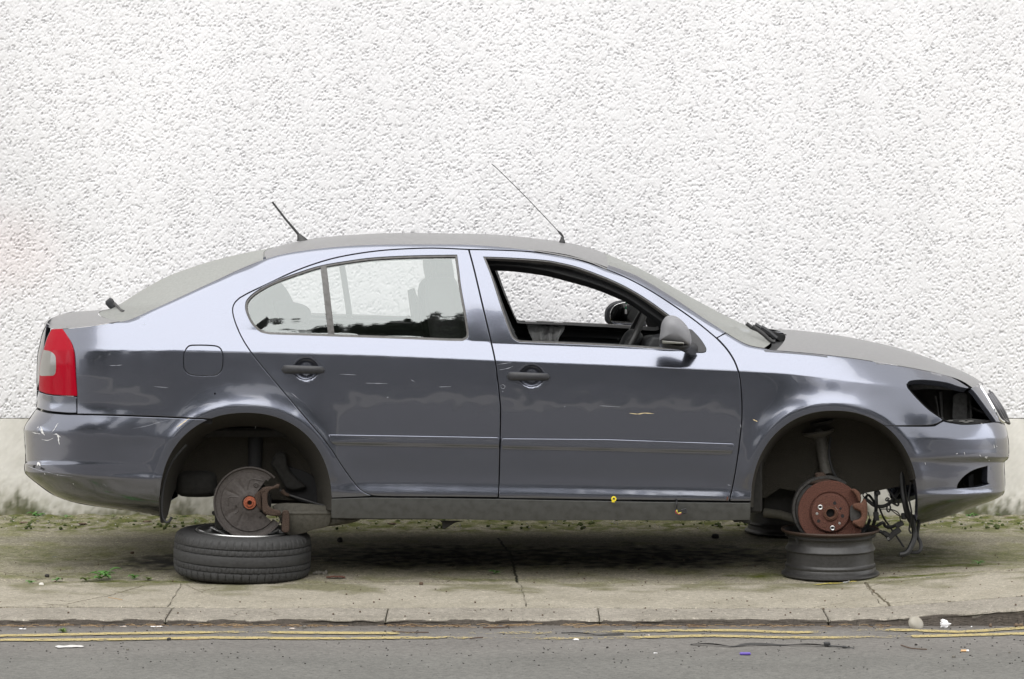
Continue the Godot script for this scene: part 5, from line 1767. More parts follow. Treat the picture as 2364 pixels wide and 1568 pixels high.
func build_wall() -> void:
	var w := thing("house_wall", "white roughcast gable wall behind the car with a plain cement base", "wall")
	# roughcast: pebbles thrown into render, real relief
	var n1 := FastNoiseLite.new()
	n1.noise_type = FastNoiseLite.TYPE_CELLULAR
	n1.cellular_return_type = FastNoiseLite.RETURN_DISTANCE
	n1.cellular_distance_function = FastNoiseLite.DISTANCE_EUCLIDEAN
	n1.cellular_jitter = 1.0
	n1.frequency = 1.0
	n1.fractal_type = FastNoiseLite.FRACTAL_NONE
	n1.seed = 12
	var n2 := FastNoiseLite.new()
	n2.frequency = 1.0
	n2.fractal_octaves = 2
	n2.seed = 4
	var st := 0.0054
	var x0 := -3.0
	var x1 := 3.0
	var y0 := 0.600
	var y1 := 2.86
	var nx := int((x1 - x0) / st)
	var ny := int((y1 - y0) / st)
	var hts := PackedFloat32Array()
	hts.resize((nx + 1) * (ny + 1))
	for j in ny + 1:
		for i in nx + 1:
			var x := x0 + i * st
			var y := y0 + j * st
			var wx := n2.get_noise_2d(x * 28.0, y * 36.0)
			var wy := n2.get_noise_2d(x * 28.0 + 90.0, y * 36.0)
			var d := n1.get_noise_2d(x * 57.0 + y * 19.0 + wx * 0.5, y * 102.0 + wy * 0.5) + 1.0
			var d2 := n1.get_noise_2d(x * 96.0 - y * 14.0 + 40.0, y * 136.0 + 13.0) + 1.0
			var cover := n2.get_noise_2d(x * 5.0, y * 7.0 + 60.0)
			var deep := 0.55 + 1.1 * n2.get_noise_2d(x * 22.0, y * 25.0 + 7.0) + 0.5 * cover
			var pit := (1.0 - smoothstep(0.08, 0.44, d)) * clampf(deep, 0.0, 1.3)
			var grain := n2.get_noise_2d(x * 95.0, y * 130.0)
			hts[j * (nx + 1) + i] = -pit * 0.0084 + (1.0 - d2 * d2) * 0.0012 + grain * 0.0012
	var acc := Acc.new()
	acc.v.resize(hts.size())
	acc.n.resize(hts.size())
	acc.uv.resize(hts.size())
	for j in ny + 1:
		for i in nx + 1:
			var k := j * (nx + 1) + i
			acc.v[k] = Vector3(x0 + i * st, y0 + j * st, WALL_Z + hts[k])
			var dx := hts[j * (nx + 1) + mini(i + 1, nx)] - hts[j * (nx + 1) + maxi(i - 1, 0)]
			var dy := hts[mini(j + 1, ny) * (nx + 1) + i] - hts[maxi(j - 1, 0) * (nx + 1) + i]
			acc.n[k] = Vector3(-dx, -dy, 2.0 * st).normalized()
			var wxx := x0 + i * st
			var wyy := y0 + j * st
			var tone := 1.0 + 0.05 * n2.get_noise_2d(wxx * 0.8, wyy * 0.6 + 30.0) + 0.03 * n2.get_noise_2d(wxx * 7.0, wyy * 0.9)
			tone -= 0.07 * smoothstep(-2.0, -2.8, wxx + 0.3 * n2.get_noise_2d(wyy * 2.0, 3.0)) + 0.05 * smoothstep(0.85, 0.6, wyy + 0.1 * n2.get_noise_2d(wxx * 3.0, 8.0))
			var pink := 0.05 * (1.0 - smoothstep(0.05, 0.35, Vector2((wxx + 2.62) * 0.8, wyy - 1.45).length()))
			acc.c.append(Color(0.725 * tone, 0.722 * tone * (1.0 - pink), 0.738 * tone * (1.0 - pink * 1.2)))
	acc.ix.resize(nx * ny * 6)
	var q := 0
	for j in ny:
		for i in nx:
			var a := j * (nx + 1) + i
			for id in [a, a + nx + 1, a + nx + 2, a, a + nx + 2, a + 1]:
				acc.ix[q] = id
				q += 1
	part("roughcast", acc.mesh(), M.roughcast, w)
	# the wall goes on above and to both sides
	for b in [[-9.0, -3.0, 0.6, 2.86], [3.0, 9.0, 0.6, 2.86], [-9.0, 9.0, 2.86, 7.5]]:
		part("roughcast_beyond", soup_mesh(box(Vector3((b[0] + b[1]) / 2, (b[2] + b[3]) / 2, WALL_Z - 0.15), Vector3((b[1] - b[0]) / 2, (b[3] - b[2]) / 2, 0.148), 0.0)), M.roughcast_flat, w)
	part("wall_core", soup_mesh(box(Vector3(0, 1.7, WALL_Z - 0.2), Vector3(2.99, 1.14, 0.15), 0.0)), M.roughcast_flat, w)
	# cement base, slightly proud, stained green at the foot
	var fine := FastNoiseLite.new()
	fine.frequency = 1.0
	fine.fractal_octaves = 4
	fine.seed = 21
	acc = Acc.new()
	var step := 0.012
	nx = int(7.0 / step)
	ny = int(0.62 / step)
	for j in ny + 2:
		for i in nx + 1:
			var x := -3.5 + i * step
			var y := 0.02 + j * step
			var z := WALL_Z + 0.004 + fine.get_noise_2d(x * 6.0, y * 6.0) * 0.0025 + fine.get_noise_2d(x * 60.0, y * 60.0) * 0.0012
			if j == ny + 1:
				y = 0.02 + ny * step
				z = WALL_Z - 0.02
			var p := Vector3(x, minf(y, 0.597 + 0.004 * fine.get_noise_2d(x * 4.0, 3.0)), z)
			acc.add(p, Vector3.BACK)
			var g := (0.205 - p.y) + fine.get_noise_2d(x * 1.6, 1.0) * 0.10 + fine.get_noise_2d(x * 22.0, y * 16.0) * 0.085
			var patch := fine.get_noise_2d(x * 2.3, y * 2.0)
			var col := Vector3(0.66, 0.645, 0.61).lerp(Vector3(0.57, 0.555, 0.515), clampf(0.5 + patch, 0.0, 1.0))
			col *= 1.0 + 0.10 * fine.get_noise_2d(x * 70.0, y * 70.0)
			var side := smoothstep(-1.2, -2.0, x) * 0.6 + smoothstep(1.4, 2.2, x) * 0.25 + 0.4
			col = col.lerp(Vector3(0.20, 0.185, 0.115), clampf((g + 0.03) * 5.0, 0.0, 1.0) * side)
			col = col.lerp(Vector3(0.075, 0.08, 0.045), clampf(maxf(0.0, g - 0.03) * 11.0 * (0.4 + fine.get_noise_2d(x * 5.0, y * 3.0 + 20.0) * 1.6), 0.0, 0.85))
			col = col.lerp(Vector3(0.16, 0.165, 0.06), 0.5 * clampf(maxf(0.0, g - 0.03) * 8.0 * (fine.get_noise_2d(x * 3.0, y * 5.0 + 50.0) * 2.0), 0.0, 0.7))
			acc.c.append(Color(col.x, col.y, col.z))
	for j in ny + 1:
		for i in nx:
			var a := j * (nx + 1) + i
			acc.quad(a, a + 1, a + nx + 2, a + nx + 1)
	for j in ny + 1:
		for i in nx + 1:
			var k := j * (nx + 1) + i
			var du := acc.v[mini(i + 1, nx) + j * (nx + 1)] - acc.v[maxi(i - 1, 0) + j * (nx + 1)]
			var dv := acc.v[i + mini(j + 1, ny + 1) * (nx + 1)] - acc.v[i + maxi(j - 1, 0) * (nx + 1)]
			acc.n[k] = du.cross(dv).normalized()
	part("cement_base", acc.mesh(), M.cement, w, "plain cement base stained green at its foot")
	for s in [-1.0, 1.0]:
		part("cement_base", soup_mesh(box(Vector3(6.25 * s, 0.3, WALL_Z - 0.15), Vector3(2.75, 0.30, 0.152), 0.0)), M.cement_plain, w)

func top_sheet(poly: PackedVector2Array, f: Callable, step: float, ystep: float, uv: Callable, flange: float, rad: float) -> ArrayMesh:
	var acc := Acc.new()
	sheet(acc, poly, [], f, step, {"face": Vector3.UP, "ystep": ystep, "flange": flange, "round": rad, "into": Vector3.DOWN, "uv": uv, "eps": 0.004})
	return acc.mesh()

func build_pavement() -> void:
	var pav := Node3D.new()
	pav.name = "pavement"
	pav.set_meta("kind", "structure")
	add_child(pav, true)
	var crack := Color(0.27, 0.245, 0.19)
	var g := func(a: Array) -> Array:
		var out := []
		for i in range(0, a.size(), 2):
			out.append(ground_point(a[i], a[i + 1]))
		return out
	# tarmac between slabs and wall
	var cracks := [
		[g.call([0, 1283, 110, 1288, 260, 1284, 420, 1285]), 1.0, crack], [g.call([0, 1320, 60, 1330, 90, 1338, 40, 1350]), 1.0, crack], [g.call([90, 1338, 150, 1325, 200, 1322]), 0.9, crack],
		[g.call([2040, 1277, 2130, 1282, 2230, 1279, 2364, 1283]), 0.9, crack], [g.call([2000, 1300, 2100, 1303, 2200, 1309, 2300, 1306]), 1.2, crack], [g.call([1150, 1242, 1180, 1280, 1194, 1345]), 1.3, Color(0.1, 0.1, 0.06)],
		[g.call([700, 1347, 900, 1344, 1030, 1345, 1055, 1336]), 1.0, crack], [g.call([2080, 1315, 2200, 1318, 2290, 1312]), 1.0, crack],
	]
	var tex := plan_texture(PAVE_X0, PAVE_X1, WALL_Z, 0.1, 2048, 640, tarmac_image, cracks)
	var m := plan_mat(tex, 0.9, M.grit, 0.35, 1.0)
	var f := func(p: Vector2) -> Vector3:
		var y := pave_y(p.x, p.y) + rough_noise.get_noise_2d(p.x * 90.0, p.y * 90.0) * 0.0016
		if p.y < -1.6:
			y += 0.014 * smoothstep(-1.6, -2.1, p.y) * (1.0 + rough_noise.get_noise_2d(p.x * 20.0, p.y * 20.0))
		return Vector3(p.x, y, p.y)
	var uv := func(p: Vector2, _q: Vector3) -> Vector2: return Vector2((p.x - PAVE_X0) / (PAVE_X1 - PAVE_X0), (p.y - WALL_Z) / (0.1 - WALL_Z))
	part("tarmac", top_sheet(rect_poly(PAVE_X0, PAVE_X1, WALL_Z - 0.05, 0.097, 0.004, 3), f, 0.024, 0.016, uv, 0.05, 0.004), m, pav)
	# concrete slabs
	var slab_cracks := [
		[g.call([0, 1405, 90, 1403, 155, 1400, 250, 1380, 330, 1355]), 1.0, crack], [g.call([100, 1398, 155, 1404, 180, 1412, 260, 1424, 320, 1428]), 1.0, crack], [g.call([160, 1394, 120, 1390]), 0.9, crack],
		[g.call([430, 1352, 470, 1372]), 0.8, crack], [g.call([500, 1358, 470, 1368, 445, 1372]), 0.8, crack], [g.call([1580, 1405, 1700, 1410, 1800, 1417, 1880, 1405, 1960, 1392]), 0.8, crack],
		[g.call([1995, 1348, 2020, 1375, 2050, 1400, 2060, 1412]), 1.2, crack], [g.call([2010, 1360, 2060, 1350, 2120, 1347]), 0.9, crack], [g.call([2050, 1400, 2140, 1398, 2200, 1406]), 0.9, crack], [g.call([2330, 1345, 2280, 1335, 2364, 1350]), 0.7, crack],
		[g.call([1900, 1416, 2000, 1405, 2060, 1412]), 0.8, crack],
	]
	tex = plan_texture(PAVE_X0, PAVE_X1, 0.09, 0.78, 2048, 256, func(w: int, h: int) -> Image: return stone_image(w, h, Vector3(0.275, 0.252, 0.205), Vector3(0.232, 0.212, 0.168), 0.8, 31, 0.75), slab_cracks)
	m = plan_mat(tex, 0.9, M.grit, 0.25, 1.0)
	uv = func(p: Vector2, _q: Vector3) -> Vector2: return Vector2((p.x - PAVE_X0) / (PAVE_X1 - PAVE_X0), (p.y - 0.09) / 0.69)
	var xs := [-3.6, -3.0, -1.475, 0.04, 1.57, 3.1, 3.6]
	for i in 6:
		var tilt := 0.003 * sin(i * 2.1)
		var sf := func(p: Vector2) -> Vector3: return Vector3(p.x, pave_y(p.x, p.y) + 0.004 + tilt * (p.x - xs[i]) + rough_noise.get_noise_2d(p.x * 90.0, p.y * 90.0) * 0.0012, p.y)
		var poly := PackedVector2Array()
		var a: float = xs[i]
		var b: float = xs[i + 1]
		for k in 12:
			poly.append(Vector2(lerpf(a, b, k / 11.0) + (0.006 if k == 0 else (-0.006 if k == 11 else 0.0)), 0.108))
		for k in 9:
			var z := lerpf(0.12, 0.755, k / 8.0)
			poly.append(Vector2(b - 0.004 + 0.012 * (z - 0.1) * (3.0 if i == 2 else 1.0) + 0.004 * sin(z * 31.0 + i), z))
		for k in 12:
			poly.append(Vector2(lerpf(b, a, k / 11.0), 0.765))
		for k in 9:
			var z := lerpf(0.755, 0.12, k / 8.0)
			poly.append(Vector2(a + 0.004 + 0.012 * (z - 0.1) * (3.0 if i == 3 else 1.0) + 0.004 * sin(z * 27.0 + i), z))
		part("concrete_slab", top_sheet(dedup_m(poly), sf, 0.03, 0.03, uv, 0.05, 0.004), m, pav)
	# kerb stones
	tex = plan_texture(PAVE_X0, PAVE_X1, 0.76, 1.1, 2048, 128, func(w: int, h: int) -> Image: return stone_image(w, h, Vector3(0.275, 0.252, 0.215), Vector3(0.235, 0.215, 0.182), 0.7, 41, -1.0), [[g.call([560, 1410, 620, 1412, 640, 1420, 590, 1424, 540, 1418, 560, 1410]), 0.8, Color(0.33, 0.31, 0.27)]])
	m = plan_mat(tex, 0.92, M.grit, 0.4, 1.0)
	var jn := FastNoiseLite.new()
	jn.frequency = 1.0
	jn.fractal_octaves = 4
	uv = func(p: Vector2, q: Vector3) -> Vector2: return Vector2((p.x - PAVE_X0) / (PAVE_X1 - PAVE_X0), clampf((p.y - 0.76) / 0.34, 0.01, 0.99))
	xs = [-3.6, -2.35, -1.448, -0.528, 0.366, 1.322, 2.35, 3.6]
	for i in 7:
		var kf := func(p: Vector2) -> Vector3:
			var e := (p.y - (1.048 + 0.012 * jn.get_noise_2d(p.x * 4.0, i * 5.0)))
			var y := pave_y(p.x, minf(p.y, 1.05)) + 0.002 + jn.get_noise_2d(p.x * 30.0, p.y * 30.0) * 0.003
			var face := clampf((p.y - 1.048) / 0.03, 0.0, 1.0)
			y -= smoothstep(-0.022, 0.03, e) * (y - ROAD_Y + 0.03)
			return Vector3(p.x, y, p.y + 0.006 * face * jn.get_noise_2d(p.x * 40.0, 7.0))
		var a: float = xs[i] + 0.008
		var b: float = xs[i + 1] - 0.008
		var poly := PackedVector2Array()
		var cnt := int((b - a) / 0.05)
		for k in cnt + 1:
			poly.append(Vector2(lerpf(a, b, float(k) / cnt) + 0.012 * sin(i * 1.7) * 0.0, 0.770))
		for k in cnt + 1:
			poly.append(Vector2(lerpf(b, a, float(k) / cnt), 1.084))
		var acc := Acc.new()
		sheet(acc, poly, [], kf, 0.02, {"face": Vector3(0, 1, 0.2), "ystep": 0.006, "flange": 0.06, "round": 0.006, "into": Vector3.DOWN, "uv": uv, "eps": 0.002})
		part("kerb_stone", acc.mesh(), m, pav)
	# dirt in the joints
	var acc2 := Acc.new()
	var joint := func(p: Vector2) -> Vector3: return Vector3(p.x, pave_y(p.x, p.y) - 0.012 + rough_noise.get_noise_2d(p.x * 60.0, p.y * 60.0) * 0.008, p.y)
	sheet(acc2, rect_poly(PAVE_X0, PAVE_X1, 0.06, 1.045), [], joint, 0.05, {"face": Vector3.UP, "ystep": 0.03, "flange": 0.0, "eps": 0.004})
	var jd := part("joint_dirt", acc2.mesh(), M.joint, pav)
	jd.set_meta("kind", "stuff")

func dedup_m(a: PackedVector2Array) -> PackedVector2Array:
	var out := PackedVector2Array()
	for p in a:
		if out.is_empty() or out[-1].distance_to(p) > 0.002:
			out.append(p)
	if out[0].distance_to(out[-1]) < 0.002:
		out.remove_at(out.size() - 1)
	return out

func road_y(x: float, z: float) -> float:
	return ROAD_Y + 0.012 * smoothstep(1.06, 2.6, z) + rough_noise.get_noise_2d(x * 2.0, z * 2.0 + 40.0) * 0.003

func build_road() -> void:
	var crack := Color(0.2, 0.19, 0.17)
	var tex := plan_texture(PAVE_X0, PAVE_X1, 1.04, 2.9, 2048, 640, func(w: int, h: int) -> Image: return road_image(w, h), [])
	var m := plan_mat(tex, 0.85, M.grit, 0.3, 1.0)
	var f := func(p: Vector2) -> Vector3: return Vector3(p.x, road_y(p.x, p.y) + rough_noise.get_noise_2d(p.x * 80.0, p.y * 80.0) * 0.0014, p.y)
	var uv := func(p: Vector2, _q: Vector3) -> Vector2: return Vector2((p.x - PAVE_X0) / (PAVE_X1 - PAVE_X0), (p.y - 1.04) / 1.86)
	var acc := Acc.new()
	sheet(acc, rect_poly(PAVE_X0, PAVE_X1, 1.04, 2.9), [], f, 0.03, {"face": Vector3.UP, "ystep": 0.03, "flange": 0.0, "uv": uv, "eps": 0.004})
	var road := struct("road", acc.mesh(), m)
	var rest := part("carriageway", soup_mesh(box(Vector3(0, -0.155, 5.95), Vector3(60, 0.1, 3.05), 0.0)), M.road_far, road)
	rest.name = "carriageway"
	for s in [-1.0, 1.0]:
		part("carriageway", soup_mesh(box(Vector3(31.8 * s, -0.165, 1.98), Vector3(28.2, 0.1, 0.92), 0.0)), M.road_far, road)
	# worn double yellow lines
	var wear_n := FastNoiseLite.new()
	wear_n.frequency = 1.0
	wear_n.fractal_octaves = 4
	wear_n.seed = 3
	for k in 2:
		acc = Acc.new()
		var mid: Array = [[0, 1470.5, 240, 1466, 480, 1462.5, 700, 1463, 1000, 1464, 1250, 1463.5, 1450, 1460, 1700, 1457.5, 1850, 1462, 2060, 1457, 2220, 1461, 2364, 1452], [0, 1481, 230, 1480, 480, 1476, 720, 1477, 1000, 1475, 1300, 1478, 1500, 1475, 1640, 1471.5, 1860, 1475, 2100, 1472.5, 2364, 1466]][k]
		var wear_lvl: Array = [[0, 0.0, 430, 0.05, 540, 0.4, 590, 0.75, 640, 0.1, 900, 0.05, 960, 0.9, 1100, 0.75, 1240, 0.4, 1300, 0.85, 1420, 0.3, 1500, 0.15, 1850, 0.1, 1930, 0.9, 2020, 0.55, 2090, 0.1, 2364, 0.05], [0, 0.0, 900, 0.05, 1080, 0.5, 1150, 0.8, 1300, 0.35, 1420, 0.6, 1480, 0.15, 1900, 0.1, 2030, 0.55, 2100, 0.6, 2110, 0.05, 2364, 0.0]][k]
		var ml := lut(mid)
		var wl := lut(wear_lvl)
		var nx := 1500
		var nz := 14
		for i in nx:
			var px := -120.0 + i * 1.75
			var c := on_road(clampf(px, -40.0, 2400.0), lk(ml, px))
			c.x = (px - MID_X) / FOCAL * (EYE.z - c.z)
			var lvl := lk(wl, px)
			for j in nz:
				var x := c.x
				var z := c.z + (j / float(nz) - 0.5) * 0.078
				var n := wear_n.get_noise_2d(x * 12.0, z * 40.0) * 0.9 + wear_n.get_noise_2d(x * 60.0, z * 90.0) * 0.75
				var edge := absf(j + 0.5 - nz / 2.0) / (nz / 2.0)
				if n * 1.15 + lvl * 1.25 - 0.36 + (edge - 0.8) * 0.9 * step_up(edge, 0.72) > 0.0:
					continue
				var d := 1.75 * (EYE.z - c.z) / FOCAL
				var dz := 0.078 / nz
				var ids := []
				for st in [[0, 0], [1, 0], [1, 1], [0, 1]]:
					var p := Vector3(x + d * st[0], 0, z + dz * st[1])
					p.y = road_y(p.x, p.z) + 0.0042
					ids.append(acc.add(p, Vector3.UP, Vector2(p.x, p.z)))
				acc.quad(ids[0], ids[1], ids[2], ids[3])
		part("yellow_line", acc.mesh(), M.line_paint, road, "worn yellow line nearer the kerb" if k == 0 else "worn yellow line farther from the kerb")

func step_up(a: float, b: float) -> float:
	return 1.0 if a > b else 0.0

func road_image(w: int, h: int) -> Image:
	var a := noise_bytes(w, h, 0.40, 61, 2)
	var b := noise_bytes(w, h, 0.006, 62, 4)
	var c := noise_bytes(w, h, 0.05, 63, 3)
	var s := noise_bytes(w, h, 0.16, 64, 1)
	var mo := noise_bytes(w, h, 0.085, 65, 3)
	var out := PackedByteArray()
	out.resize(w * h * 3)
	for y in h:
		var z := lerpf(1.04, 2.9, (y + 0.5) / h)
		for x in w:
			var i := y * w + x
			var nb := b[i] / 255.0
			var nc := c[i] / 255.0
			var col := Vector3(0.132, 0.125, 0.117).lerp(Vector3(0.117, 0.115, 0.107), clampf((z - 1.7) * 2.0, 0.0, 1.0))
			col *= 0.88 + 0.24 * nb
			var gut := clampf((1.24 - z + (nc - 0.5) * 0.2) * 6.0, 0.0, 1.0)
			col = col.lerp(Vector3(0.085, 0.073, 0.064), gut * 0.7)
			var k := (0.55 + 0.9 * (a[i] / 255.0)) * (0.74 + 0.52 * (mo[i] / 255.0))
			if s[i] > 232:
				k *= 1.5
			elif s[i] < 26:
				k *= 0.45
			var o := i * 3
			out[o] = int(255.0 * pow(clampf(col.x * k, 0.0, 1.0), 0.4545))
			out[o + 1] = int(255.0 * pow(clampf(col.y * k, 0.0, 1.0), 0.4545))
			out[o + 2] = int(255.0 * pow(clampf(col.z * k, 0.0, 1.0), 0.4545))
	return Image.create_from_data(w, h, false, Image.FORMAT_RGB8, out)

func build_beyond() -> void:
	# what lies across the road and shows in the paint and the glass
	struct("ground", soup_mesh(box(Vector3(0, -0.33, 0), Vector3(150, 0.1, 150), 0.0)), M.verge)
	struct("far_pavement", soup_mesh(box(Vector3(0, -0.14, 10.6), Vector3(60, 0.14, 1.0), 0.02)), M.far_paving)
	for s in [-1.0, 1.0]:
		struct("pavement", soup_mesh(box(Vector3(31.8 * s, -0.06, -0.55), Vector3(28.2, 0.06, 1.6), 0.01)), M.far_paving)
	var leaf := Acc.new()
	for k in 5:
		var b := Basis.from_euler(Vector3(k * 1.3, k * 2.1, k * 0.7))
		var o := Vector3(sin(k * 2.0), cos(k * 3.1), sin(k * 4.3)) * 0.1
		var n := (b * Vector3.UP)
		var ids := [leaf.add(o + b * Vector3(-0.16, 0, 0), n), leaf.add(o + b * Vector3(0, 0, 0.07), n), leaf.add(o + b * Vector3(0.2, 0, 0), n), leaf.add(o + b * Vector3(0, 0, -0.07), n)]
		leaf.quad(ids[0], ids[1], ids[2], ids[3])
	var lm := leaf.mesh()
	var r := RandomNumberGenerator.new()
	var names := ["tallest conifer", "broad low tree", "narrow conifer", "round bushy tree", "leaning tree", "spreading tree", "small dark conifer", "wide dark tree", "ragged tree", "twin topped tree", "stunted tree", "full crowned tree", "thin crowned tree", "heavy limbed tree", "end tree"]
	for i in 15:
		r.seed = 500 + i
		var x := -34.0 + i * 4.85 + r.randf_range(-0.8, 0.8)
		var tall: float = [9.6, 11.6, 8.8, 9.8, 11.2, 9.2, 10.2, 12.0, 9.4, 10.4, 8.9, 11.3, 9.7, 10.9, 10.0][i]
		var wide: float = [2.2, 3.0, 2.4, 3.0, 2.6, 3.2, 2.2, 2.8, 2.6, 3.0, 2.4, 3.1, 2.7, 2.9, 3.0][i]
		var t := thing("tree", "%s in the row across the road, mirrored in the car windows" % names[i], "tree", Vector3(x, -0.23, 20.5 + r.randf_range(-0.8, 1.2)), "trees across the road")
		var trunk := tube(curve3([Vector3(0, 0, 0), Vector3(0.1, tall * 0.3, 0), Vector3(0.0, tall * 0.6, 0.1), Vector3(0, tall * 0.92, 0)], 3), [0.22, 0.2, 0.19, 0.18, 0.16, 0.14, 0.11, 0.08, 0.06, 0.03], 8)
		for k in 8:
			var h := tall * (0.25 + 0.07 * k)
			var a := k * 2.4
			trunk.append_array(tube([Vector3(0, h, 0), Vector3(cos(a), 0.35, sin(a)) * wide * 0.4 + Vector3(0, h, 0), Vector3(cos(a), 0.5, sin(a)) * wide * 0.75 + Vector3(0, h, 0)], [0.07, 0.05, 0.02], 6))
		part("trunk", soup_mesh(trunk), M.bark, t)
		var mm := MultiMesh.new()
		mm.transform_format = MultiMesh.TRANSFORM_3D
		mm.mesh = lm
		var cnt := 7000
		mm.instance_count = cnt
		for k in cnt:
			var cl := k % 46
			var ca := cl * 2.399
			var ch := 0.06 + 0.9 * fmod(cl * 0.618, 1.0)
			var cr := wide * sqrt(fmod(cl * 0.37, 1.0)) * (1.05 - ch * ch * 0.75) * 0.85
			var cpos := Vector3(cos(ca) * cr, ch * tall, sin(ca) * cr)
			var d := Vector3(r.randfn(), r.randfn() * 0.75, r.randfn()) * 0.42
			var bs := Basis.from_euler(Vector3(r.randf() * TAU, r.randf() * TAU, r.randf() * TAU)).scaled(Vector3.ONE * r.randf_range(0.9, 1.9))
			mm.set_instance_transform(k, Transform3D(bs, cpos + d))
		var mi := MultiMeshInstance3D.new()
		mi.multimesh = mm
		mi.material_override = M.leaf_far
		mi.name = "crown"
		mi.set_meta("kind", "stuff")
		t.add_child(mi, true)
	var gw := thing("added_wall", "long grey wall added unseen under the trees to tone the door reflections", "wall", Vector3(0, -0.23, 17.6))  # unseen wall, added for the grey it reflects in the doors
	part("masonry", soup_mesh(box(Vector3(0, 1.2, 0), Vector3(40, 1.2, 0.2), 0.03)), M.far_wall, gw)
	part("coping", soup_mesh(box(Vector3(0, 2.46, 0), Vector3(40, 0.055, 0.26), 0.02)), M.far_paving, gw)

# ------------------------------------------------------------------ wheels and litter
func build_wheels() -> void:
	# tyre with alloy wheel under the rear brake
	var c := on_ground(558, 1352)
	var z := c.z - 0.292
	var pos := at(558, 1300, z)
	pos.y = pave_y(pos.x, z) + 0.002
	var t := thing("alloy_wheel", "worn tyre on a silver alloy rim lying flat under the rear brake", "wheel", pos)
	t.rotation = Vector3(0.05, 0.6, -0.008)
	var half := [[0.0, 0.3125], [0.022, 0.3125], [0.0235, 0.306], [0.0275, 0.306], [0.029, 0.312], [0.050, 0.311], [0.0515, 0.304], [0.0555, 0.304], [0.057, 0.310], [0.076, 0.3075], [0.088, 0.302], [0.097, 0.292], [0.103, 0.277], [0.106, 0.262], [0.1055, 0.245], [0.103, 0.236], [0.1035, 0.229], [0.101, 0.220], [0.097, 0.213], [0.092, 0.207], [0.086, 0.204]]
	var pr := []
	for i in range(half.size() - 1, -1, -1):
		pr.append(Vector2(half[i][1], 0.103 - half[i][0] * 0.97))
	for i in range(1, half.size()):
		pr.append(Vector2(half[i][1], 0.103 + half[i][0] * 0.97))
	# remove the centre groove doubling, then cut the sipes round the tread
	var segs := 432
	var acc := Acc.new()
	var nr := pr.size()
	var g := []
	for i in nr:
		var row := []
		for k in segs:
			var a := TAU * k / segs
			var p: Vector2 = pr[i]
			var rr := p.x
			var h := (p.y - 0.103) / 0.1
			if absf(h) > 0.56 and absf(h) < 0.93 and rr > 0.285:
				if k % 8 == 0:
					rr -= 0.008
			elif absf(h) > 0.27 and absf(h) < 0.52 and rr > 0.3055:
				if (k + int(absf(h) * 26.0)) % 8 == 0:
					rr -= 0.006
			rr += 0.0004 * sin(a * 7.0 + i)
			row.append(Vector3(cos(a) * rr, p.y, -sin(a) * rr))
		g.append(row)
	net(acc, g, true)
	var bad := 0
	for i in range(0, acc.v.size(), 37):
		if acc.n[i].dot(acc.v[i] * Vector3(1, 0, 1)) < 0.0:
			bad += 1
	if bad > acc.v.size() / 74:
		acc = Acc.new()
		net(acc, g, true, true)
	part("tyre", acc.mesh(), M.tyre, t, "worn tyre with dusty tread")
	var rim := Node3D.new()
	rim.name = "rim"
	t.add_child(rim, true)
	rim.position.y = 0.008
	part("barrel", soup_mesh(lathe([Vector2(0.206, 0.012), Vector2(0.214, 0.016), Vector2(0.19, 0.04), Vector2(0.185, 0.16), Vector2(0.203, 0.188), Vector2(0.2145, 0.1925), Vector2(0.2155, 0.1975), Vector2(0.213, 0.2015), Vector2(0.207, 0.2015), Vector2(0.203, 0.198), Vector2(0.200, 0.190), Vector2(0.178, 0.155), Vector2(0.176, 0.05), Vector2(0.19, 0.012)], 72, Transform3D()), 40), M.alloy, rim)
	for k in 5:
		var b := Basis(Vector3.UP, TAU * k / 5.0 + 0.35)
		for s in [-1.0, 1.0]:
			var sp := [b * Vector3(0.05, 0.150, 0.012 * s), b * Vector3(0.11, 0.165, 0.02 * s), b * Vector3(0.165, 0.178, 0.032 * s), b * Vector3(0.197, 0.188, 0.045 * s)]
			part("spoke", soup_mesh(tube(sp, [0.016, 0.014, 0.013, 0.012], 10), 60), M.alloy, rim)
	part("hub_disc", soup_mesh(lathe([Vector2(0.075, 0.10), Vector2(0.078, 0.14), Vector2(0.06, 0.155), Vector2(0.03, 0.155), Vector2(0.028, 0.145), Vector2(0, 0.145)], 40, Transform3D())), M.alloy, rim)
	part("wheel_bottom", soup_mesh(lathe([Vector2(0, 0.05), Vector2(0.178, 0.05)], 40, Transform3D())), M.black, rim)

	# steel rims
	var steel := [Vector2(0.203, 0.010), Vector2(0.209, 0.000), Vector2(0.2195, 0.001), Vector2(0.2225, 0.006), Vector2(0.2215, 0.012), Vector2(0.212, 0.018), Vector2(0.2075, 0.021), Vector2(0.206, 0.032), Vector2(0.2035, 0.037), Vector2(0.2055, 0.042), Vector2(0.2055, 0.048), Vector2(0.200, 0.053), Vector2(0.1975, 0.060), Vector2(0.1965, 0.108), Vector2(0.1985, 0.113), Vector2(0.2035, 0.118), Vector2(0.2025, 0.124), Vector2(0.192, 0.142), Vector2(0.190, 0.150), Vector2(0.190, 0.166), Vector2(0.194, 0.174), Vector2(0.2045, 0.177), Vector2(0.206, 0.182), Vector2(0.203, 0.186), Vector2(0.206, 0.192), Vector2(0.212, 0.196), Vector2(0.2215, 0.200), Vector2(0.2240, 0.206), Vector2(0.2215, 0.211), Vector2(0.2165, 0.211), Vector2(0.2125, 0.206), Vector2(0.205, 0.199), Vector2(0.199, 0.186), Vector2(0.186, 0.165), Vector2(0.184, 0.150), Vector2(0.19, 0.12), Vector2(0.19, 0.03), Vector2(0.203, 0.010)]
	var dish := [Vector2(0.19, 0.02), Vector2(0.187, 0.125), Vector2(0.165, 0.150), Vector2(0.13, 0.156), Vector2(0.10, 0.140), Vector2(0.07, 0.136), Vector2(0.03, 0.136), Vector2(0.028, 0.12), Vector2(0, 0.12)]
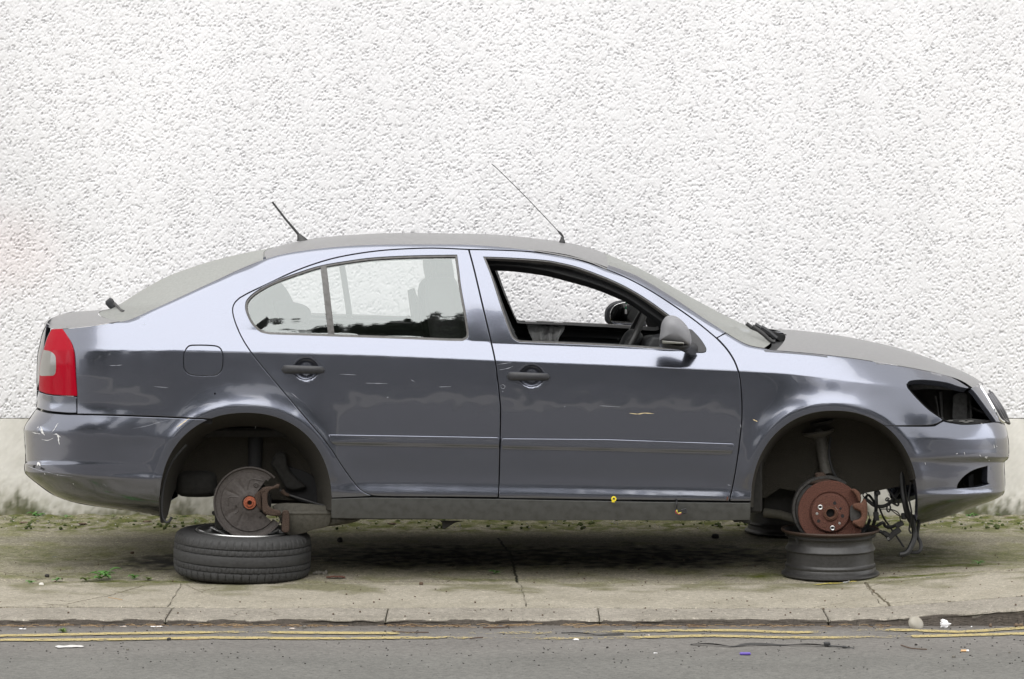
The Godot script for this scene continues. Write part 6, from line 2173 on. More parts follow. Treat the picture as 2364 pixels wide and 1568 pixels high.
	c = on_ground(1917, 1347)
	z = c.z - 0.216
	pos = at(1917, 1300, z)
	pos.y = pave_y(pos.x, z) + 0.005
	var s0 := thing("steel_rim", "black steel wheel rim without tyre, rust on its lip, lying under the front brake disc", "wheel rim", pos, "bare steel rims under the front brakes")
	s0.rotation = Vector3(0.03, 0.0, 0.004)
	part("barrel", soup_mesh(lathe(steel.slice(0, 25), 96, Transform3D()), 30), M.steel_black, s0)
	part("lip", soup_mesh(lathe(steel.slice(24, 31), 96, Transform3D()), 40), M.lip_rust, s0, "rusty upper lip")
	part("inside", soup_mesh(lathe(steel.slice(30), 96, Transform3D()), 30), M.steel_black, s0)
	part("dish", soup_mesh(lathe(dish, 64, Transform3D()), 40), M.steel_black, s0)
	part("valve", soup_mesh(tube([Vector3(-0.16, 0.155, 0.13), Vector3(-0.165, 0.185, 0.135)], 0.005, 8)), M.rubber, s0)
	var s1 := s0.duplicate()
	s1.name = "steel_rim_001"
	add_child(s1, true)
	pos = at(1822, 1225, -1.58)
	pos.y = pave_y(pos.x, -1.58) + 0.006
	s1.position = pos
	s1.set_meta("label", "black steel wheel rim in the shade under the far front brake")
	# what the far brakes rest on
	var fb := on(1917, 1188, 0.77)
	part("far_brake_disc", soup_mesh(lathe([Vector2(0, -0.02), Vector2(0.144, -0.02), Vector2(0.144, 0), Vector2(0, 0)], 40, Transform3D(Basis(Vector3.RIGHT, PI / 2), Vector3(fb.x, fb.y, -0.75)))), M.rust_dark, car)
	fb = on(577, 1160, 0.77)
	part("far_brake_disc", soup_mesh(lathe([Vector2(0, -0.02), Vector2(0.14, -0.02), Vector2(0.14, 0), Vector2(0, 0)], 40, Transform3D(Basis(Vector3.RIGHT, PI / 2), Vector3(fb.x, fb.y, -0.75)))), M.rust_dark, car)

func lump(r: Vector3, seed_: int, rough_ := 0.35) -> ArrayMesh:
	var n := FastNoiseLite.new()
	n.seed = seed_
	n.frequency = 1.3
	var t := blob(Vector3.ZERO, Vector3.ONE, 0.8, Basis(), 12, 8)
	for i in t.size():
		var d := t[i]
		t[i] = d * r * (1.0 + rough_ * n.get_noise_3d(d.x * 2.0, d.y * 2.0, d.z * 2.0))
	return soup_mesh(t, 50)

func weed_mesh(leaves: int, len_: float, wide: float, up: float, seed_: int) -> ArrayMesh:
	var r := RandomNumberGenerator.new()
	r.seed = seed_
	var acc := Acc.new()
	for k in leaves:
		var a := k * 2.4 + r.randf() * 0.8
		var dir := Vector3(cos(a), 0, sin(a))
		var side := Vector3(-dir.z, 0, dir.x)
		var l := len_ * r.randf_range(0.55, 1.15)
		var base := Vector3(r.randf_range(-0.2, 0.2), 0, r.randf_range(-0.2, 0.2)) * len_ + Vector3.UP * r.randf_range(0.0, up) * len_
		var g := []
		for i in 6:
			var t := i / 5.0
			var w := wide * l * sin(PI * clampf(t * 0.92 + 0.08, 0.0, 1.0))
			var p := base + dir * l * t + Vector3.UP * (l * (0.75 * t - 0.65 * t * t))
			g.append([p - side * w + Vector3.UP * w * 0.4, p, p + side * w + Vector3.UP * w * 0.4])
		net(acc, g, false, true)
	return acc.mesh()

func pebble(called: String, px: float, py: float, r: Vector3, m: Material, label: String, cat: String, road := false, seed_ := 1, group := "") -> MeshInstance3D:
	var p := on_road(px, py) if road else on_ground(px, py)
	if not road:
		p.y = pave_y(p.x, p.z) + 0.002
	else:
		p.y = road_y(p.x, p.z)
	return single(called, lump(r, seed_), m, label, cat, p + Vector3(0, r.y * 0.6, 0), group)

func build_litter() -> void:
	# weeds
	var w := [[233, 1341, 10, 0.040, 0.22, 0.5, "largest green weed in the seam left of the tyre"], [247, 1338, 9, 0.045, 0.2, 0.6, "upright green weed just right of the largest one"], [201, 1343, 9, 0.026, 0.24, 0.3, "small leafy weed left of the largest weed"], [131, 1343, 8, 0.022, 0.26, 0.3, "low pale weed in the seam near the white pebble"], [72, 1348, 10, 0.026, 0.16, 0.2, "dark flat weed at the far left of the seam"], [308, 1338, 9, 0.028, 0.2, 0.3, "dull weed in the shade between the others and the tyre"], [342, 1340, 9, 0.022, 0.22, 0.2, "tiny pale weed closest to the tyre"], [1141, 1327, 6, 0.020, 0.34, 0.3, "lone little weed at the edge of the shade under the doors"], [83, 1194, 8, 0.035, 0.24, 0.5, "bright green seedling at the foot of the wall behind the bumper"], [2215, 1172, 14, 0.03, 0.16, 0.3, "clump of low green weeds at the wall foot behind the front bumper"], [2260, 1318, 14, 0.03, 0.10, 0.3, "thick moss tuft in the pavement seam before the nose"]]
	var k := 0
	for q in w:
		k += 1
		var p := on_ground(q[0], q[1])
		if p.z < WALL_Z + 0.03:
			p.z = WALL_Z + 0.03
		p.y = pave_y(p.x, p.z) + 0.003
		single("weed", weed_mesh(q[2], q[3] * 1.35, q[4], q[5], 60 + k), M.weed if k != 3 and k != 7 else M.weed_pale, q[6], "weed", p, "weeds in the pavement seams")
	var mp := on_road(145, 1461)
	mp.y = road_y(mp.x, mp.z)
	single("moss_tuft", weed_mesh(60, 0.022, 0.09, 0.6, 99), M.moss, "small green moss tuft on the road beside the yellow lines", "moss", mp)
	# stones and scraps on the pavement
	pebble("pebble", 95, 1353, Vector3(0.011, 0.008, 0.009), M.white_stone, "white pebble in the seam left of the tyre", "pebble", false, 1)
	pebble("pebble", 108, 1332, Vector3(0.011, 0.007, 0.009), M.black_stone, "black pebble on the mossy tarmac left of the tyre", "pebble", false, 2)
	pebble("pebble", 305, 1279, Vector3(0.009, 0.006, 0.008), M.brown_stone, "dark brown pebble in the shade left of the tyre", "pebble", false, 3)
	pebble("pebble", 972, 1352, Vector3(0.009, 0.008, 0.008), M.brown_stone, "small brown stone on the slab below the rear door", "pebble", false, 4)
	pebble("pebble", 785, 1252, Vector3(0.014, 0.013, 0.013), M.black_stone, "round black stone under the sill behind the tyre", "pebble", false, 5)
	pebble("pebble", 86, 1208, Vector3(0.009, 0.007, 0.008), M.grey_stone, "grey pebble in the moss at the wall foot", "pebble", false, 6)
	pebble("pebble", 1652, 1243, Vector3(0.02, 0.012, 0.015), M.black_stone, "black lump in the shade under the front door", "pebble", false, 7)
	pebble("rock", 2352, 1180, Vector3(0.055, 0.035, 0.04), M.grey_stone, "grey rock at the wall foot before the car's nose", "rock", false, 8)
	pebble("rock", 2342, 1172, Vector3(0.04, 0.024, 0.03), M.grey_stone, "smaller grey stone against the wall, behind the rock", "rock", false, 9)
	var p := on_ground(775, 1337)
	p.y = pave_y(p.x, p.z) + 0.004
	var t := PackedVector3Array()
	for i in 9:
		var a := PI * i / 8.0
		t.append_array(blob(Vector3(-0.036 + 0.009 * i, 0.004 + 0.002 * sin(a), 0.006 * sin(i * 1.7)), Vector3(0.009, 0.004, 0.011 + 0.004 * sin(a)), 0.9, Basis(), 8, 6))
	single("rust_flake", soup_mesh(t, 70), M.rust, "flat rusty metal flake on the slab just right of the tyre", "rust flake", p)
	p = on_ground(735, 1327)
	p.y = pave_y(p.x, p.z) + 0.006
	t = PackedVector3Array()
	for i in 6:
		t.append_array(blob(Vector3(0.011 * i - 0.02, 0.003 * (i % 2), 0.004 * sin(i * 2.0)), Vector3(0.007, 0.006 + 0.003 * (i % 3), 0.007), 0.8, Basis(), 8, 6))
	single("broken_clip", soup_mesh(t, 50), M.grey_stone, "broken grey plastic clip against the tyre's right side", "plastic scrap", p)
	p = on_ground(1954, 1350)
	p.y = pave_y(p.x, p.z) + 0.006
	var bolt := thing("loose_bolt", "loose grey bolt lying in front of the steel rim", "bolt", p)
	part("shank", soup_mesh(tube([Vector3(-0.016, 0, 0.004), Vector3(0.010, 0.002, -0.002)], 0.0035, 8)), M.steel_dull, bolt)
	part("head", soup_mesh(lathe([Vector2(0, 0), Vector2(0.007, 0), Vector2(0.007, 0.005), Vector2(0, 0.006)], 6, Transform3D(Basis(Vector3.BACK, -PI / 2 + 0.1), Vector3(0.010, 0.002, -0.002)))), M.steel_dull, bolt)
	# paint marks on the pavement
	var marks := [[1877, 1354, 1920, 1352, 1948, 1351, 0.9], [1958, 1350, 1972, 1348, 1978, 1349, 0.8], [1825, 1322, 1845, 1321, 1855, 1322, 0.6]]
	for q in marks:
		var acc := Acc.new()
		var r := RandomNumberGenerator.new()
		r.seed = 5
		var up := []
		var dn := []
		for i in 25:
			var tt := i / 24.0
			var x := lerpf(q[0], q[4], tt)
			var y := lerpf(q[1], q[5], tt) + sin(tt * 9.0) * 0.6
			var hw: float = q[6] * r.randf_range(0.4, 1.2) * sin(PI * (tt * 0.94 + 0.03))
			for sgn in [-1.0, 1.0]:
				var gp := on_ground(x, y + sgn * hw * 1.4)
				gp.y = pave_y(gp.x, gp.z) + 0.0085
				(up if sgn < 0 else dn).append(gp)
		net(acc, [up, dn], false, true)
		single("paint_mark", acc.mesh(), M.yellow_mark, ["long yellow paint mark on the slab in front of the steel rim", "short yellow paint mark right of the long one", "faint yellow mark on the mossy tarmac left of the steel rim"][marks.find(q)], "paint mark", Vector3.ZERO)
	var acc3 := Acc.new()
	var up3 := []
	var dn3 := []
	for i in 21:
		var x := lerpf(127, 193, i / 20.0)
		var hw := 3.0 * (0.85 + 0.15 * sin(i * 0.7)) * minf(1.0, sin(PI * (i + 0.3) / 20.6) * 3.0)
		for sgn in [-1.0, 1.0]:
			var gp := on_road(x, 1497 + sgn * hw + sin(i * 0.35) * 0.6)
			gp.y = road_y(gp.x, gp.z) + 0.004
			(up3 if sgn < 0 else dn3).append(gp)
	net(acc3, [up3, dn3], false, true)
	single("paint_mark", acc3.mesh(), M.white_paint, "short white paint dash on the road at the left", "paint mark")
	# road litter
	crumpled("tissue", 2187, 1441, Vector3(0.060, 0.032, 0.03), M.paper, "crumpled white tissue in the gutter by the kerb", "tissue", 3)
	crumpled("tissue_scrap", 52, 1454, Vector3(0.026, 0.006, 0.012), M.paper, "white paper scrap in the gutter at the left end", "paper scrap", 4)
	crumpled("tissue_scrap", 360, 1446, Vector3(0.04, 0.006, 0.014), M.paper, "white paper scrap in the gutter below the tyre", "paper scrap", 5)
	crumpled("tissue_scrap", 283, 1446, Vector3(0.03, 0.006, 0.012), M.paper_tan, "tan paper scrap in the gutter left of the white one", "paper scrap", 6)
	crumpled("tissue_scrap", 1327, 1481, Vector3(0.045, 0.006, 0.016), M.paper, "flat white paper on the yellow lines below the front door", "paper scrap", 7)
	crumpled("tissue_scrap", 675, 1452, Vector3(0.055, 0.004, 0.018), M.paper_tan, "flattened pale paper on the road between kerb and yellow line", "paper scrap", 8)
	crumpled("tissue_scrap", 2244, 1447, Vector3(0.012, 0.004, 0.008), M.paper, "tiny paper scrap right of the tissue", "paper scrap", 9)
	crumpled("tissue_scrap", 1514, 1513, Vector3(0.016, 0.004, 0.008), M.paper, "small white paper scrap on the open road", "paper scrap", 10)
	crumpled("tissue_scrap", 1495, 1470, Vector3(0.016, 0.006, 0.010), M.paper_tan, "pale scrap on the farther yellow line right of the tape", "paper scrap", 12)
	crumpled("dead_leaf", 2352, 1445, Vector3(0.03, 0.02, 0.02), M.dead_leaf, "curled brown dead leaf in the gutter at the right end", "leaf", 11)
	crumpled("dead_leaf", 2285, 1442, Vector3(0.022, 0.014, 0.014), M.dead_leaf, "small brown dead leaf right of the tissue", "leaf", 13)
	var gp := on_road(2113, 1440)
	gp.z = 1.115
	gp.x = (2113.0 - MID_X) / FOCAL * (EYE.z - gp.z)
	gp.y = road_y(gp.x, gp.z)
	var lid := PackedVector3Array()
	lid.append_array(lathe([Vector2(0.034, 0.0), Vector2(0.035, 0.012), Vector2(0.026, 0.022), Vector2(0.0, 0.024)], 20, Transform3D(Basis.from_euler(Vector3(0.9, 0, -0.5)), Vector3(0.0, 0.012, 0.0))))
	single("cup_lid", soup_mesh(lid, 50), M.clear_plastic, "dirty clear plastic lid leaning on the kerb left of the tissue", "plastic lid", gp)
	gp = on_road(1720.5, 1518)
	gp.y = road_y(gp.x, gp.z)
	single("lighter", soup_mesh(box(Vector3(0, 0.006, 0), Vector3(0.021, 0.0055, 0.008), 0.004) + box(Vector3(0.0, 0.006, 0.0), Vector3(0.0215, 0.003, 0.005), 0.001)), M.purple, "small purple plastic lighter lying on the road", "lighter", gp)
	gp = on_road(2227.5, 1510)
	gp.y = road_y(gp.x, gp.z)
	var butt := thing("cigarette_end", "tan cigarette end on the road at the right", "cigarette end", gp)
	part("filter", soup_mesh(tube([Vector3(-0.015, 0.005, 0), Vector3(0.006, 0.005, -0.002)], 0.0042, 10)), M.tan, butt)
	part("paper", soup_mesh(tube([Vector3(0.006, 0.005, -0.002), Vector3(0.016, 0.0045, -0.003)], 0.0041, 10)), M.paper, butt)
	# black straps on the road
	strap("plastic_strap", [1594, 1492, 1640, 1494, 1690, 1497, 1730, 1494, 1800, 1493.5, 1860, 1494.5, 1906, 1496], 0.0085, "long black plastic strap with a buckle lying on the road", true)
	strap("tape_strip", [1296, 1463, 1340, 1467, 1380, 1469, 1420, 1470, 1440, 1467], 0.007, "short black tape strip lying across the yellow lines", false)
	for q in [[2012, 1447.5, 0.007, 1, "round dark stone between the kerb and the yellow lines"], [2202, 1524, 0.0075, 2, "round grey stone on the open road at the right"], [390, 1480, 0.009, 3, "grey stone on the nearer yellow line below the tyre"], [703, 1450, 0.009, 4, "dark brown stone beside the flattened paper"], [889, 1459, 0.005, 5, "small black stone on the yellow line at mid road"], [294, 1505, 0.006, 6, "small dark stone on the road below the yellow lines"], [2115, 1493, 0.006, 7, "dark speck of stone right of the strap buckle"], [1402, 1500, 0.005, 9, "tiny black stone on the road below the front door"], [2331, 1513, 0.005, 8, "dark little stone at the right edge of the road"]]:
		pebble("road_stone", q[0], q[1], Vector3(q[2], q[2] * 0.75, q[2] * 0.9), M.black_stone if q[3] % 2 else M.grey_stone, q[4], "stone", true, 20 + q[3], "loose stones on the road")
	for q in [[2080, 1495, 2104, 1503, 2140, 1506, "thin twig right of the strap buckle"], [905, 1459, 930, 1462, 990, 1463, "thin brown twig on the yellow lines at mid road"], [1115, 1452, 1160, 1452, 1180, 1445, "forked dark twig between kerb and yellow lines"], [1085, 1479, 1100, 1477, 1115, 1476, "short dark twig on the nearer yellow line"], [250, 1385, 268, 1388, 282, 1391, "curled dry stalk on the slab left of the tyre"], [420, 1481, 440, 1481, 460, 1480, "pale stick on the road below the tyre"]]:
		var pts := []
		var slab: bool = q[1] < 1430
		for i in 3:
			var a := on_ground(q[i * 2], q[i * 2 + 1]) if slab else on_road(q[i * 2], q[i * 2 + 1])
			a.y = (pave_y(a.x, a.z) + 0.008) if slab else road_y(a.x, a.z) + 0.005
			pts.append(a)
		var at0: Vector3 = pts[1]
		for i in 3:
			pts[i] -= at0
		single("twig", soup_mesh(tube(curve3(pts, 4), 0.0024, 6)), M.straw if q[6].begins_with("curled") or q[6].begins_with("pale") else M.twig, q[6], "twig", at0)
	# dry needles and straw along the kerb foot
	var r := RandomNumberGenerator.new()
	r.seed = 17
	var straw := PackedVector3Array()
	var straw2 := PackedVector3Array()
	for i in 620:
		var px := r.randf_range(-60.0, 2420.0)
		var cl := 0.5 + 0.5 * sin(px * 0.021) * sin(px * 0.0083 + 1.0)
		if px > 2060.0 and px < 2330.0:
			continue
		if r.randf() > cl + 0.15:
			continue
		var z := 1.088 + absf(r.randfn()) * 0.022
		var x := (px - MID_X) / FOCAL * (EYE.z - z)
		var a := r.randf_range(-0.5, 0.5) + (PI if r.randf() < 0.5 else 0.0)
		var l := r.randf_range(0.02, 0.06)
		var y := road_y(x, z) + r.randf_range(0.003, 0.010)
		var pts := [Vector3(x, y, z), Vector3(x + cos(a) * l * 0.5, y + r.randf_range(0.0, 0.006), z + sin(a) * l * 0.5), Vector3(x + cos(a) * l, y + r.randf_range(-0.002, 0.004), z + sin(a) * l)]
		(straw if i % 3 else straw2).append_array(tube(pts, 0.0011, 3))
	struct_stuff("dry_straw", soup_mesh(straw), M.straw, "dry orange straw and needles along the foot of the kerb")
	struct_stuff("dry_straw_001", soup_mesh(straw2), M.twig, "dark brown needles mixed into the straw along the kerb foot")
	# grit: pale chips in the moss at the wall and dark crumbs on the road
	grit("pale_grit", 420, M.chip_stone, 0.0027, func(q: RandomNumberGenerator) -> Vector3:
		var z := -1.62 - 0.5 * pow(q.randf(), 0.7)
		var x := q.randf_range(-2.9, 2.9)
		return Vector3(x, pave_y(x, z) + 0.010, z), "pale gravel chips strewn in the moss along the wall foot")
	grit("dark_grit", 520, M.black_stone, 0.0024, func(q: RandomNumberGenerator) -> Vector3:
		var z := 1.1 + 1.4 * pow(q.randf(), 1.3)
		var x := q.randf_range(-2.6, 2.6)
		return Vector3(x, road_y(x, z) + 0.001, z), "dark crumbs of grit scattered over the road")
	grit("slab_grit", 300, M.brown_stone, 0.0026, func(q: RandomNumberGenerator) -> Vector3:
		var z := q.randf_range(-0.9, 1.0)
		var x := q.randf_range(-2.6, 2.6)
		return Vector3(x, pave_y(x, z) + 0.005, z), "small brown crumbs scattered on the pavement")
	# moss clumps and fallen leaves along the wall foot
	grit("moss_clumps", 700, M.moss_dark, 0.0062, func(q: RandomNumberGenerator) -> Vector3:
		var x := q.randf_range(-2.9, 2.9)
		x += 0.12 * sin(x * 9.0)
		var z := -2.09 + 0.42 * pow(q.randf(), 2.2)
		return Vector3(x, pave_y(x, z) + 0.008, z), "dark green moss clumps along the foot of the wall")
	for i in 14:
		var q: Array = [[28, 1203], [55, 1212], [150, 1206], [190, 1215], [262, 1204], [340, 1209], [452, 1213], [905, 1214], [1280, 1213], [2150, 1196], [2190, 1188], [2248, 1192], [2290, 1186], [2322, 1198]][i]
		var lp := on_ground(q[0], q[1])
		lp.z = maxf(lp.z, WALL_Z + 0.03)
		lp.y = pave_y(lp.x, lp.z) + 0.012
		if i % 2 == 0:
			single("weed", weed_mesh(9, 0.026 + 0.006 * (i % 3), 0.12, 0.5, 300 + i), M.weed_pale if i % 4 == 0 else M.weed, "tiny weed in the moss at the wall foot, %s" % ["at the left edge", "", "left of the rear bumper", "", "under the rear bumper", "", "behind the liner's hanging edge", "", "under the middle of the sill", "", "below the front bumper's lip", "", "left of the grey rock", ""][i], "weed", lp, "weeds in the pavement seams")
		else:
			single("dead_leaf", lump(Vector3(0.022, 0.004, 0.014), 400 + i, 0.6), M.dead_leaf, "brown leaf fallen at the wall foot, %s" % ["", "at the left edge", "", "behind the bumper's corner", "", "beside the hanging liner", "", "under the rear door", "", "under the front bumper", "", "before the bumper's lip", "", "beside the grey rock"][i], "leaf", lp, "leaves fallen at the wall foot")
	# cloth over the far sill, and the ornament on the mirror
	var cl := Acc.new()
	var g := []
	var left := spl(PackedVector2Array([Vector2(1212, 747), Vector2(1213, 752), Vector2(1221, 765), Vector2(1228, 780), Vector2(1233, 799), Vector2(1236, 806)]), 4)
	var right := spl(PackedVector2Array([Vector2(1309, 752), Vector2(1305, 754), Vector2(1299, 765), Vector2(1292, 780), Vector2(1290, 795), Vector2(1289, 806)]), 4)
	for i in left.size():
		var row := []
		var v := float(i) / (left.size() - 1)
		for j in 45:
			var u := j / 44.0
			var lp := left[i].lerp(right[i], u)
			if i < 5:
				lp.y -= 6.0 * (0.5 + 0.5 * sin(u * 9.0 + 0.6)) * (1.0 - i / 5.0) + 2.0
			var fold := sin(u * 22.0 + v * 1.5) * 0.012 * v + sin(u * 41.0 + 1.0) * 0.005 * v + sin(u * 9.0) * 0.008
			lp.x += 1.6 * sin(v * 9.0 + u * 11.0)
			row.append(on(lp.x, lp.y, lerpf(-0.79, -0.60, pow(v, 0.7)) + fold))
		g.append(row)
	# a torn gap low in the cloth
	var cut := []
	for i in g.size():
		cut.append(g[i])
	net(cl, cut, false, true)
	var keep := PackedInt32Array()
	for i in range(0, cl.ix.size(), 3):
		var row := cl.ix[i] / 45
		var col := cl.ix[i] % 45
		var v := float(row) / (g.size() - 1)
		var u := col / 44.0
		if v > 0.66 and absf(u - 0.60) < 0.11 * smoothstep(0.62, 0.80, v):
			continue
		keep.append_array([cl.ix[i], cl.ix[i + 1], cl.ix[i + 2]])
	cl.ix = keep
	single("white_cloth", cl.mesh(), M.cloth, "crumpled white cloth draped over the far door sill inside the car", "cloth", car_in_world(Vector3.ZERO)).transform = car.transform
	var orn := thing("hanging_ornament", "green and white ornament hanging on a cord inside the windscreen", "ornament")
	orn.transform = car.transform
	var cord := []
	for q in px_(4, [1402, 478, 1406, 510, 1402, 560, 1400, 600]):
		cord.append(on(q.x, q.y, 0.05))
	part("cord", soup_mesh(tube(cord, 0.0022, 6)), M.green, orn)
	for i in 5:
		part("bead", soup_mesh(blob(on(1445.6 - i * 0.25, 694.0 + i * 5.6, 0.052), Vector3(0.0042, 0.005, 0.004), 1.0, Basis(), 10, 6)), M.paper if i % 2 == 0 else M.green, orn)
	part("tassel", soup_mesh(box(on(1445, 720, 0.05), Vector3(0.0045, 0.010, 0.004), 0.001)), M.paper, orn)

func car_in_world(p: Vector3) -> Vector3:
	return car.transform * p

func struct_stuff(called: String, mesh: Mesh, m: Material, label: String) -> void:
	var o := part(called, mesh, m, self)
	tag(o, label, "debris")
	o.set_meta("kind", "stuff")

func grit(called: String, n: int, m: Material, size: float, where: Callable, label: String) -> void:
	var r := RandomNumberGenerator.new()
	r.seed = 900 + n
	var mm := MultiMesh.new()
	mm.transform_format = MultiMesh.TRANSFORM_3D
	mm.mesh = lump(Vector3.ONE, n, 0.5)
	mm.instance_count = n
	for i in n:
		var s := size * r.randf_range(0.5, 1.6)
		mm.set_instance_transform(i, Transform3D(Basis.from_euler(Vector3(r.randf() * 6, r.randf() * 6, r.randf() * 6)).scaled(Vector3(s, s * 0.8, s)), where.call(r)))
	var o := MultiMeshInstance3D.new()
	o.name = called
	o.multimesh = mm
	o.material_override = m
	add_child(o, true)
	tag(o, label, "grit")
	o.set_meta("kind", "stuff")

func crumpled(called: String, px: float, py: float, r: Vector3, m: Material, label: String, cat: String, seed_: int) -> void:
	var n := FastNoiseLite.new()
	n.seed = seed_
	n.frequency = 1.0
	n.noise_type = FastNoiseLite.TYPE_CELLULAR
	n.cellular_return_type = FastNoiseLite.RETURN_DISTANCE2_SUB
	var t := blob(Vector3.ZERO, Vector3.ONE, 0.9, Basis(), 26, 14)
	for i in t.size():
		var d := t[i]
		var k := 0.72 + 0.45 * n.get_noise_3d(d.x * 1.7, d.y * 1.7, d.z * 1.7) + 0.25 * sin(d.x * 3.0 + seed_)
		t[i] = d * r * k
		t[i].y = maxf(t[i].y, -r.y * 0.5)
	var p := on_road(px, py)
	if p.z < 1.09 + r.z:
		p.z = 1.09 + r.z
		p.x = (px - MID_X) / FOCAL * (EYE.z - p.z)
	p.y = road_y(p.x, p.z) + r.y * 0.5
	single(called, soup_mesh(t, 25), m, label, cat, p)

func strap(called: String, line: Array, wide: float, label: String, buckle: bool) -> void:
	var pts := []
	for i in range(0, line.size(), 2):
		var p := on_road(line[i], line[i + 1])
		p.y = road_y(p.x, p.z)
		pts.append(p)
	var c := curve3(pts, 5)
	var o: Vector3 = c[c.size() / 2]
	var up := []
	var dn := []
	var up2 := []
	var dn2 := []
	for i in c.size():
		var tw := sin(i * 0.3) * 0.35
		var lift := 0.003 + 0.003 * absf(sin(i * 0.31))
		var side := Vector3(0, sin(tw), cos(tw)) * wide
		var b: Vector3 = c[i] - o + Vector3(0, lift + absf(sin(tw)) * wide, 0)
		up.append(b - side)
		dn.append(b + side)
		up2.append(b - side + Vector3(0, -0.0018, 0))
		dn2.append(b + side + Vector3(0, -0.0018, 0))
	var acc := Acc.new()
	net(acc, [up, dn, dn2, up2, up], false, true)
	if not buckle:
		single(called, acc.mesh(), M.strap, label, "tape", o)
		return
	var t := thing(called, label, "strap", o)
	part("band", acc.mesh(), M.strap, t)
	var e: Vector3 = c[-1] - o
	part("buckle", soup_mesh(box(e + Vector3(0.006, 0.010, 0), Vector3(0.013, 0.008, 0.013), 0.003)), M.plastic_dark, t)
	var q := []
	for pz in [[1914, 1497.5], [1940, 1499.5], [1952, 1501], [1972, 1503.5]]:
		var a := on_road(pz[0], pz[1])
		a.y = road_y(a.x, a.z) + 0.006
		q.append(a - o)
	part("tail", soup_mesh(tube(curve3(q, 4), [0.003, 0.003, 0.003, 0.003, 0.003, 0.003, 0.005, 0.006, 0.005, 0.003, 0.002, 0.002, 0.002], 6)), M.plastic_dark, t)

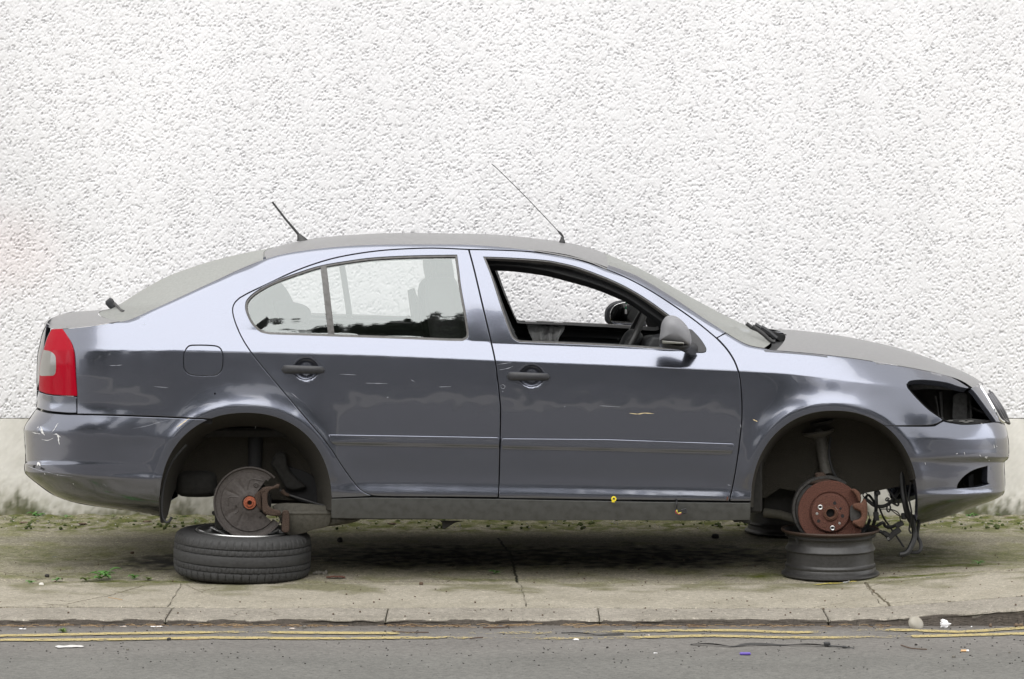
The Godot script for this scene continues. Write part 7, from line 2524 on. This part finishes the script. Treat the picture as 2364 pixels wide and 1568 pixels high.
# ------------------------------------------------------------------ materials
func materials() -> void:
	var g3 := noise_tex(0.02, 512, 4, 2, [[0.0, Color(0.72, 0.71, 0.70)], [0.5, Color(0.92, 0.92, 0.92)], [1.0, Color.WHITE]])
	var fine := noise_tex(0.15, 512, 3, 5, [[0.0, Color(0.55, 0.54, 0.52)], [0.55, Color(0.9, 0.89, 0.88)], [1.0, Color.WHITE]])
	var specks := noise_tex(0.12, 512, 2, 9, [[0.0, Color(0.86, 0.86, 0.86)], [0.62, Color(0.95, 0.95, 0.95)], [1.0, Color.WHITE]])
	var bump := noise_tex(0.06, 512, 4, 6)
	M.grit = noise_tex(0.11, 1024, 3, 7)
	# paint: metallic flake under clear lacquer
	var p := mat(lin(0.186, 0.199, 0.248), 0.20, 0.93)
	p.clearcoat_enabled = true
	p.clearcoat = 1.0
	p.clearcoat_roughness = 0.03
	grimy(p, specks, 3.0)
	M.paint = p
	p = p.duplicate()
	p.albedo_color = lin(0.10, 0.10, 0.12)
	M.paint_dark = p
	p = mat(lin(0.185, 0.184, 0.190), 0.5, 0.0)
	p.clearcoat_enabled = true
	p.clearcoat = 0.35
	p.clearcoat_roughness = 0.3
	grimy(p, specks, 0.6)
	M.dusty = p
	p = mat(Color(lin(0.50, 0.512, 0.495), 0.86), 0.6, 0.0)
	p.backlight_enabled = true
	p.backlight = Color(0.9, 0.9, 0.9)
	p.transparency = BaseMaterial3D.TRANSPARENCY_ALPHA
	p.albedo_texture = specks
	p.uv1_triplanar = true
	p.uv1_scale = Vector3.ONE * 0.9
	M.dust_glass = p
	p = mat(Color(lin(0.31, 0.33, 0.33), 0.42), 0.03, 1.0)
	p.transparency = BaseMaterial3D.TRANSPARENCY_ALPHA
	var white := Image.create(8, 8, false, Image.FORMAT_RGB8)
	white.fill(Color.WHITE)
	p.albedo_texture = ImageTexture.create_from_image(white)
	M.glass = p
	p = mat(lin(0.055, 0.057, 0.055), 0.5, 0.0)
	p.clearcoat_enabled = true
	p.clearcoat = 0.4
	p.clearcoat_roughness = 0.25
	grimy(p, g3, 2.0)
	M.sill = p
	M.seal = grimy(mat(lin(0.125, 0.122, 0.12), 0.6), g3, 4.0)
	M.black = mat(lin(0.008, 0.008, 0.009), 0.8)
	M.headliner = mat(lin(0.58, 0.575, 0.56), 0.95)
	M.trim = mat(lin(0.013, 0.014, 0.016), 0.6)
	M.plastic = grimy(mat(lin(0.030, 0.031, 0.036), 0.5), g3, 5.0, bump, 0.01)
	M.plastic_dark = mat(lin(0.02, 0.02, 0.021), 0.5)
	M.cap = grimy(mat(lin(0.205, 0.207, 0.222), 0.5), specks, 6.0)
	M.rubber = mat(lin(0.012, 0.012, 0.013), 0.55)
	M.rubber_soft = mat(lin(0.03, 0.03, 0.031), 0.45)
	M.steel = mat(lin(0.55, 0.55, 0.55), 0.35, 1.0)
	M.steel_dull = mat(lin(0.30, 0.30, 0.29), 0.5, 0.6)
	M.chrome = mat(lin(0.75, 0.76, 0.78), 0.12, 1.0)
	M.ridge_glint = mat(lin(0.55, 0.56, 0.60), 0.4, 0.0)  # pale colour imitating light on the door ridges
	M.dark_metal = mat(lin(0.10, 0.10, 0.11), 0.35, 0.7)
	M.mirror_glass = mat(lin(0.6, 0.6, 0.6), 0.02, 1.0)
	M.bay_metal = grimy(mat(lin(0.06, 0.06, 0.06), 0.5, 0.3), g3, 4.0)
	M.under = grimy(mat(lin(0.020, 0.019, 0.017), 0.9), g3, 3.0)
	M.felt = grimy(mat(lin(0.042, 0.038, 0.030), 1.0), fine, 5.0, bump, 0.25)
	M.arm = grimy(mat(lin(0.075, 0.070, 0.056), 0.75), g3, 4.0, bump, 0.05)
	var rustt := noise_tex(0.05, 512, 4, 14, [[0.0, Color(0.40, 0.33, 0.30)], [0.45, Color(0.85, 0.75, 0.70)], [0.75, Color(1.0, 0.95, 0.9)], [1.0, Color(1.0, 1.0, 1.0)]])
	M.rust = grimy(mat(lin(0.115, 0.052, 0.039), 0.85), rustt, 6.0, bump, 0.06)
	M.rust_light = grimy(mat(lin(0.120, 0.062, 0.041), 0.85), rustt, 8.0, bump, 0.08)
	M.rust_dark = grimy(mat(lin(0.062, 0.046, 0.036), 0.85), rustt, 6.0, bump, 0.08)
	M.orange_rust = grimy(mat(lin(0.32, 0.085, 0.038), 0.7), g3, 10.0)
	M.shield = grimy(mat(lin(0.070, 0.060, 0.056), 0.6, 0.1), g3, 6.0, bump, 0.03)
	M.shield_grey = grimy(mat(lin(0.075, 0.072, 0.07), 0.55, 0.3), g3, 4.0)
	M.strut = grimy(mat(lin(0.085, 0.08, 0.07), 0.7), g3, 5.0)
	M.seat = grimy(mat(lin(0.03, 0.03, 0.032), 0.95), g3, 6.0)
	p = mat(lin(0.012, 0.014, 0.018), 0.35)
	p.clearcoat_enabled = true
	p.clearcoat = 0.8
	p.clearcoat_roughness = 0.12
	M.inner_paint = p
	p = mat(lin(0.30, 0.001, 0.012), 0.35)
	p.clearcoat_enabled = true
	p.metallic_specular = 0.12
	p.clearcoat = 0.2
	p.clearcoat_roughness = 0.05
	M.red_lens = p
	p = mat(lin(0.14, 0.138, 0.126), 0.3)
	p.clearcoat_enabled = true
	p.clearcoat = 1.0
	p.clearcoat_roughness = 0.06
	M.white_lens = p
	M.red_wire = mat(lin(0.45, 0.03, 0.03), 0.5)
	M.yellow = mat(lin(0.75, 0.60, 0.03), 0.4)
	M.green = mat(lin(0.02, 0.28, 0.13), 0.4)
	M.chip = mat(lin(0.70, 0.70, 0.70), 0.7)
	M.chip_dull = mat(lin(0.34, 0.35, 0.39), 0.6)
	M.chip_yellow = mat(lin(0.62, 0.50, 0.28), 0.6)
	M.tyre = grimy(mat(lin(0.040, 0.040, 0.041), 0.75), g3, 5.0, bump, 0.04)
	M.alloy = grimy(mat(lin(0.50, 0.50, 0.50), 0.32, 0.9), specks, 4.0)
	M.steel_black = grimy(mat(lin(0.035, 0.034, 0.034), 0.42), g3, 5.0, bump, 0.03)
	M.lip_rust = grimy(mat(lin(0.060, 0.046, 0.038), 0.6, 0.3), rustt, 7.0)
	# place
	p = mat(lin(0.765, 0.757, 0.755), 0.95)
	p.metallic_specular = 0.2
	p.heightmap_enabled = true
	p.heightmap_texture = noise_tex(0.13, 1024, 3, 23)
	p.heightmap_scale = 0.12
	p.uv1_triplanar = true
	p.uv1_scale = Vector3.ONE * 2.3
	p.vertex_color_use_as_albedo = true
	p.albedo_color = Color.WHITE
	M.roughcast = p
	M.roughcast_flat = mat(lin(0.72, 0.705, 0.69), 0.95)
	p = mat(Color.WHITE, 0.95)
	p.vertex_color_use_as_albedo = true
	p.metallic_specular = 0.2
	M.cement = p
	M.cement_plain = mat(lin(0.5, 0.475, 0.415), 0.95)
	M.joint = grimy(mat(lin(0.09, 0.082, 0.055), 1.0), fine, 4.0)
	M.road_far = mat(lin(0.115, 0.11, 0.105), 0.9)
	M.far_paving = mat(lin(0.36, 0.34, 0.31), 0.9)
	M.verge = mat(lin(0.055, 0.06, 0.04), 1.0)
	M.far_wall = mat(lin(0.11, 0.108, 0.105), 0.9)
	M.bark = mat(lin(0.05, 0.04, 0.03), 0.9)
	p = mat(lin(0.022, 0.032, 0.016), 0.8)
	M.leaf_far = p
	var lp := grimy(mat(lin(0.49, 0.405, 0.185), 0.8), fine, 3.0)
	M.line_paint = lp
	M.yellow_mark = mat(lin(0.36, 0.30, 0.06), 0.8)
	M.white_paint = mat(lin(0.5, 0.49, 0.48), 0.8)
	p = mat(lin(0.055, 0.13, 0.03), 0.5)
	p.backlight_enabled = true
	p.backlight = Color(0.2, 0.35, 0.08)
	M.weed = p
	p.albedo_color = lin(0.085, 0.20, 0.05)
	p = mat(lin(0.11, 0.14, 0.05), 0.6)
	p.backlight_enabled = true
	p.backlight = Color(0.3, 0.35, 0.12)
	M.weed_pale = p
	M.moss = mat(lin(0.11, 0.19, 0.025), 0.9)
	M.moss_dark = mat(lin(0.05, 0.068, 0.016), 1.0)
	M.white_stone = mat(lin(0.62, 0.60, 0.56), 0.9)
	M.chip_stone = mat(lin(0.36, 0.35, 0.31), 0.9)
	M.black_stone = mat(lin(0.025, 0.022, 0.02), 0.8)
	M.brown_stone = mat(lin(0.09, 0.06, 0.04), 0.9)
	M.grey_stone = grimy(mat(lin(0.17, 0.16, 0.14), 0.9), g3, 12.0)
	M.paper = mat(lin(0.80, 0.79, 0.81), 0.9)
	M.paper_tan = mat(lin(0.50, 0.44, 0.40), 0.9)
	p = mat(lin(0.92, 0.93, 0.95), 0.9)
	p.backlight_enabled = true
	p.backlight = Color(1.0, 1.0, 1.0)
	M.cloth = p
	M.dead_leaf = mat(lin(0.14, 0.10, 0.07), 0.9)
	M.clear_plastic = mat(lin(0.27, 0.25, 0.21), 0.35)
	M.purple = mat(lin(0.10, 0.06, 0.33), 0.35)
	M.tan = mat(lin(0.66, 0.42, 0.22), 0.8)
	M.strap = mat(lin(0.022, 0.021, 0.021), 0.5)
	M.straw = mat(lin(0.27, 0.185, 0.10), 0.9)
	M.twig = mat(lin(0.075, 0.045, 0.03), 0.9)

# ------------------------------------------------------------------ scene
func _ready() -> void:
	t_start = Time.get_ticks_msec()
	var cam := Camera3D.new()
	cam.name = "camera"
	cam.near = 0.1
	cam.far = 400.0
	cam.projection = Camera3D.PROJECTION_FRUSTUM
	cam.size = 2.0 * 0.1 * 784.0 / FOCAL
	cam.frustum_offset = Vector2(0.0, -(784.0 - HORIZON) / FOCAL * 0.1)
	cam.position = EYE
	add_child(cam)
	cam.current = true
	var env := Environment.new()
	env.background_mode = Environment.BG_SKY
	var sky := Sky.new()
	var sm := ProceduralSkyMaterial.new()
	sm.sky_top_color = lin(0.97, 0.985, 1.0)
	sm.sky_horizon_color = lin(0.46, 0.465, 0.475)
	sm.sky_curve = 0.6
	sm.ground_bottom_color = Color(0.30, 0.29, 0.27)
	sm.ground_horizon_color = Color(0.45, 0.45, 0.44)
	sm.sun_angle_max = 1.0
	sky.sky_material = sm
	env.sky = sky
	env.background_energy_multiplier = 1.35
	env.tonemap_mode = Environment.TONE_MAPPER_LINEAR
	env.tonemap_exposure = 4.05
	env.sdfgi_enabled = true
	env.ssao_enabled = true
	env.ssil_enabled = true
	var we := WorldEnvironment.new()
	we.name = "environment"
	we.environment = env
	add_child(we)
	var sun := DirectionalLight3D.new()
	sun.name = "sun"
	sun.light_energy = 0.27
	sun.light_angular_distance = 80.0
	sun.light_color = Color(1.0, 0.995, 0.985)
	sun.shadow_enabled = true
	sun.rotation_degrees = Vector3(-55, -12, 0)
	add_child(sun)

	materials()
	wob.frequency = 0.011
	wob.fractal_octaves = 2
	wob.seed = 31
	build_place()
	car = thing("parked_car", "dark blue-grey saloon car stripped of wheels, headlamp and front window glass, propped on wheel rims", "car", Vector3(0, 0, -0.77))
	car.rotation = Vector3(0.025, 0, 0)
	car_in = car.transform.affine_inverse()
	eye_in = car_in * EYE
	lines_of_the_car()
	outlines()
	build_car()
	build_wheels()
	build_litter()
	print("built in %d ms" % (Time.get_ticks_msec() - t_start))
